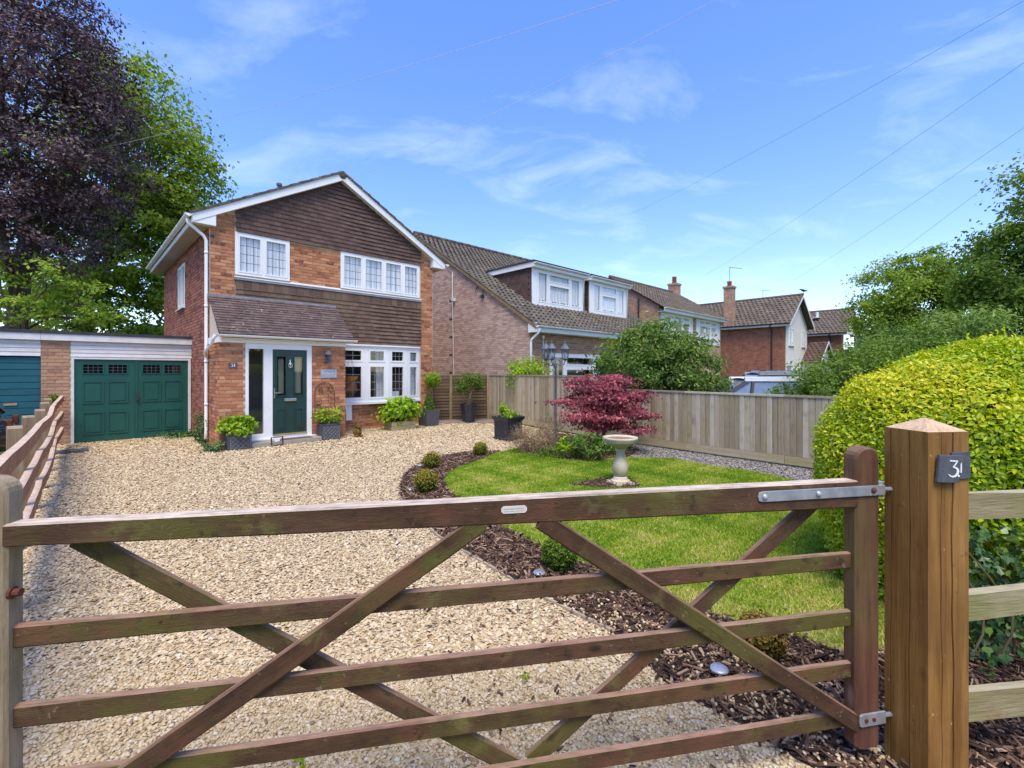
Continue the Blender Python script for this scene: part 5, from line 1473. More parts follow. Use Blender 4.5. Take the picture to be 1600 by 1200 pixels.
# local x runs along the gate (hinge end at 0, negative towards the latch), y away from the road
def plank(name, p0, p1, w, t, y0, mat, bevel=.004, extra=None, wend=None):
    """a board from p0 to p1 (x,z) of face width w and thickness t, its front at local y0; its own x axis runs along it"""
    a = Vector((p0[0], 0, p0[1])); b = Vector((p1[0], 0, p1[1]))
    d = b - a; L = d.length; d.normalize()
    up = Vector((-d.z, 0, d.x))
    if up.z < 0: up = -up
    Y = up.cross(d)
    if Y.y < 0: Y = -Y
    R = Matrix((d, Y, d.cross(Y))).transposed().to_4x4()
    R.translation = a + Vector((0, y0, 0))
    mb = MB()
    n = max(2, int(L / .18))
    V, F = [], []
    w2 = wend if wend is not None else w
    rr = random.Random(int(L * 1000))
    for i in range(n + 1):
        x = L * i / n
        ww = w + (w2 - w) * i / n
        j = [rr.uniform(-.0016, .0016) for _ in range(4)]
        c = .006
        zb, zt_ = -ww / 2, ww / 2
        V += [(x, c, zb + j[0]), (x, t - c, zb + j[0]), (x, t, zb + c), (x, t, zt_ - c), (x, t - c, zt_ + j[1]), (x, c, zt_ + j[1]), (x, j[2], zt_ - c), (x, j[2], zb + c)]
    for i in range(n):
        for k in range(8):
            F.append((i * 8 + k, i * 8 + (k + 1) % 8, (i + 1) * 8 + (k + 1) % 8, (i + 1) * 8 + k))
    F += [tuple(range(7, -1, -1)), tuple(n * 8 + k for k in range(8))]
    mb.add(V, F, tint=rr.random())
    return build(name, mb, mat, gate, R)
ST = .07
def stile(name, xc, w, z0, z1, mat, roundtop=True):
    """upright with a rounded head; its own x axis runs up"""
    mb = MB()
    n = 10
    L = z1 - z0
    prof = [(0, -w / 2 + .01), (0, w / 2 - .01), (.01, w / 2), (L - w * .36, w / 2)]
    prof += [(L - w * .36 + w * .36 * math.sin(t), w / 2 * math.cos(t)) for t in [math.pi * i / n / 1 for i in range(1, n)] if True]
    prof = [(0, -w / 2 + .012), (0, w / 2 - .012), (.012, w / 2)] + [(L - w * .42 + w * .42 * math.sin(math.pi * i / n), w / 2 * math.cos(math.pi * i / n)) for i in range(n + 1)] + [(.012, -w / 2)]
    m = len(prof)
    c = .009
    V = [(x, c, y) for x, y in prof] + [(x, ST - c, y) for x, y in prof]
    inner = [(x * 1 if x < .02 else x - (c if x > L * .9 else 0), y * (1 - 2 * c / w)) for x, y in prof]
    V2 = [(x, 0, y) for x, y in inner] + [(x, ST, y) for x, y in inner]
    V = V + V2
    F = [(i, (i + 1) % m, m + (i + 1) % m, m + i) for i in range(m)]
    F += [(i, 2 * m + i, 2 * m + (i + 1) % m, (i + 1) % m) for i in range(m)]
    F += [(m + i, m + (i + 1) % m, 3 * m + (i + 1) % m, 3 * m + i) for i in range(m)]
    F += [tuple(2 * m + i for i in range(m)), tuple(3 * m + i for i in range(m - 1, -1, -1))]
    mb.add(V, F, tint=.4)
    R = Matrix(((0, 0, 1, xc), (0, 1, 0, 0), (1, 0, 0, z0), (0, 0, 0, 1)))
    R = Matrix(((0, 0, 1, xc), (0, 1, 0, 0), (1, 0, 0, z0), (0, 0, 0, 1)))
    return build(name, mb, mat, gate, R)
XL = -3.324   # inner face of the latch stile
stile('hinge_stile', -.0635, .127, .012, 1.36, M['gate_stile'])
stile('latch_stile', XL - .06, .12, .03, 1.36, M['stile_grey'])
plank('top_rail', (XL - .01, 1.174), (-.118, 1.152), .074, ST - .01, -.001, M['gate_wood'], wend=.122)
for zt in (.883, .622, .389, .170):
    plank('rail', (XL - .02, zt - .046), (-.118, zt - .037), .073, .027, .024, M['gate_rail'])
plank('brace', (-3.37, .105), (-1.80, 1.125), .074, .022, .001, M['gate_rail'])
plank('brace', (-.075, .095), (-1.57, 1.12), .074, .022, .001, M['gate_rail'])
plank('rear_brace', (-3.17, 1.14), (-1.66, .13), .074, .020, .0525, M['gate_rail'])
plank('rear_brace', (-.27, 1.12), (-1.60, .14), .074, .020, .0525, M['gate_rail'])
# strap hinge, lower hinge, bolts, maker's badge
mb = MB()
pr = [(-.625, 0), (-.62, -.018), (-.60, -.0225), (.0, -.0225), (.0, .0225), (-.60, .0225), (-.62, .018)]
mb.prism([(x, z + 1.166) for x, z in pr], -.008, -.0015)
mb.tube([(.016, .02, 1.13), (.016, .02, 1.20)], .018, 10); mb.box(-.002, .02, -.008, .03, 1.144, 1.188)
hg = build('strap_hinge', mb, M['galv'], gate, bevel=.002)
for x in (-.595, -.33):
    mb = MB(); mb.lathe([(.013, 0), (.013, .004), (.008, .009), (.0, .010)], 10, Matrix.Translation((x, -.008, 1.166)) @ Matrix.Rotation(math.pi / 2, 4, 'X'))
    build('bolt_head', mb, M['galv'], hg, smooth=True)
mb = MB(); mb.lathe([(.012, 0), (.011, .006), (.0, .009)], 10, Matrix.Translation((-.045, -.008, 1.168)) @ Matrix.Rotation(math.pi / 2, 4, 'X'))
build('rusty_bolt', mb, M['rust'], hg, smooth=True)
mb = MB(); pr = [(-.115, .12), (-.118, .14), (-.115, .165), (-.105, .172), (.02, .172), (.02, .118), (-.105, .116)]
mb.prism(pr, -.010, -.0015)
h2 = build('lower_hinge', mb, M['galv'], gate, bevel=.002)
for x in (-.085, -.045):
    mb = MB(); mb.lathe([(.009, 0), (.008, .005), (.0, .006)], 8, Matrix.Translation((x, -.010, .145)) @ Matrix.Rotation(math.pi / 2, 4, 'X'))
    build('rusty_bolt', mb, M['rust'], h2)
mb = MB(); bx0, bx1, bz0, bz1 = -1.728, -1.628, 1.156, 1.184
c = .008
mb.prism([(bx0 + c, bz0), (bx1 - c, bz0), (bx1, bz0 + c), (bx1, bz1 - c), (bx1 - c, bz1), (bx0 + c, bz1), (bx0, bz1 - c), (bx0, bz0 + c)], -.005, -.0012)
bd = build('maker_badge', mb, M['badge'], gate)
mb = MB()
rr = random.Random(4)
for zz, h in ((1.1735, .0045), (1.1645, .0022)):
    x = bx0 + .010
    while x < bx1 - .012:
        w = rr.uniform(.0012, .0032)
        mb.box(x, x + w, -.0056, -.0051, zz - h / 2 * rr.uniform(.5, 1), zz + h / 2 * rr.uniform(.5, 1)); x += w + rr.uniform(.0008, .002)
build('worn_print', mb, M['ink'], bd)
mb = MB(); mb.tube([(XL + .002, .02, .985), (XL + .026, .02, .985)], .013, 10); mb.tube([(XL - .003, .02, .985), (XL + .006, .02, .985)], .020, 10)
build('latch_bolt', mb, M['rust'], gate)
for t, z in ((-2.9, .85), (-1.72, .60), (-.75, .845), (-1.05, .585), (-.33, .27), (-.6, .45), (-2.05, .35), (-1.2, .35)):
    mb = MB(); mb.lathe([(.007, 0), (.006, .002), (0, .003)], 8, Matrix.Translation((t, .0235 if t not in (-.33, -.6) else .0, z)) @ Matrix.Rotation(math.pi / 2, 4, 'X'))
    build('nail_head', mb, M['rust'], gate)

# the oak gate post
PA = math.radians(7)
PC = Vector((1.737, 1.90, 0))
post = thing('gate_post', PC, PA, 'thick square golden brown timber gate post with a pyramid top', 'post')
pw_ = .195
mb = MB()
# square section with two drying cracks let into the faces that show
def face_line(n):
    return [i / n for i in range(n + 1)]
ztop = 1.445
cr1 = (.62, .026, .62)     # crack on the front face: position, width, depth
outl = [(0, 0)]
fr = [(.315, 0), (.325, .012), (.335, 0), (.580, 0), (.60, .04), (.622, 0), (1, 0)]
outl += [(x * pw_, y) for x, y in fr]
outl += [(pw_, pw_), (0, pw_)]
lf = [(0, .865), (.008, .85), (0, .835), (0, .43), (.012, .41), (0, .392)]
outl += [(x, y * pw_) for x, y in lf]
n = len(outl)
zs = [gz(1.9) - .3 + i * (ztop - gz(1.9) + .3) / 26 for i in range(27)]
V = []
for i, z in enumerate(zs):
    w1 = .004 * math.sin(z * 5.1) + .002 * math.sin(z * 17)
    for k, (x, y) in enumerate(outl):
        dx = w1 if 0 < k < 7 else 0
        deep = y
        if k == 5: deep = y * (1 if z > .1 else .3) * (.75 + .25 * math.sin(z * 9))
        if k == 2: deep = y * (1.0 if z < .9 else .5)
        V.append((x + dx, deep if 0 < k < 8 else y + (w1 * .6 if k > 9 else 0), z))
F = []
for i in range(len(zs) - 1):
    for k in range(n):
        F.append((i * n + k, i * n + (k + 1) % n, (i + 1) * n + (k + 1) % n, (i + 1) * n + k))
mb.add(V, F, tint=.5)
build('shaft', mb, M['post_wood'], post)
mb = MB(); e = .0
mb.add([(e, e, ztop - .001), (pw_ - e, e, ztop - .001), (pw_ - e, pw_ - e, ztop - .001), (e, pw_ - e, ztop - .001), (pw_ / 2, pw_ / 2, ztop + .052)], [(0, 1, 4), (1, 2, 4), (2, 3, 4), (3, 0, 4)], tint=.5)
build('pyramid_top', mb, M['post_wood'], post)
for z in (1.166, .145):
    mb = MB(); mb.tube([(-.055, .165, z), (.01, .165, z)], .010, 8)
    build('hinge_pin', mb, M['galv'], post)

# broken slate number sign on the post: two pieces
def ribbon(mb, pts, wid, y0, y1, org):
    """a flat stroke in x,z with changing width"""
    n = len(pts)
    L, R = [], []
    for i, (x, z) in enumerate(pts):
        a = pts[max(i - 1, 0)]; b = pts[min(i + 1, n - 1)]
        d = Vector((b[0] - a[0], b[1] - a[1])); d.normalize()
        w = wid[i] / 2
        L.append((x - d.y * w, z + d.x * w)); R.append((x + d.y * w, z - d.x * w))
    V = [(org[0] + p[0], y, org[1] + p[1]) for y in (y0, y1) for p in L + R]
    F = []
    m = 2 * n
    for i in range(n - 1):
        F += [(i, i + 1, n + i + 1, n + i), (m + i, m + n + i, m + n + i + 1, m + i + 1), (i, m + i, m + i + 1, i + 1), (n + i, n + i + 1, m + n + i + 1, m + n + i)]
    F += [(0, n, m + n, m), (n - 1, m + n - 1, m + 2 * n - 1, 2 * n - 1)]
    mb.add(V, F, tint=.5)
def three(h):
    s = h
    p = [(.02, .97), (.10, .985), (.30, .975), (.56, .985)]
    w = [.05, .07, .07, .06]
    d = [(.56, .985), (.42, .78), (.27, .58)]
    dw = [.05, .055, .06]
    b = [(.27, .58), (.42, .575), (.56, .50), (.62, .36), (.58, .20), (.46, .07), (.28, .01), (.10, .05), (-.04, .16)]
    bw = [.05, .08, .12, .15, .13, .10, .08, .07, .03]
    return [([(x * s, z * s) for x, z in q], [v * s for v in ww]) for q, ww in ((p, w), (d, dw), (b, bw))]
slab1 = thing('slate_number_sign', (post.matrix_basis @ Vector((.026, 0, 1.298))), PA, 'dark slate piece with a white 3, front half of the split sign on the post', 'sign')
Rs = Matrix.Rotation(math.radians(3.0), 4, 'Y')
mb = MB(); mb.prism([(0, -.058), (.100, -.058), (.106, -.02), (.104, .02), (.118, .040), (.120, .055), (.004, .055)], -.020, -.008, Rs)
build('slate_plate', mb, M['slate'], slab1, bevel=.0015)
mb = MB()
for q, w in three(.068): ribbon(mb, q, [v * 1.15 for v in w], -.0215, -.0195, (.050, -.034))
me_t = build('painted_numeral', mb, M['paint_white'], slab1, Rs)
mb = MB(); ribbon(mb, [(0, 0), (.008, .001)], [.007, .008], -.0215, -.0195, (.092, -.030)); build('painted_fragment', mb, M['paint_white'], slab1, Rs)
mb = MB(); mb.lathe([(.004, 0), (.0035, .001), (0, .0012)], 8, Rs @ Matrix.Translation((.022, -.0205, -.005)) @ Matrix.Rotation(math.pi / 2, 4, 'X')); build('screw', mb, M['grey_metal'], slab1)
slab2 = thing('slate_number_sign', (post.matrix_basis @ Vector((.108, 0, 1.304))), PA, 'dark slate piece with a white 1, rear half of the split sign on the post', 'sign')
mb = MB(); mb.prism([(0, -.056), (.086, -.056), (.086, .056), (-.004, .056)], -.0075, -.001)
build('slate_plate', mb, M['slate'], slab2, bevel=.0012)
mb = MB(); ribbon(mb, [(.0, .0), (.001, .024), (.001, .048)], [.011, .011, .010], -.0095, -.0072, (.036, -.030)); ribbon(mb, [(-.006, .042), (.004, .050)], [.003, .005], -.0094, -.0071, (.036, -.030))
build('painted_numeral', mb, M['paint_white'], slab2)
mb = MB(); mb.lathe([(.004, 0), (.0035, .001), (0, .0012)], 8, Matrix.Translation((.066, -.0076, .0)) @ Matrix.Rotation(math.pi / 2, 4, 'X')); build('screw', mb, M['grey_metal'], slab2)

# pale three rail fence beyond the post
pf = thing('rail_fence', post.matrix_basis @ Vector((pw_, .10, 0)), PA, 'pale mossy three rail fence in front of the golden hedge', 'fence')
for z, hh in ((1.083, .112), (.645, .120), (.186, .128)):
    mb = MB()
    L = 3.2; nn = 14
    V, F = [], []
    for i in range(nn + 1):
        x = .003 + L * i / nn
        sag = .01 * math.sin(i * .9 + z * 7)
        for a, b in ((0, -1), (.045, -1), (.045, 1), (0, 1)):
            V.append((x, a + random.uniform(-.003, .003), z + b * hh / 2 + sag + random.uniform(-.004, .004) + .003 * i))
    for i in range(nn):
        for k in range(4): F.append((i * 4 + k, i * 4 + (k + 1) % 4, (i + 1) * 4 + (k + 1) % 4, (i + 1) * 4 + k))
    F += [(3, 2, 1, 0), tuple(nn * 4 + k for k in range(4))]
    mb.add(V, F, tint=.3)
    rl = build('rail', mb, M['rail_pale'], pf)
    mb = MB()
    for xx, dz in ((.018, .02), (.022, -.012), (.03, .0), (.02, -.03)):
        mb.lathe([(.004, 0), (0, .0015)], 6, Matrix.Translation((xx, -.004, z + dz)) @ Matrix.Rotation(math.pi / 2, 4, 'X'))
    build('nail_holes', mb, M['black_metal'], rl)
for x in (1.8, 3.15):
    mb = MB(); mb.box(x, x + .1, .048, .15, -.2, 1.25); build('post', mb, M['rail_pale'], pf)
# ------------------------------------------------------------------ foliage
def unit(a):
    return a / (np.linalg.norm(a, axis=-1, keepdims=True) + 1e-9)

LEAF4 = (np.array([[0, 0, 0], [-.5, .45, .12], [0, 1, 0], [.5, .45, .12]]), np.array([[0, 3, 2, 1]]))
LEAF6 = (np.array([[0, 0, 0], [-.42, .30, .10], [-.36, .68, .08], [0, 1, -.06], [.36, .68, .08], [.42, .30, .10]]), np.array([[0, 3, 2, 1], [0, 5, 4, 3]]))
LEAFM = (np.array([[0, 0, 0], [-.62, .25, .02], [-.20, .42, .05], [-.38, .85, -.02], [0, 1.1, -.05], [.38, .85, -.02], [.20, .42, .05], [.62, .25, .02]]), np.array([[0, 2, 1, 1], [0, 4, 3, 2], [0, 6, 5, 4], [0, 7, 6, 6]]))

def leaves(P, Nrm, size, tmpl=LEAF4, width=.55, droop=.0, jit=.6, along=None, tint=None, tjit=.18, r=rng):
    """arrays of one mesh with a leaf at each point of P, facing roughly Nrm"""
    n = len(P)
    Nn = unit(Nrm + r.normal(0, jit, (n, 3)))
    T = r.normal(0, 1, (n, 3)) if along is None else along + r.normal(0, .5, (n, 3))
    T[:, 2] -= droop
    T = unit(T - Nn * (T * Nn).sum(1, keepdims=True))
    B = np.cross(Nn, T)
    s = size * r.uniform(.65, 1.25, n)
    tv, tf = tmpl
    V = P[:, None, :] + s[:, None, None] * (tv[None, :, 0:1] * width * B[:, None, :] + (tv[None, :, 1:2] - .3) * T[:, None, :] + tv[None, :, 2:3] * Nn[:, None, :])
    F = (np.arange(n)[:, None, None] * len(tv) + tf[None]).reshape(-1, 4)
    if tint is None:
        tint = r.random(n)
    t = np.clip(tint + r.normal(0, tjit, n), 0, 1)
    return V.reshape(-1, 3), F, np.repeat(t, len(tf))

def fixtri(F):
    return F

def clouds(blobs, n, clump=.16, nclump=26, shell=(.55, 1.0), flat=.7, r=rng):
    """points gathered in clumps through the outer part of some ellipsoids; returns P, outward normals, clump tint"""
    vol = np.array([b[3] * b[4] + b[4] * b[5] + b[3] * b[5] for b in blobs]); vol = vol / vol.sum()
    PP, NN, TT = [], [], []
    for b, w in zip(blobs, vol):
        c, R = np.array(b[:3]), np.array(b[3:6])
        m = int(n * w)
        k = max(6, int(nclump * (.5 + w * len(blobs) * .5)))
        d = unit(r.normal(0, 1, (k, 3)))
        rad = r.uniform(shell[0] ** 3, shell[1] ** 3, k) ** (1 / 3)
        cc = d * rad[:, None]
        ct = r.uniform(.2, .8, k)
        idx = r.integers(0, k, m)
        q = cc[idx] + r.normal(0, clump, (m, 3)) * np.array([1, 1, flat]) * r.uniform(.6, 1.3, k)[idx][:, None]
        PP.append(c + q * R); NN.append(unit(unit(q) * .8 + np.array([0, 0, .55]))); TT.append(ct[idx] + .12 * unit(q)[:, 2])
    return np.concatenate(PP), np.concatenate(NN), np.concatenate(TT)

def limb(mb, a, b, r0, r1, bend=.12, seg=7, n=6):
    a, b = Vector(a), Vector(b)
    L = (b - a).length
    o = Vector((random.uniform(-1, 1), random.uniform(-1, 1), random.uniform(-.2, .6))) * L * bend
    pts = [a.lerp(b, i / n) + o * math.sin(math.pi * i / n) for i in range(n + 1)]
    mb.tube(pts, [r0 + (r1 - r0) * (i / n) for i in range(n + 1)], seg)
    return pts

def tree(name, label, base, trunk_top, r0, blobs, nleaf, size, mat, clump=.16, nclump=26, tmpl=LEAF4, group=None, cat='tree', shell=(.45, 1.0), width=.6, twigs=5, barkmat='bark', stems=1, droop=.3):
    bx, by = base
    t = thing(name, (bx, by, gz(by)), 0, label, cat, group)
    o = np.array([bx, by, gz(by)])
    mb = MB()
    tt = Vector(trunk_top) - Vector(o)
    for s in range(stems):
        a = Vector((0, 0, -.05)) if stems == 1 else Vector((random.uniform(-.1, .1), random.uniform(-.1, .1), -.05))
        b = tt if stems == 1 else tt + Vector((random.uniform(-.3, .3), random.uniform(-.3, .3), 0))
        pts = limb(mb, a, b, r0, r0 * .55, .04, 9, 8)
    for b in blobs:
        c = Vector(b[:3]) - Vector(o)
        st = pts[random.randint(max(1, len(pts) // 2), len(pts) - 1)]
        bp = limb(mb, st, c, r0 * .42, r0 * .14, .12)
        for k in range(twigs):
            e = c + Vector(unit(rng.normal(0, 1, 3)) * np.array(b[3:6]) * .85)
            limb(mb, bp[random.randint(3, len(bp) - 1)], e, r0 * .13, r0 * .03, .12, 5, 4)
    build('trunk', mb, M[barkmat], t, smooth=True)
    P, Nn, T = clouds(blobs, nleaf, clump, nclump, shell)
    V, F, ti = leaves(P - o, Nn, size, tmpl, width, droop, tint=T)
    npmesh('crown', V, F, ti, M[mat], t)
    return t

# trees to the left, beyond the garages
tree('copper_beech', 'huge dark purple copper beech towering behind the garages', (-21.6, 19.5), (-21.2, 20, 8.5), .45,
     [(-22.5, 20, 13, 5.6, 4.6, 6.0), (-19.6, 19.6, 11.2, 3.4, 3.2, 3.4), (-19.9, 19.8, 15.2, 2.9, 3, 3.4), (-20.8, 20, 18.6, 2.5, 2.6, 2.6), (-20.3, 19.2, 7.8, 3.2, 3, 2.2), (-24, 19.5, 9.4, 3.4, 3, 2.4), (-24, 20, 18, 3.6, 3, 3), (-18.4, 19.6, 9.6, 1.8, 2, 1.5)],
     52000, .17, 'leaf_beech', clump=.12, nclump=75, shell=(.35, 1.0), twigs=9)
tree('broadleaf_tree', 'tall bright green broadleaf tree rising behind the house roof', (-26.5, 27.5), (-25.5, 28, 11), .5,
     [(-23.5, 28, 17.2, 4.0, 3.8, 3.8), (-21.4, 28, 14.3, 3.1, 3.4, 2.9), (-20.3, 28, 11.4, 2.3, 2.8, 2.3), (-22.8, 28, 10.4, 3.2, 3, 2.6), (-21.8, 28, 7.3, 2.2, 2.4, 1.8), (-25.8, 27.5, 6.4, 4.0, 3.0, 2.1), (-30.5, 28, 7.0, 3.8, 3, 2.6), (-27, 28, 13, 4, 4, 4), (-20.8, 28.2, 5.0, 1.7, 1.8, 1.4), (-24.6, 28, 3.9, 3.2, 2.4, 1.2)],
     50000, .28, 'leaf_green', clump=.15, nclump=50, shell=(.4, 1.0), twigs=8)
tree('low_tree', 'sparse bright green low tree spreading over the garage roofs under the copper beech', (-19.5, 18), (-19.3, 18, 3.8), .14,
     [(-20.3, 18, 5.6, 1.7, 1.2, 1.1), (-18.4, 18, 5.0, 1.5, 1.2, 1.1), (-16.8, 18.2, 4.6, 1.2, 1, .9), (-19.4, 18, 4.0, 1.9, 1, .7), (-17.2, 18.2, 3.7, 1.5, 1, .6)],
     2400, .17, 'leaf_green', clump=.16, nclump=18, twigs=7)
# trees and hedges to the right
tree('garden_tree', 'light green rounded tree beyond the row of houses', (27.5, 31.5), (27.3, 31.5, 4.2), .26,
     [(27.2, 31.5, 7.0, 3.2, 3.0, 2.5), (25.4, 31, 5.2, 1.8, 2, 1.9), (29.4, 31.5, 6.4, 2.3, 2.2, 2.3), (27.8, 31, 8.6, 1.9, 2, 1.4), (26.3, 31, 4.0, 2.0, 2, 1.2)],
     26000, .22, 'leaf_green', clump=.17, nclump=40, twigs=8)
tree('dark_tree', 'tall dark green tree leaning in over the hedge on the right', (24.6, 20.5), (24.3, 20.5, 5.5), .3,
     [(24.6, 20.5, 8.0, 3.2, 3, 3.4), (22.6, 20.2, 6.3, 2.2, 2.2, 2.1), (26.5, 20.5, 9.5, 3, 3, 2.8), (22.0, 20.0, 4.2, 1.8, 2, 1.6), (24.6, 20, 4.2, 2.8, 2, 1.7)],
     44000, .21, 'leaf_dark', clump=.15, nclump=60, twigs=8)
tree('buddleia_bush', 'loose grey green bush poking above the golden hedge', (12.2, 13.4), (12.3, 13.4, 1.8), .06,
     [(12.6, 13.4, 2.6, 1.3, 1.1, .85), (11.4, 13.2, 2.3, 1.1, 1, .75), (13.7, 13.4, 2.7, 1.0, 1, .8)],
     9000, .15, 'leaf_laurel', clump=.2, nclump=40, cat='shrub', width=.32, stems=4)
tree('garden_hedge', 'dark green leafy hedge rising to the right behind the low fence', (8.4, 11.6), (8.6, 11.6, 1.0), .06,
     [(7.3, 11.3, .9, .75, .8, .9), (8.4, 11.7, 1.2, 1.0, .9, 1.0), (9.7, 12.2, 1.4, 1.1, 1, 1.15), (11.0, 12.6, 1.6, 1.3, 1, 1.25)],
     26000, .085, 'leaf_dark', clump=.18, nclump=60, cat='hedge', stems=5)
tree('laurel_bush', 'big rounded laurel bush behind the fence and red maple', (4.25, 13.3), (4.25, 13.3, 1.2), .09,
     [(4.2, 13.2, 1.7, 1.45, 1.2, 1.25), (3.4, 13.0, 1.9, .95, .9, .9), (5.1, 13.3, 1.7, 1.0, 1, 1.1), (4.3, 13.3, 2.45, 1.0, .9, .75), (3.1, 13.3, 1.3, .8, .8, .9), (5.6, 13.2, 1.0, .7, .8, .7)],
     21000, .14, 'leaf_laurel', clump=.17, nclump=70, cat='shrub', width=.38, stems=5, shell=(.55, 1.02))
tree('lime_shrub', 'bright lime shrub showing above the tall fence beside the white downpipe', (.55, 14.9), (.55, 14.9, .9), .04,
     [(.35, 14.9, 1.55, .55, .4, .55), (.85, 14.7, 1.6, .45, .35, .5), (.35, 15.5, 1.5, .35, .25, .45)],
     4200, .075, 'leaf_lime', clump=.2, nclump=40, cat='shrub', stems=4)
# the red maple: flat tiers of leaves
tree('japanese_maple', 'crimson leaved maple shrub beside the bird bath and lamp post', (1.95, 9.9), (2.0, 9.9, .75), .045,
     [(1.55, 9.8, 1.42, .42, .45, .18), (2.25, 9.9, 1.46, .50, .45, .17), (1.35, 9.7, 1.05, .50, .45, .13), (2.2, 9.6, 1.08, .62, .5, .13), (2.7, 9.8, 1.22, .40, .4, .12), (1.35, 9.5, .78, .52, .45, .12), (2.1, 9.35, .72, .66, .45, .12), (2.6, 9.5, .82, .42, .4, .12), (1.75, 9.5, .55, .55, .4, .09), (2.45, 9.35, .50, .45, .35, .09), (1.9, 9.8, 1.25, .6, .5, .16), (1.95, 9.75, 1.0, .62, .5, .42)],
     9800, .052, 'leaf_maple', clump=.22, nclump=26, tmpl=LEAFM, cat='shrub', width=.9, shell=(.1, 1.0), stems=3, twigs=7, barkmat='twig', droop=.5)

# the golden hedge: a clipped rounded block
HG = thing('golden_hedge', (4.67, 3.75, gz(3.75)), math.radians(6), 'big clipped rounded golden yellow hedge beside the gate post', 'hedge')
def hedge_surface(n, r=rng):
    """superellipsoid points and normals, local"""
    a = np.array([2.12, 1.0, 1.20]); e = 2.5; zc = .80
    d = unit(r.normal(0, 1, (n * 4, 3)) * np.array([1.6, 1, 1]))
    d = d[(d[:, 1] < .2) | (r.random(len(d)) < .25)]
    low = d[:, 2] < 0
    d2 = d.copy(); d2[low, 2] = 0
    s = (np.abs(d2 / a) ** e).sum(1) ** (-1 / e)
    p = d * s[:, None]
    nn = unit(np.sign(p) * np.abs(p / a) ** (e - 1) / a)
    nn[low] = unit(nn[low] * np.array([1, 1, 0]))
    keep = p[:, 2] > -zc
    p[:, :2] *= (1 - .10 * np.clip(-p[:, 2], 0, 1) / zc)[:, None]
    return p[keep][:n] + np.array([0, 0, zc]), nn[keep][:n]
hm = MB()
n1, n2 = 40, 24
a = np.array([2.12, 1.0, 1.20]) * .93; e = 2.5; zc = .80
for i in range(n1):
    for j in range(n2 + 1):
        th, ph = 2 * math.pi * i / n1, math.pi * (j / n2 - .5)
        d = np.array([math.cos(ph) * math.cos(th), math.cos(ph) * math.sin(th), math.sin(ph)])
        d2 = d.copy(); d2[2] = max(d2[2], 0)
        s = (np.abs(d2 / a) ** e).sum() ** (-1 / e)
        p = d * min(s, 9)
        if p[2] < -zc: p = p * (zc / -p[2])
        p[:2] *= 1 - .10 * min(1, max(0, -p[2])) / zc
        hm.v.append(tuple(p + np.array([0, 0, zc])))
for i in range(n1):
    for j in range(n2):
        hm.f.append((i * (n2 + 1) + j, ((i + 1) % n1) * (n2 + 1) + j, ((i + 1) % n1) * (n2 + 1) + j + 1, i * (n2 + 1) + j + 1)); hm.t.append(.5)
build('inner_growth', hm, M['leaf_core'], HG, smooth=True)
P, Nn = hedge_surface(140000)
lump = .016 * np.sin(P[:, 0] * 5.3 + P[:, 2] * 3) + .014 * np.sin(P[:, 0] * 9.1 - P[:, 1] * 7 + P[:, 2] * 8)
P = P + Nn * (lump + rng.normal(-.010, .019, len(P)))[:, None]
W = HG.matrix_basis if False else Matrix.Translation(HG.location) @ Matrix.Rotation(math.radians(6), 4, 'Z')
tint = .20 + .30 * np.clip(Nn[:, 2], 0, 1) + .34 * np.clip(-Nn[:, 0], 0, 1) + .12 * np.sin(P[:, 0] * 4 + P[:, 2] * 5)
# the 300 leaves that show largest are single objects
Wm = np.array(W)
Pw = P @ Wm[:3, :3].T + Wm[:3, 3]
px = 800 + 711 * Pw[:, 0] / Pw[:, 1]; py = 580 - 711 * (Pw[:, 2] - 1.7) / Pw[:, 1]
Nw = Nn @ Wm[:3, :3].T
dist = np.linalg.norm(Pw - np.array([0, 0, 1.7]), axis=1)
face = -(Nw * (Pw - np.array([0, 0, 1.7]))).sum(1) / dist
vis = (px > 1270) & (px < 1600) & (py > 500) & (py < 960) & (face > .25) & ~((px > 1375) & (px < 1516) & (py > 655))
score = np.where(vis, dist, 99)
big = np.argsort(score)[:300]
rest = np.ones(len(P), bool); rest[big] = False
al = unit(Nn * .7 + np.array([0, 0, .5]))
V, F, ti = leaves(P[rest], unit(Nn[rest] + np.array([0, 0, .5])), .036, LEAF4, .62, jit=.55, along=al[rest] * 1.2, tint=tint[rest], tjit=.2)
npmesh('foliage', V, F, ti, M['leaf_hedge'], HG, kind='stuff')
mb = MB(); mb.add([tuple(p) for p in LEAF6[0] * np.array([.55, 1, 1])], [tuple(f) for f in LEAF6[1]], tint=0.0)
leaf_me = mesh_of('leaf', mb, M['leaf_hedge_one'], recalc=False)
for i in big:
    nn = unit(Nn[i] + np.array([0, 0, .5]) + rng.normal(0, .5, 3)); tt = al[i] * 1.2 + rng.normal(0, .5, 3); tt = unit(tt - nn * tt.dot(nn)); bb = np.cross(nn, tt)
    s = .040 * rng.uniform(.75, 1.25)
    p = P[i] + Nn[i] * .01
    link('leaf', leaf_me, HG, Matrix(((bb[0] * s, tt[0] * s, nn[0] * s, p[0]), (bb[1] * s, tt[1] * s, nn[1] * s, p[1]), (bb[2] * s, tt[2] * s, nn[2] * s, p[2]), (0, 0, 0, 1))))

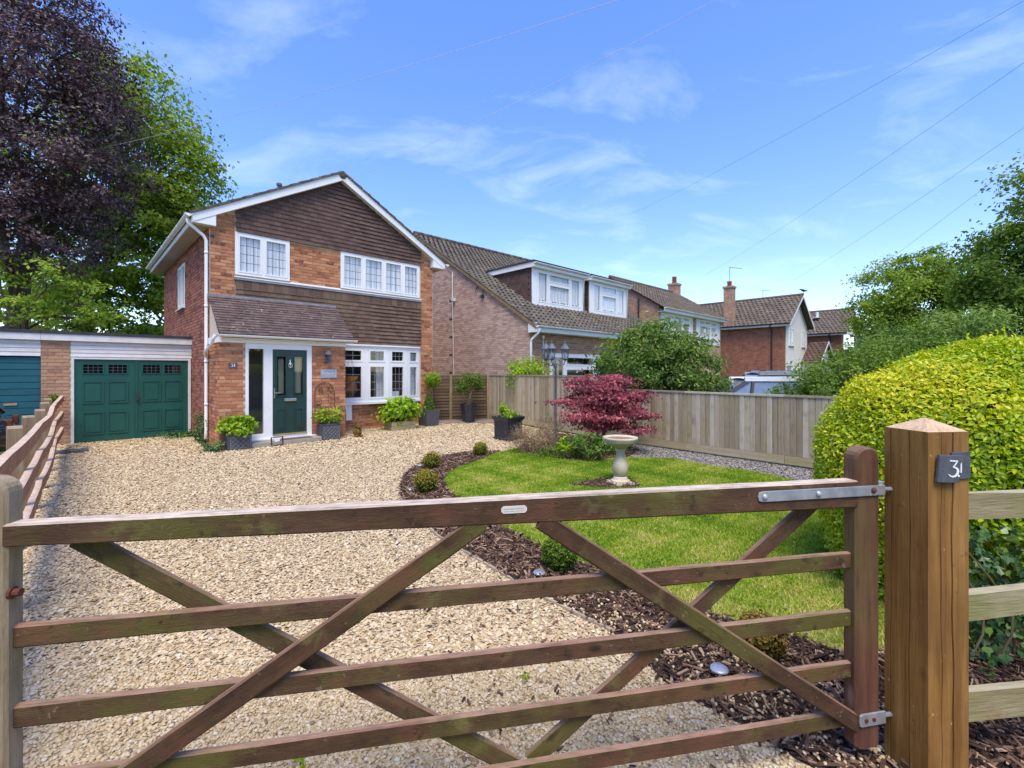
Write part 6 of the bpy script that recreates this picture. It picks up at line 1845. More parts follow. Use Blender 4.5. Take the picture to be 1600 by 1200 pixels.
q = rng.choice(np.nonzero((Nn[:, 2] > .1) & (Nn[:, 1] < .4))[0], 260)
SP, SN, SA, ST_ = [], [], [], []
for i in q:
    up = unit(Nn[i] * .8 + np.array([0, 0, .7]) + rng.normal(0, .25, 3))
    for k in range(6):
        SP.append(P[i] + up * (.015 + .012 * k)); SN.append(unit(np.cross(up, rng.normal(0, 1, 3)))); SA.append(up * .8 + rng.normal(0, .5, 3)); ST_.append(.75)
V, F, ti = leaves(np.array(SP), np.array(SN), .030, LEAF4, .55, jit=.4, along=np.array(SA), tint=np.array(ST_), tjit=.15)
npmesh('young_shoots', V, F, ti, M['leaf_hedge'], HG, kind='stuff')
# ivy under the hedge behind the pale rails
IV = thing('ivy', (2.9, 2.62, gz(2.6)), math.radians(6), 'dark green ivy trailing behind the pale fence rails under the hedge', 'ivy')
IVY_T = np.array([[0, 0, 0], [-.55, .12, .02], [-.62, .48, .06], [-.22, .62, .04], [0, 1.05, -.04], [.22, .62, .04], [.62, .48, .06], [.55, .12, .02]])
mb = MB(); mb.add([tuple(p) for p in IVY_T], [(0, 3, 2, 1), (0, 4, 3), (0, 5, 4), (0, 7, 6, 5)], tint=0.0)
ivy_me = mesh_of('leaf', mb, M['leaf_ivy_one'], recalc=False)
W = Matrix.Translation(IV.location) @ Matrix.Rotation(math.radians(6), 4, 'Z')
Winv = W.inverted()
cnt = 0
for k in range(900):
    x, z = rng.uniform(-.25, 1.5), rng.uniform(.0, .86)
    y = .02 + .10 * math.sin(x * 5 + z * 4) + rng.uniform(-.05, .10) + .15 * z
    if z > .60 + .12 * math.sin(x * 6): continue
    nn = unit(np.array([rng.normal(0, .4), -1, .45 + rng.normal(0, .3)])); tt = unit(np.array([rng.normal(0, .5), -.3, -1.0])); tt = unit(tt - nn * tt.dot(nn)); bb = np.cross(nn, tt)
    s = rng.uniform(.034, .060)
    link('leaf', ivy_me, IV, Matrix(((bb[0] * s, tt[0] * s, nn[0] * s, x), (bb[1] * s, tt[1] * s, nn[1] * s, y), (bb[2] * s, tt[2] * s, nn[2] * s, z), (0, 0, 0, 1))))
    cnt += 1
    if cnt >= 300: break
n = 1500
P = np.c_[rng.uniform(-.25, 1.6, n), rng.uniform(.08, .3, n), rng.uniform(0, .8, n)]
V, F, ti = leaves(P, np.tile([0, -1, .4], (n, 1)).astype(float), .05, LEAFM, .9, .8)
npmesh('ivy_mass', V, F, ti, M['leaf_ivy'], IV, kind='stuff')
mb = MB()
for k in range(10):
    x = -.2 + k * .18
    limb(mb, (x, .12, 0), (x + random.uniform(-.2, .2), .14, .7), .008, .003, .2, 5)
build('stem', mb, M['twig'], IV)
# dark woody base so that nothing shows through under the hedge
# tall hedge added behind the viewer: keeps bright horizon out of the pane reflections
rh = thing('added_hedge', (0, -15, gz(-15)), 0, 'tall rough green hedge added across the road, seen only reflected in the window panes', 'hedge')
mb = MB(); n = 60
for i in range(n + 1):
    x = -42 + 84 * i / n
    h = 4.6 + .8 * math.sin(i * .9) + .5 * math.sin(i * 2.3 + 1)
    mb.v += [(x, .9, 0), (x, .8, h * .7), (x, .1, h), (x, -.9, h * .7), (x, -1.0, 0)]
for i in range(n):
    for j in range(4):
        mb.f.append((i * 5 + j, i * 5 + j + 1, (i + 1) * 5 + j + 1, (i + 1) * 5 + j)); mb.t.append(.5)
build('inner_growth', mb, M['leaf_core'], rh, smooth=True)
k = 9000
xx = rng.uniform(-42, 42, k); hh = 4.6 + .8 * np.sin((xx + 42) / 84 * n * .9) + .5 * np.sin((xx + 42) / 84 * n * 2.3 + 1)
zz = rng.uniform(0, 1.05, k) * hh
Pq = np.c_[xx, .95 - .75 * np.clip((zz / hh - .65) / .35, 0, 1) + rng.normal(0, .15, k), zz]
V, F, ti = leaves(Pq, np.tile([0, 1, .5], (k, 1)).astype(float), .30, LEAF4, .7); npmesh('foliage', V, F, ti, M['leaf_dark'], rh)
# ---- small clipped and potted plants
def leafball(name, parent, c, R, n, size, mat, shell=(.75, 1.05), tmpl=LEAF4, width=.6, cone=False, r=rng):
    d = unit(r.normal(0, 1, (n, 3)))
    rad = r.uniform(shell[0], shell[1], n)
    P = d * rad[:, None] * np.array(R)
    if cone:
        h = r.uniform(0, 1, n) ** 1.3
        th = r.uniform(0, 2 * math.pi, n)
        rr = (1 - h) ** .85 * r.uniform(.8, 1.03, n)
        P = np.c_[np.cos(th) * rr * R[0], np.sin(th) * rr * R[1], (h - .5) * 2 * R[2]]
        d = unit(np.c_[np.cos(th), np.sin(th), np.full(n, .4)])
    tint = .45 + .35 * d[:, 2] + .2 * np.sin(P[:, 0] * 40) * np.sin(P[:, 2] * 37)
    V, F, ti = leaves(P + np.array(c), d, size, tmpl, width, jit=.7, tint=tint)
    return npmesh(name, V, F, ti, M[mat], parent)
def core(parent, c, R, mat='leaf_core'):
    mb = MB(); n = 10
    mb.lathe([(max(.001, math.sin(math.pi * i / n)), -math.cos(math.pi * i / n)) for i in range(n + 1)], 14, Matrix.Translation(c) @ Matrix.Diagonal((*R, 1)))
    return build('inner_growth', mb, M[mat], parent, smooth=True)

balls = [((-1.39, 7.9), .155, 'leaf_box', 'bronze tipped box ball next to the corner of the bark bed', 1500),
         ((-1.20, 6.36), .165, 'leaf_box', 'larger bronze tipped box ball beside the round light in the bark bed', 1700),
         ((-.63, 9.09), .150, 'leaf_box', 'small bronze tipped box ball at the far tip of the bark bed', 1300),
         ((.41, 3.95), .155, 'leaf_box_green', 'fresh green box ball on bark seen through the gate brace', 2400),
         ((1.53, 2.80), .135, 'leaf_box_brown', 'browned box ball on bark seen below the third gate rail', 2200)]
for (x, y), R, mt, lab, n in balls:
    t = thing('box_ball', (x, y, gz(y)), random.random() * 6, lab, 'shrub', 'clipped box balls in the bark bed')
    core(t, (0, 0, R * .95), (R * .82,) * 3)
    leafball('foliage', t, (0, 0, R * .98), (R, R, R * .98), n, .026, mt)
    mb = MB(); mb.tube([(0, 0, -.03), (.005, 0, R * .6)], .012, 6); build('stem', mb, M['twig'], t)

def bush(parent, c, R, n, size, mat, tmpl=LEAF6, width=.7, clump=.25, nclump=30, stems=7, droop=.1, stemmat='twig', base_z=0):
    P, Nn, T = clouds([(*c, *R)], n, clump, nclump, (.45, 1.0))
    P[:, 2] = np.maximum(P[:, 2], base_z + .01)
    V, F, ti = leaves(P, Nn, size, tmpl, width, droop, tint=T)
    npmesh('foliage', V, F, ti, M[mat], parent)
    mb = MB()
    for k in range(stems):
        e = np.array(c) + unit(rng.normal(0, 1, 3)) * np.array(R) * .7
        limb(mb, (c[0] + random.uniform(-.04, .04), c[1] + random.uniform(-.04, .04), base_z), tuple(e), .008, .003, .15, 5, 5)
    build('stem', mb, M[stemmat], parent)

# trough planters with a lattice pattern by the door
def trough(x, y, w, d, h, label, cat='planter'):
    t = thing('trough_planter', hw(x, y), HROT, label, cat, 'lattice troughs by the front door')
    mb = MB()
    th = .02
    mb.box(0, w, 0, th, 0, h); mb.box(0, w, d - th, d, 0, h); mb.box(0, th, th, d - th, 0, h); mb.box(w - th, w, th, d - th, 0, h); mb.box(th, w - th, th, d - th, 0, h * .1)
    mb.box(-.012, w + .012, -.012, th, h, h + .025); mb.box(-.012, w + .012, d - th, d + .012, h, h + .025); mb.box(-.012, th, th, d - th, h, h + .025); mb.box(w - th, w + .012, th, d - th, h, h + .025)
    build('trough', mb, M['grey_pot'], t)
    mb = MB(); mb.box(.06, w - .02, -.004, -.0005, .03, h - .03) if False else None
    k = 6
    x0, x1, z0, z1 = .05, w - .02, .035, h - .035
    step = (x1 - x0) / 4
    for s in (-1, 1):
        for i in range(-6, 12):
            xa = x0 + i * step
            pts = []
            # clip the diagonal to the panel
            seg = [(xa + s * (zz - z0) * 1.0, zz) for zz in np.linspace(z0, z1, 30)]
            seg = [(a, b) for a, b in seg if x0 <= a <= x1]
            if len(seg) > 3:
                mb.bar((seg[0][0], -.003 - .001 * (s > 0), seg[0][1]), (seg[-1][0], -.003 - .001 * (s > 0), seg[-1][1]), .003, .008, up=(0, 1, 0))
    for e in ((x0, z0, x1, z0), (x0, z1, x1, z1), (x0, z0, x0, z1), (x1, z0, x1, z1)):
        mb.bar((e[0], -.0035, e[1]), (e[2], -.0035, e[3]), .003, .008, up=(0, 1, 0))
    build('lattice', mb, M['silver_line'], t)
    mb = MB(); mb.box(th, w - th, th, d - th, h - .05, h - .02); build('soil', mb, M['soil'], t)
    return t
tp = trough(.06, -1.48, .46, .30, .32, 'dark lattice trough full of bright green leaves beside the sidelight')
bush(tp, (.22, .14, .50), (.34, .22, .20), 1100, .085, 'leaf_lime', LEAF6, .75, base_z=.3)
tp = trough(2.06, -1.44, .46, .28, .37, 'dark lattice trough with a sparse plant below the metal wall ornament')
bush(tp, (.22, .14, .58), (.38, .2, .20), 420, .075, 'leaf_lime', LEAF6, .6, base_z=.36, stems=11)

# hydrangea in a timber planter
t = thing('timber_planter', hw(4.22, -.98), HROT, 'pale timber planter below the bow window holding bright green hydrangea', 'planter')
for i in range(2):
    z0 = .01 + i * .12
    for q in ((0, .78, 0, .03), (0, .78, .42, .45), (0, .03, .031, .419), (.75, .78, .031, .419)):
        mb = MB(); mb.box(q[0], q[1], q[2], q[3], z0, z0 + .112); build('side_board', mb, M['timber_pale'], t)
mb = MB(); mb.box(.03, .75, .03, .42, .15, .2); build('soil', mb, M['soil'], t)
hy = thing('hydrangea', hw(4.22, -.98, .2), HROT, 'bright yellow green hydrangea mound under the bow window', 'shrub')
bush(hy, (.34, .20, .34), (.56, .36, .34), 1500, .12, 'leaf_lime', LEAF6, .85, stems=14, clump=.24, nclump=70)
core(hy, (.34, .22, .28), (.40, .26, .24))

# grey cube planter with a clipped cone
t = thing('cube_planter', hw(5.45, -.86), HROT, 'plain charcoal square planter beside the right hand brick pier', 'planter')
mb = MB(); mb.add([(.03, .03, 0), (.47, .03, 0), (.47, .47, 0), (.03, .47, 0), (0, 0, .5), (.5, 0, .5), (.5, .5, .5), (0, .5, .5), (.03, .03, .5), (.47, .03, .5), (.47, .47, .5), (.03, .47, .5), (.03, .03, .44), (.47, .03, .44), (.47, .47, .44), (.03, .47, .44)],
              [(0, 3, 2, 1), (0, 1, 5, 4), (1, 2, 6, 5), (2, 3, 7, 6), (3, 0, 4, 7), (4, 5, 9, 8), (5, 6, 10, 9), (6, 7, 11, 10), (7, 4, 8, 11), (8, 9, 13, 12), (9, 10, 14, 13), (10, 11, 15, 14), (11, 8, 12, 15)])
build('pot', mb, M['grey_pot'], t)
mb = MB(); mb.box(.03, .47, .03, .47, .40, .44); build('soil', mb, M['soil'], t)
cn = thing('cone_topiary', hw(5.70, -.61, .44), HROT, 'dark green clipped cone in the charcoal square planter', 'topiary')
mb = MB(); mb.lathe([(.19, .02), (.15, .2), (.08, .42), (.01, .58)], 14); build('inner_growth', mb, M['leaf_core'], cn)
leafball('foliage', cn, (0, 0, .33), (.235, .235, .33), 2600, .03, 'leaf_box_green', cone=True)
mb = MB(); mb.tube([(0, 0, -.05), (0, 0, .3)], .015, 6); build('stem', mb, M['twig'], cn)

# hanging ball on the pier
t = thing('hanging_ball', hw(6.06, -.30, 1.42), HROT, 'bright green leaf ball hanging from a bracket on the brick pier', 'topiary')
core(t, (0, 0, 0), (.2, .2, .2)); leafball('foliage', t, (0, 0, 0), (.26, .26, .25), 2600, .035, 'leaf_lime', shell=(.7, 1.08))
mb = MB(); mb.tube([(0, .28, .3), (0, .05, .42), (0, 0, .40), (0, 0, .2)], .008, 6); build('bracket', mb, M['black_metal'], t)

# tall black pot with a mop headed bush by the lap fence
t = thing('tall_pot', hw(7.15, -.80), HROT, 'tall tapered glossy black pot in front of the lap fence', 'planter')
mb = MB(); mb.lathe([(.20, 0), (.285, .55), (.30, .58), (.30, .62), (.26, .62), (.25, .52)], 8, off=math.pi / 8); build('pot', mb, M['black_pot'], t)
mb = MB(); mb.lathe([(.24, .50), (.24, .53)], 8, off=math.pi / 8); build('soil', mb, M['soil'], t)
mp = thing('mophead_bush', hw(7.15, -.80, .53), HROT, 'dark evergreen bush on bare twisted stems in the tall black pot', 'shrub')
bl = [(-.12, 0, .82, .34, .3, .28), (.22, 0, .88, .34, .3, .26), (-.28, 0, .62, .2, .2, .2), (.42, 0, .70, .2, .2, .22)]
P, Nn, T = clouds(bl, 3800, .2, 60, (.5, 1.0)); V, F, ti = leaves(P, Nn, .05, LEAF4, .6, tint=T); npmesh('foliage', V, F, ti, M['leaf_dark'], mp)
mb = MB()
for k in range(9): limb(mb, (random.uniform(-.05, .05), 0, 0), (random.uniform(-.35, .4), random.uniform(-.1, .1), random.uniform(.55, .85)), .018, .007, .2, 6, 6)
build('stem', mb, M['twig'], mp)

# black square planter on the gravel
t = thing('square_planter', (-.10, 11.0, 0), HROT + math.radians(0), 'black square planter with moulded rim standing on gravel by the tall fence', 'planter')
mb = MB()
def ringbox(mb, w0, z0, w1, z1):
    c = .27
    mb.add([(c - w0, c - w0, z0), (c + w0, c - w0, z0), (c + w0, c + w0, z0), (c - w0, c + w0, z0), (c - w1, c - w1, z1), (c + w1, c - w1, z1), (c + w1, c + w1, z1), (c - w1, c + w1, z1)], [(0, 1, 5, 4), (1, 2, 6, 5), (2, 3, 7, 6), (3, 0, 4, 7)], tint=.5)
for a, b, c_, d_ in ((.27, 0, .27, .05), (.27, .05, .245, .07), (.245, .07, .25, .46), (.25, .46, .285, .52), (.285, .52, .295, .54), (.295, .54, .295, .575), (.295, .575, .25, .578), (.25, .578, .24, .52)): ringbox(mb, a, b, c_, d_)
build('pot', mb, M['black_pot'], t)
mb = MB(); mb.box(.03, .51, .03, .51, .49, .525); build('soil', mb, M['soil'], t)
pl = thing('patio_plant', (-.10, 11.38, .52), 0, 'small leafy plant with pale flowers in the black square planter', 'plant')
bush(pl, (0, .0, .10), (.26, .24, .13), 420, .06, 'leaf_lime', LEAF6, .7, stems=9); bush(pl, (-.12, 0, .26), (.09, .09, .14), 130, .06, 'leaf_lime', LEAF6, .7, stems=3)

# heather and broad leaved shrub in the bed behind the lawn
he = thing('heather_bush', (.55, 9.45, 0), 0, 'straggly tan heather bush spilling onto the lawn by the black planter', 'shrub')
P, Nn, T = clouds([(0, 0, .26, .50, .4, .30), (-.34, -.05, .36, .24, .25, .24), (.25, .2, .48, .32, .3, .30)], 7000, .3, 60, (.2, 1.0))
V, F, ti = leaves(np.maximum(P, [-9, -9, .01]), unit(P * np.array([1, 1, .4]) + 1e-3), .075, LEAF4, .10, jit=.5, along=unit(P) * 2, tint=T); npmesh('foliage', V, F, ti, M['leaf_heather'], he)
mb = MB()
for k in range(26): limb(mb, (random.uniform(-.1, .1), random.uniform(-.1, .1), 0), (random.uniform(-.5, .5), random.uniform(-.35, .35), random.uniform(.25, .6)), .006, .002, .15, 4, 4)
build('stem', mb, M['twig'], he)
gs = thing('leafy_shrub', (1.42, 8.62, 0), 0, 'glossy green broad leaved shrub on bare stems between heather and bird bath', 'shrub')
bush(gs, (.0, 0, .33), (.36, .32, .19), 700, .10, 'leaf_laurel', LEAF6, .36, stems=10, clump=.22); bush(gs, (-.38, .05, .30), (.16, .15, .13), 150, .09, 'leaf_lime', LEAF6, .45, stems=3)
lp = thing('low_shrub', (1.0, 9.0, 0), 0, 'low mixed dark foliage under the lamp post', 'shrub')
P, Nn, T = clouds([(0, 0, .12, .5, .3, .14), (.75, .3, .14, .5, .4, .16)], 2600, .25, 50, (.2, 1)); V, F, ti = leaves(np.maximum(P, [-9, -9, .01]), Nn, .05, LEAF4, .5, tint=T); npmesh('foliage', V, F, ti, M['leaf_dark'], lp)

# creeping ivy at the garage and the downpipe
for x, y, R, n, lab in ((-.35, 1.75, (.42, .28, .09), 900, 'dark ground ivy creeping in front of the garage door'), (-.12, .35, (.18, .5, .42), 900, 'ivy and weeds climbing the wall foot beside the downpipe'), (-.15, -1.2, (.2, .3, .16), 500, 'grey ferny weed at the porch corner behind the lattice trough')):
    t = thing('creeping_ivy', hw(x, y), HROT, lab, 'ivy')
    P, Nn, T = clouds([(0, 0, R[2] * .6, *R)], n, .25, 30, (.2, 1)); P[:, 2] = np.maximum(P[:, 2], .005)
    V, F, ti = leaves(P, Nn, .05, LEAF4, .8, tint=T); npmesh('foliage', V, F, ti, M['leaf_ivy'], t)
t = thing('weed_tuft', (-10.25, 10.2, .95), 0, 'small green weed tuft growing at the end of the worn rail fence', 'plant')
bush(t, (0, 0, .1), (.12, .12, .12), 240, .06, 'leaf_dark', stems=4)

# ------------------------------------------------------------------ garden ornaments and small things
t = thing('bird_bath', (1.63, 6.85, 0), .3, 'pale cast stone bird bath on a baluster pedestal in the lawn', 'bird bath')
mb = MB(); mb.box(-.155, .155, -.155, .155, .0, .045); mb.lathe([(.145, .045), (.145, .065), (.115, .08), (.10, .11), (.085, .125)], 20); build('base', mb, M['stone'], t, bevel=.006)
mb = MB(); mb.lathe([(.075, .12), (.09, .14), (.112, .20), (.118, .26), (.105, .33), (.075, .40), (.062, .46), (.066, .50), (.082, .515), (.082, .53), (.07, .54)], 24); build('pedestal', mb, M['stone'], t, smooth=True)
mb = MB(); mb.lathe([(.075, .535), (.10, .56), (.17, .60), (.235, .635), (.245, .65), (.25, .675), (.26, .69), (.258, .71), (.235, .712), (.215, .70), (.20, .685)], 28); build('bowl', mb, M['stone'], t, smooth=True)
mb = MB(); mb.lathe([(.206, .684), (.206, .690)], 28); build('basin', mb, M['bath_water'], t)

t = thing('lamp_post', (.99, 10.35, 0), .2, 'grey three lantern garden lamp post beside the red maple', 'lamp post')
t.scale = (1.0, 1.0, 1.1)
mb = MB(); mb.lathe([(.09, 0), (.09, .06), (.05, .09), (.05, .35), (.035, .38), (.026, .45), (.024, 1.60), (.04, 1.62), (.04, 1.66), (.02, 1.70), (.016, 1.84)], 12); build('post', mb, M['grey_metal'], t, smooth=True)
for k, a in enumerate((math.radians(-8), math.radians(172), math.radians(230))):
    cx, cy = .22 * math.cos(a), .22 * math.sin(a)
    mb = MB(); mb.tube([(0, 0, 1.72), (cx * .4, cy * .4, 1.66), (cx * .85, cy * .85, 1.68), (cx, cy, 1.76)], .011, 6); mb.tube([(cx * .2 + .03 * math.cos(a), .2 * cy, 1.78), (cx * .5, cy * .5, 1.74), (cx * .6, cy * .6, 1.69)], .007, 5); build('arm', mb, M['grey_metal'], t)
    L = bpy.data.objects.new('lantern', None); col.objects.link(L); L.parent = t; L.location = (cx, cy, 1.76)
    mb = MB(); mb.lathe([(.02, 0), (.06, .03), (.065, .04)], 6); mb.lathe([(.115, .245), (.10, .265), (.045, .33), (.02, .345), (.016, .37), (.022, .385), (.0, .41)], 6); mb.lathe([(.112, .235), (.115, .245)], 6)
    for i in range(6):
        b = math.pi / 3 * i
        mb.tube([(.062 * math.cos(b), .062 * math.sin(b), .04), (.105 * math.cos(b), .105 * math.sin(b), .24)], .006, 5)
    build('cage', mb, M['grey_metal'], L)
    mb = MB()
    for i in range(6):
        b, c_ = math.pi / 3 * i, math.pi / 3 * (i + 1)
        mb.add([(.06 * math.cos(b), .06 * math.sin(b), .042), (.06 * math.cos(c_), .06 * math.sin(c_), .042), (.103 * math.cos(c_), .103 * math.sin(c_), .238), (.103 * math.cos(b), .103 * math.sin(b), .238)], [(0, 1, 2, 3)])
    build('panes', mb, M['lamp_glass'], L, recalc=False)
    mb = MB(); mb.lathe([(.012, .04), (.014, .09), (.03, .13), (.022, .17), (.0, .185)], 8); build('bulb', mb, M['white'], L, smooth=True)

# wall lantern, signs, ornament
t = thing('wall_lantern', hw(2.31, PY - .016, 1.80), HROT, 'grey half lantern mounted on the porch brickwork', 'wall lamp')
mb = MB(); mb.box(-.04, .04, -.02, .0, .10, .30); mb.tube([(0, -.02, .14), (0, -.10, .10), (0, -.12, .12)], .010, 6); mb.tube([(0, -.02, .27), (0, -.09, .33), (0, -.12, .36)], .010, 6); build('bracket', mb, M['grey_metal'], t)
mb = MB(); Mx = Matrix.Translation((0, -.12, .0))
mb.lathe([(.015, .10), (.05, .13), (.055, .14)], 6, Mx); mb.lathe([(.10, .32), (.085, .34), (.03, .41), (.015, .43), (.0, .46)], 6, Mx)
for i in range(6):
    b = math.pi / 3 * i; mb.tube([(.052 * math.cos(b), .052 * math.sin(b) - .12, .14), (.092 * math.cos(b), .092 * math.sin(b) - .12, .32)], .006, 5)
build('cage', mb, M['grey_metal'], t)
mb = MB()
for i in range(6):
    b, c_ = math.pi / 3 * i, math.pi / 3 * (i + 1)
    mb.add([(.05 * math.cos(b), .05 * math.sin(b) - .12, .142), (.05 * math.cos(c_), .05 * math.sin(c_) - .12, .142), (.09 * math.cos(c_), .09 * math.sin(c_) - .12, .318), (.09 * math.cos(b), .09 * math.sin(b) - .12, .318)], [(0, 1, 2, 3)])
build('panes', mb, M['lamp_glass'], t, recalc=False)
t = thing('house_name_sign', hw(2.16, PY - .018, 1.53), HROT, 'weathered grey slate name plate on the porch brickwork', 'sign')
mb = MB(); mb.box(0, .41, -.018, 0, 0, .215); build('plate', mb, M['galv'], t, bevel=.004)
mb = MB(); rr = random.Random(8)
x = .05
while x < .35:
    w = rr.uniform(.008, .02); mb.box(x, x + w, -.0195, -.0185, .10, .10 + rr.uniform(.02, .035)); x += w + rr.uniform(.004, .012)
build('worn_lettering', mb, M['badge'], t)
t = thing('number_plaque', hw(.155, PY - .018, 1.775), HROT, 'small dark plaque with white number 31 on the porch brickwork', 'sign')
mb = MB(); mb.box(0, .17, -.014, 0, 0, .11); build('plate', mb, M['slate'], t)
mb = MB()
for q, w in three(.066): ribbon(mb, q, [v * 1.3 for v in w], -.0165, -.0145, (.045, .022))
ribbon(mb, [(0, 0), (0, .066)], [.013, .013], -.0165, -.0145, (.115, .022)); ribbon(mb, [(-.012, .052), (.002, .064)], [.006, .008], -.0166, -.0146, (.115, .022))
build('painted_numeral', mb, M['paint_white'], t)
t = thing('wall_trellis', hw(2.02, PY - .02, .55), HROT, 'arched rusty wire ornament on the porch wall above the trough', 'wall ornament')
mb = MB()
ar = [(0, 0), (0, .62)] + [(.245 - .245 * math.cos(math.pi * i / 12), .62 + .245 * math.sin(math.pi * i / 12)) for i in range(1, 12)] + [(.49, .62), (.49, 0)]
mb.tube([(a, -.012, b) for a, b in ar], .007, 6)
rr = random.Random(5)
for k in range(16):
    x0, z0 = rr.uniform(.08, .40), rr.uniform(.05, .75)
    pts = []
    r_, th = .01, rr.uniform(0, 6)
    for i in range(14):
        r_ += .0055; th += .55
        pts.append((x0 + r_ * math.cos(th), -.012, z0 + r_ * math.sin(th)))
    pts = [(min(max(a, .01), .48), b, c) for a, b, c in pts]
    mb.tube(pts, .004, 4)
build('scrollwork', mb, M['rust'], t)

t = thing('hanging_basket', hw(3.22, -.52, 1.40), HROT, 'empty coir lined hanging basket in front of the bow window', 'hanging basket')
mb = MB(); mb.lathe([(.02, .0), (.10, .02), (.165, .08), (.20, .17), (.185, .17), (.15, .09), (.02, .03)], 18); build('coir_liner', mb, M['coir'], t, smooth=True)
mb = MB()
for k in range(12):
    a = math.pi * k / 6; mb.tube([(rr_ * math.cos(a), rr_ * math.sin(a), z) for rr_, z in ((.03, -.004), (.105, .016), (.172, .076), (.207, .172))], .004, 4)
mb.tube([(.207 * math.cos(math.pi * i / 10), .207 * math.sin(math.pi * i / 10), .172) for i in range(21)], .005, 4)
for k in range(3):
    a = 2 * math.pi * k / 3 + .4; mb.tube([(.207 * math.cos(a), .207 * math.sin(a), .172), (0, 0, .72)], .003, 4)
mb.tube([(-.42, 0, .60), (-.42, 0, .80), (-.2, 0, .82), (0, 0, .76), (0, 0, .70)], .008, 5)
build('wire_frame', mb, M['black_metal'], t)

# coir animal, boot scraper, door mat
t = thing('garden_figure', hw(2.98, -1.42), HROT, 'small shaggy brown coir animal figure sitting at the porch corner', 'garden ornament')
n = 1500
pts = []
for c, R, k in (((0, 0, .13), (.10, .12, .13), 700), ((0, -.03, .29), (.075, .08, .075), 400), ((.05, -.02, .37), (.025, .02, .03), 60), ((-.05, -.02, .37), (.025, .02, .03), 60), ((0, -.11, .27), (.035, .045, .03), 100), ((.06, -.09, .04), (.035, .06, .035), 90), ((-.06, -.09, .04), (.035, .06, .035), 90)):
    d = unit(rng.normal(0, 1, (k, 3))); pts.append((np.array(c) + d * np.array(R), d))
P = np.concatenate([p for p, d in pts]); Dn = np.concatenate([d for p, d in pts])
mb = MB()
for c, R in (((0, 0, .13), (.095, .115, .125)), ((0, -.03, .29), (.07, .075, .07)), ((0, -.11, .27), (.03, .04, .026)), ((.06, -.09, .04), (.033, .058, .035)), ((-.06, -.09, .04), (.033, .058, .035)), ((.05, -.02, .37), (.022, .018, .028)), ((-.05, -.02, .37), (.022, .018, .028))):
    mb.lathe([(max(.001, math.sin(math.pi * i / 8)), -math.cos(math.pi * i / 8)) for i in range(9)], 12, Matrix.Translation(c) @ Matrix.Diagonal((*R, 1)))
build('body', mb, M['moss_fur'], t, smooth=True)
V, F, ti = leaves(np.maximum(P, [-9, -9, .012]), Dn, .035, LEAF4, .16, jit=.9, along=Dn * 1.2 + np.array([0, 0, -.8])); npmesh('shaggy_coat', V, F, ti, M['moss_fur'], t)
t = thing('boot_scraper', hw(.92, -1.50, .0), HROT, 'small black metal boot scraper with white panel on the doorstep edge', 'boot scraper')
mb = MB(); mb.box(0, .26, 0, .14, .0, .02); mb.box(0, .02, .05, .09, .02, .19); mb.box(.24, .26, .05, .09, .02, .19); mb.bar((.0, .07, .19), (.26, .07, .19), .03, .016); mb.bar((.01, .07, .03), (.13, .07, .11), .012, .012); mb.bar((.25, .07, .03), (.13, .07, .11), .012, .012); build('frame', mb, M['black_metal'], t)
mb = MB(); mb.prism([(.05, .165), (.21, .165), (.17, .085), (.13, .065), (.09, .085)], .06, .075); build('white_panel', mb, M['white'], t)
t = tag(build('door_mat', MB().prism([(0, 0), (.74, 0), (.74, .014), (0, .014)], 0, .30), M['mat'], None, Matrix.Translation(hw(1.12, PY - .34, .102)) @ Matrix.Rotation(HROT, 4, 'Z')), 'dark brown rectangular mat on the doorstep', 'door mat')
# flat dark plate on the gravel
mb = MB(); mb.box(-.3, .3, -.22, .22, 0, .02); mb.box(-.26, .26, -.18, .18, .02, .026)
tag(build('dark_plate', mb, M['slate'], None, Matrix.Translation((-9.3, 9.55, .012)) @ Matrix.Rotation(HROT, 4, 'Z')), 'dark flat plate in gravel near the brick garage pier', 'drain cover')
# round solar lights
for (x, y), lab in (((-1.44, 6.42), 'round clear solar light beside the larger bronze box ball'), ((-1.63, 8.05), 'round clear solar light at the corner of the bark bed'), ((.23, 3.83), 'round white solar light beside the fresh green box ball'), ((1.20, 2.64), 'round white solar light in bark behind the fourth gate rail')):
    t = thing('solar_light', (x, y, gz(y)), 0, lab, 'garden light', 'solar lights in the bark bed')
    mb = MB(); mb.lathe([(.02, -.05), (.02, .01), (.05, .022), (.052, .034)], 14); build('body', mb, M['black_metal'], t)
    mb = MB(); mb.lathe([(.053, .033), (.053, .040), (.044, .048), (.0, .052)], 16); build('lens', mb, M['galv'], t, smooth=True)

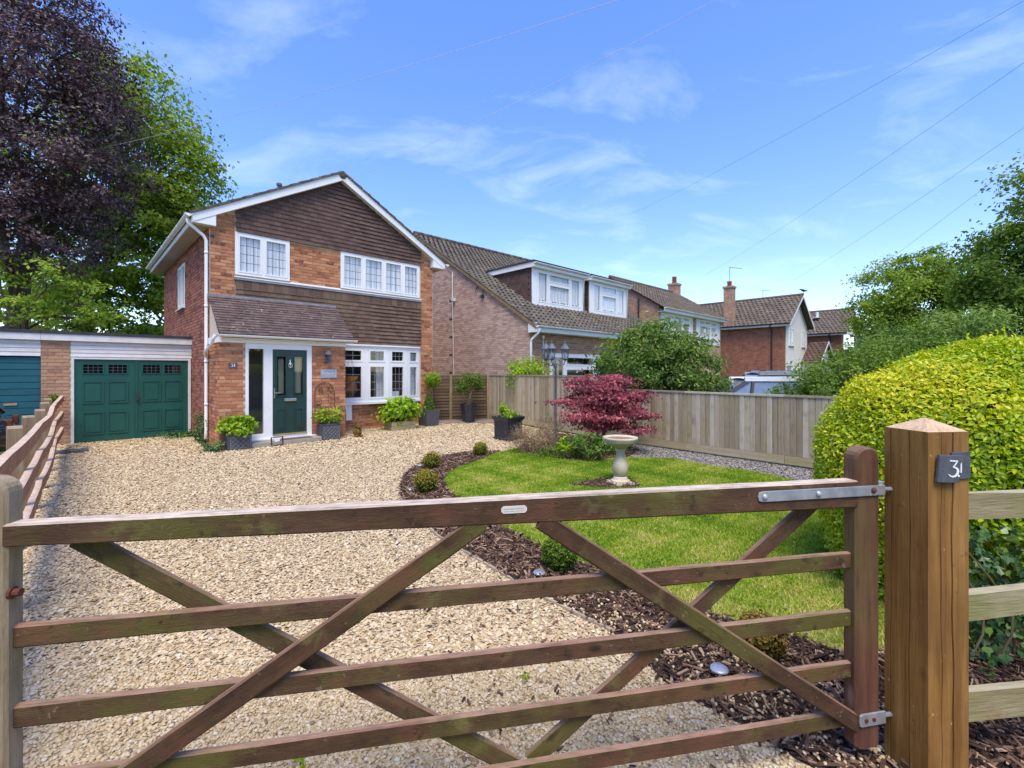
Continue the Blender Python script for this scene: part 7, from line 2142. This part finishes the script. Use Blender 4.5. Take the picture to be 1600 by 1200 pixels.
# ------------------------------------------------------------------ cars
def car(x, y, rz, paint, label, Ht=1.48, Lc=4.2, rails=False):
    t = thing('parked_car', (x, y, 0), rz, label, 'car')
    t.matrix_basis = Matrix.Translation((x, y, 0)) @ Matrix.Rotation(rz, 4, 'Z')
    w = .88; hz = Ht * .60
    st = [(-Lc / 2, .45, .62, .70), (-Lc / 2 + .08, .30, hz - .06, .80), (-Lc / 2 + .45, .22, hz, w), (-.6, .20, hz + .01, w), (.75, .20, hz, w), (1.35, .22, hz - .08, w * .97), (Lc / 2 - .15, .28, hz - .22, .78), (Lc / 2, .42, hz - .34, .62)]
    mb = MB(); V, F = [], []
    for (sx, zb, zt, hw_) in st:
        V += [(sx, -hw_ * .92, zb), (sx, -hw_, zb + .15), (sx, -hw_, zt - .12), (sx, -hw_ * .93, zt), (sx, hw_ * .93, zt), (sx, hw_, zt - .12), (sx, hw_, zb + .15), (sx, hw_ * .92, zb)]
    for i in range(len(st) - 1):
        for k in range(8): F.append((i * 8 + k, i * 8 + (k + 1) % 8, (i + 1) * 8 + (k + 1) % 8, (i + 1) * 8 + k))
    F += [tuple(range(7, -1, -1)), tuple((len(st) - 1) * 8 + k for k in range(8))]
    mb.add(V, F, tint=.5); build('body', mb, paint, t, smooth=True)
    xb0, xb1, xt0, xt1 = -Lc / 2 + .22, 1.28, -Lc / 2 + .62, .42
    wb, wt = w * .93, w * .72
    mb = MB()
    zt_ = Ht - .06
    ring = lambda x, wd, z: [(x, -wd, z), (x, wd, z)]
    # rounded roof panel
    V, F = [], []
    for i in range(7):
        sx = xt0 - .05 + (xt1 - xt0 + .1) * i / 6
        for j in range(7):
            s = -1 + j / 3
            V.append((sx, s * wt * 1.03, zt_ + .06 * (1 - s * s) * .8 + .03 * math.sin(math.pi * i / 6) - .012))
    for i in range(6):
        for j in range(6): F.append((i * 7 + j, i * 7 + j + 1, (i + 1) * 7 + j + 1, (i + 1) * 7 + j))
    mb.add(V, F, tint=.5)
    # pillars
    for s in (-1, 1):
        for (xa, xb) in ((xb0, xt0),):
            mb.bar((xa, s * wb, hz), (xb, s * wt, zt_), .05, .09 if xa in (xb0, xb1) else .06, up=(1, 0, 0))
        mb.bar((xt0 - .1, s * wt, zt_ + .01), (xt1 + .1, s * wt, zt_ + .01), .08, .11)
    build('roof', mb, paint, t, smooth=False)
    mb = MB()
    for s in (-1, 1):
        for (xa, xb) in ((-.55, -.5), (.42, .30), (xb1, xt1)):
            mb.bar((xa, s * (wb + .006), hz), (xb, s * (wt + .006), zt_ - .03), .05, .10 if xa == xb1 else .07, up=(1, 0, 0))
    build('pillar', mb, M['black_metal'], t)
    e = .012
    for s in (-1, 1):
        for (a0, a1, b0, b1) in ((xb0 + .12, -.60, xt0 + .06, -.53), (-.50, .38, -.46, .29), (.47, xb1 - .08, .34, xt1 - .02)):
            mb = MB(); mb.add([(a0, s * (wb - e), hz + .01), (a1, s * (wb - e), hz + .01), (b1, s * (wt - e), zt_ - .02), (b0, s * (wt - e), zt_ - .02)], [(0, 1, 2, 3)]); build('side_window', mb, M['car_glass'], t)
    mb = MB(); mb.add([(xb1, -wb + .06, hz), (xb1, wb - .06, hz), (xt1, wt - .05, zt_), (xt1, -wt + .05, zt_)], [(0, 1, 2, 3)]); build('windscreen', mb, M['car_glass'], t)
    mb = MB(); mb.add([(xb0, -wb + .06, hz), (xb0, wb - .06, hz), (xt0, wt - .05, zt_), (xt0, -wt + .05, zt_)], [(0, 1, 2, 3)]); build('rear_window', mb, M['car_glass'], t)
    for sx in (-1.28, 1.32):
        for s in (-1, 1):
            mb = MB(); Mx = Matrix.Translation((sx, s * .80, .31)) @ Matrix.Rotation(math.pi / 2, 4, 'X')
            mb.lathe([(.20, -.1), (.29, -.105), (.31, -.07), (.31, .07), (.29, .105), (.20, .1)], 20, Mx); wh = build('wheel', mb, M['tyre'], t, smooth=True)
            mb = MB(); mb.lathe([(.02, -.108), (.20, -.104), (.20, .104), (.02, .108)], 16, Mx); build('rim', mb, M['grey_metal'], wh)
    for s in (-1, 1):
        mb = MB(); mb.cbox((-Lc / 2 + .04, s * .62, hz - .12), (.08, .22, .18)); build('tail_light', mb, M['rust'], t, bevel=.02)
        mb = MB(); mb.cbox((Lc / 2 - .16, s * .55, hz - .34), (.14, .24, .12)); build('headlight', mb, M['chrome'], t, bevel=.02)
        mb = MB(); mb.cbox((.98, s * (w + .08), hz + .06), (.10, .18, .13)); build('wing_mirror', mb, paint, t, bevel=.03)
        if rails:
            mb = MB(); mb.tube([(xt0 + .1, s * wt * .9, zt_ + .03), (xt0 + .16, s * wt * .9, zt_ + .10), (xt1 - .16, s * wt * .9, zt_ + .10), (xt1 - .1, s * wt * .9, zt_ + .03)], .018, 6); build('roof_rail', mb, M['chrome'], t)
    if rails:
        for xx in (-.9, -.1):
            mb = MB(); mb.bar((xx, -wt * .95, zt_ + .115), (xx, wt * .95, zt_ + .115), .06, .03); build('roof_bar', mb, M['black_metal'], t)
    return t
car(7.0, 13.1, math.radians(173), M['car_white'], 'white hatchback parked close behind the low fence', 1.53, 4.1)
car(9.8, 17.6, math.radians(176), M['car_silver'], 'pale estate car with roof bars behind the white hatchback', 1.66, 4.5, True)
car(-10.86, 7.12, math.radians(44 - 180), M['car_dark'], 'dark car standing beyond the worn rail fence', 1.45, 4.2)

# ------------------------------------------------------------------ overhead cables and a bird
def cable(p0, p1, sag, r, mat, label):
    mb = MB(); n = 24
    a, b = Vector(p0), Vector(p1)
    pts = []
    for i in range(n + 1):
        t_ = i / n; q = a.lerp(b, t_); q.z -= sag * 4 * t_ * (1 - t_); pts.append(q)
    mb.tube([p - a for p in pts], r, 5)
    tag(build('overhead_cable', mb, mat, None, Matrix.Translation(a)), label, 'cable', 'overhead service cables')
def at(px, py, Y):
    return ((px - 800) / 711 * Y, Y, 1.7 + (580 - py) * Y / 711)
pole = Vector((9.5, 3.2, 8.4))
cable(hw(3.15, -.05, 7.0), pole + Vector((-1.2, 1.6, .6)), .25, .0045, M['wire_pale'], 'pale service cable running from the brick house gable to the upper right sky')
cable(at(60, 250, 24), at(1010, -14, 9), .35, .006, M['wire_pale'], 'faint pale cable crossing in front of the copper beech')
cable(at(985, 335, 24), at(1640, -22, 7), .15, .0032, M['wire'], 'dark cable rising over the chalet roof')
cable(at(1100, 430, 34), at(1640, 70, 8), .2, .0036, M['wire'], 'dark cable rising over the terraced house roof')
cable(at(1210, 455, 32), at(1640, 172, 9), .15, .0036, M['wire'], 'dark cable rising over the white gabled house')
cable(at(1262, 495, 39), at(1640, 215, 10), .15, .005, M['wire_pale'], 'faint cable rising over the cream gabled house')
b = h4.matrix_basis @ Vector((2.95, -.46, 7.48))
t = thing('crow', b, 2.2, 'small black crow perched on the white gable apex', 'bird')
mb = MB(); mb.tube([(-.30, 0, .12), (-.18, 0, .14), (-.05, 0, .16), (.08, 0, .21), (.16, 0, .27), (.22, 0, .29), (.31, 0, .275)], [.012, .045, .085, .085, .05, .05, .006], 10); build('body', mb, M['crow'], t, smooth=True)
mb = MB(); mb.tube([(0, .03, .1), (.0, .03, -.04)], .008, 5); mb.tube([(0, -.03, .1), (.0, -.03, -.04)], .008, 5); build('leg', mb, M['crow'], t)

# ------------------------------------------------------------------ timber edging of the bark bed
ed = thing('bed_edging', (0, 0, 0), 0, 'pale timber edging between gravel and bark mulch', 'edging')
pts = BED_OUT[3:-2]
for i in range(len(pts) - 1):
    a, b = Vector((*pts[i], gz(pts[i][1]))), Vector((*pts[i + 1], gz(pts[i + 1][1])))
    L = (b - a).length; d = (b - a).normalized()
    mb = MB(); mb.bar((0, 0, 0), (L - .006, 0, 0), .024, .07, tint=.4)
    R = Matrix.Translation(a + Vector((0, 0, -.012 + random.uniform(-.004, .006)))) @ d.to_track_quat('X', 'Z').to_matrix().to_4x4()
    build('edging_board', mb, M['edging'], ed, R)

# ------------------------------------------------------------------ scattered stuff
ICO = None
def ico():
    bm = bmesh.new(); bmesh.ops.create_icosphere(bm, subdivisions=1, radius=1.0)
    v = np.array([p.co[:] for p in bm.verts]); f = np.array([[q.index for q in fc.verts] for fc in bm.faces]); bm.free()
    return v, f
ICO = ico()
OCT = (np.array([[1, 0, 0], [-.9, .2, 0], [.1, 1, .1], [0, -1, -.1], [.1, .1, 1], [0, 0, -1.0]], float), np.array([[0, 2, 4], [2, 1, 4], [1, 3, 4], [3, 0, 4], [0, 3, 5], [2, 0, 5], [1, 2, 5], [3, 1, 5]]))
OCT_UP = (OCT[0][:5] * np.array([1.05, 1.05, 1]) - np.array([0, 0, .25]), OCT[1][:4])
ICO = (ICO[0], ICO[1][ICO[0][ICO[1]].mean(1)[:, 2] > -.35])
HEX = (np.array([[0, 0, .8]] + [[math.cos(k * math.pi / 3) * (1 + .1 * (k % 2)), math.sin(k * math.pi / 3), -.12 + .1 * (k % 3)] for k in range(6)]), np.array([[0, 1 + k, 1 + (k + 1) % 6] for k in range(6)]))
def rotz_tilt(n, tilt, r=rng):
    a = r.uniform(0, 2 * math.pi, n)
    z = unit(np.c_[r.normal(0, tilt, n), r.normal(0, tilt, n), np.ones(n)])
    x = np.c_[np.cos(a), np.sin(a), np.zeros(n)]; x = unit(x - z * (x * z).sum(1, keepdims=True)); y = np.cross(z, x)
    return np.stack([x, y, z], 2)    # columns
def scatter(name, P, S, tmpl, mat, tilt, label, cat, rough=.0, r=rng, tint=None, smooth=False):
    n = len(P)
    R = rotz_tilt(n, tilt, r)
    tv, tf = tmpl
    L = tv[None] * S[:, None, :]
    if rough: L = L * r.uniform(1 - rough, 1 + rough, L.shape)
    V = np.einsum('nij,nvj->nvi', R, L) + P[:, None, :]
    F = (np.arange(n)[:, None, None] * len(tv) + tf[None]).reshape(-1, 3)
    t = r.random(n) if tint is None else tint
    return npmesh(name, V.reshape(-1, 3), F, np.repeat(t, len(tf)), mat, None, None, smooth, label=label, cat=cat, kind='stuff')
def rand_in(poly, dens, r=rng, bounds=None):
    p = np.array(poly); lo, hi = p.min(0), p.max(0)
    if bounds: lo = np.maximum(lo, bounds[0]); hi = np.minimum(hi, bounds[1])
    n = int((hi - lo).prod() * dens)
    q = r.uniform(lo, hi, (n, 2))
    return q[inpoly(q, poly)]
house_poly = [hw2(-.02, 0), hw2(-.02, PY - .02), hw2(PX + .02, PY - .02), hw2(PX + .02, 0), hw2(HW + .02, 0), hw2(HW + .02, 7), hw2(-.02, 7)]
def clear(q):
    k = ~(inpoly(q, bed_poly) | inpoly(q, lawn_poly) | inpoly(q, shrub_poly) | inpoly(q, slate_poly) | inpoly(q, house_poly))
    k &= ~inpoly(q, side_poly)
    # outside the picture
    k &= (np.abs(q[:, 0]) < 1.18 * q[:, 1] + .35)
    return k
def stones(y0, y1, size, dens):
    q = rand_in(drive_poly, dens, bounds=((-12, y0), (6, y1))); q = q[clear(q)]
    s = size * rng.lognormal(0, .28, len(q)).clip(.5, 1.9)
    S = np.c_[s * rng.uniform(.8, 1.3, len(q)), s * rng.uniform(.7, 1.0, len(q)), s * rng.uniform(.38, .62, len(q))]
    P = np.c_[q, gza(q[:, 1]) + S[:, 2] * .5 + rng.uniform(-.003, .006, len(q))]
    return P, S
def stone_tint(P):
    x, y = P[:, 0], P[:, 1]
    pt = .5 + .25 * np.sin(x * 1.3 + 1.7 * np.sin(y * .9)) + .25 * np.sin(y * 1.9 + 2.2 * np.sin(x * 1.1 + 1)) + .2 * np.sin(x * 4.1 + y * 3.3)
    return np.clip(rng.random(len(P)) * .84 + .16 * pt, 0, 1)
P, S = stones(1.3, 2.7, .0086, 6500)
scatter('gravel', P, S, ICO, M['gravel'], .35, 'golden shingle gravel just behind the gate', 'gravel', .14, tint=stone_tint(P), smooth=True)
P1, S1 = stones(2.7, 5.4, .0094, 4700); P2, S2 = stones(5.4, 9.0, .0108, 2300); P3, S3 = stones(9.0, 16.5, .0150, 700)
P, S = np.concatenate([P1, P2, P3]), np.concatenate([S1, S2, S3])
scatter('gravel', P, S, HEX, M['gravel'], .4, 'golden shingle gravel of the wide drive in front of the house', 'gravel', .15, tint=stone_tint(P), smooth=True)
q = rand_in(slate_poly, 1600); S = np.c_[rng.uniform(.012, .03, len(q)), rng.uniform(.010, .02, len(q)), rng.uniform(.006, .012, len(q))]
scatter('slate_chippings', np.c_[q, gza(q[:, 1]) + .012], S, OCT_UP, M['slate_chip'], .35, 'grey chippings along the foot of the low fence', 'chippings', .2)
# bark chips
CH = (np.array([[-1, -.8, -1], [1, -1, -1], [.9, 1, -1], [-1.1, .7, -1], [-.9, -.9, 1], [1.05, -.7, 1], [.95, .9, 1], [-1, .8, 1]], float),
      np.array([[4, 5, 6], [4, 6, 7], [0, 1, 5], [0, 5, 4], [1, 2, 6], [1, 6, 5], [2, 3, 7], [2, 7, 6], [3, 0, 4], [3, 4, 7]]))
def chips(poly, dens, label, thin=1.0, drop=None):
    q = rand_in(poly, dens)
    if drop is not None: q = q[~inpoly(q, drop)]
    n = len(q)
    L = rng.lognormal(math.log(.019), .55, n).clip(.006, .08)
    S = np.c_[L, (L * rng.uniform(.06, .34, n)).clip(.002, .009), rng.uniform(.0015, .0045, n)] * thin
    scatter('bark_mulch', np.c_[q, gza(q[:, 1]) + .014 + rng.exponential(.010, n)], S, CH, M['chip'], .38, label, 'bark mulch', .1, tint=np.clip(rng.beta(1.3, 1.2, n), 0, 1))
chips(bed_poly, 2400, 'dark bark chips of the curved bed between drive and lawn')
chips(shrub_poly, 700, 'dark bark under the maple and heather')
chips(bath_poly, 900, 'dark soil and bark round the bird bath foot')
# pebbles mixed into the near end of the bark
q = rand_in([(1.31, 2.07), (1.11, 2.32), (.68, 3.04), (.24, 3.48), (.6, 3.55), (1.3, 2.9), (2.0, 2.5), (1.7, 1.8)], 700)
s_ = rng.uniform(.006, .013, len(q))
scatter('stray_gravel', np.c_[q, gza(q[:, 1]) + .022], np.c_[s_ * 1.2, s_, s_ * .7], ICO, M['gravel'], .4, 'loose pebbles scattered over the near end of the bark bed', 'gravel', .14, smooth=True)
# a few chips strayed onto the gravel
q = rand_in([(-.2, 2.0), (1.4, 2.0), (.75, 3.2), (-.3, 4.2), (-1.5, 5.2), (-1.2, 4.4)], 60)
L = rng.uniform(.008, .025, len(q)); scatter('stray_bark', np.c_[q, gza(q[:, 1]) + .02], np.c_[L, L * .25, np.full(len(q), .003)], CH, M['chip'], .3, 'loose bark chips strayed onto the gravel', 'bark mulch', .1)
# grass
def grass(poly, dens, hgt, drop, label, extra=None):
    q = rand_in(poly, dens); q = q[~inpoly(q, drop)] if drop is not None else q
    n = len(q)
    patch = .5 + .5 * np.sin(q[:, 0] * 2.1 + 1.3 * np.sin(q[:, 1] * 1.7)) * np.sin(q[:, 1] * 2.6 + np.sin(q[:, 0] * 3.1)) + .3 * np.sin(q[:, 0] * 7.3 + 2 * np.sin(q[:, 1] * 5.1)) + .25 * np.sin(q[:, 0] * 17.0 + 3 * np.sin(q[:, 1] * 13.0))
    a = rng.uniform(0, 2 * math.pi, n); lean = rng.normal(0, .55, (n, 2))
    h = hgt * rng.uniform(.5, 1.25, n) * (.8 + .4 * rng.random(n))
    w = rng.uniform(.003, .0055, n) * (1 + q[:, 1] * .10)
    B = np.c_[q, gza(q[:, 1]) + .012]
    side = np.c_[np.cos(a), np.sin(a), np.zeros(n)] * w[:, None]
    tip = B + np.c_[lean * h[:, None], h]
    V = np.stack([B - side, B + side, tip], 1).reshape(-1, 3); F = np.arange(3 * n).reshape(-1, 3)
    t = np.clip(.23 + .46 * patch + rng.normal(0, .2, n) + .5 * np.clip((3.9 - q[:, 1]) / 1.0, 0, 1) * np.clip((q[:, 0] - .9) / .5, 0, 1), 0, 1)
    npmesh('grass', V, F, t, M['grass'], None, None, label=label, cat='grass', kind='stuff')
grass(lawn_poly, 8500, .027, bath_poly, 'short patchy green lawn grass')
# lawn edge tufts and weeds in the gravel
for k, (x, y, lab) in enumerate(((-1.93, 2.43, 'tiny green weed in gravel between the second and third gate rails by the latch stile'), (-.95, 2.05, 'tiny green weed in gravel just below the crossing of the left gate braces'), (.08, 2.6, 'tiny green weed in gravel below the maker badge of the gate'))):
    t = thing('gravel_weed', (x, y, gz(y)), random.random() * 6, lab, 'weed', 'weeds in the gravel')
    n = 14; P = rng.normal(0, .012, (n, 3)); P[:, 2] = np.abs(P[:, 2]) + .012
    V, F, ti = leaves(P, np.tile([0, 0, 1.0], (n, 1)), .032, LEAF6, .4, jit=.5, along=np.c_[P[:, :2] * 40, np.full(n, .9)]); npmesh('leaves', V, F, ti, M['leaf_lime'], t)
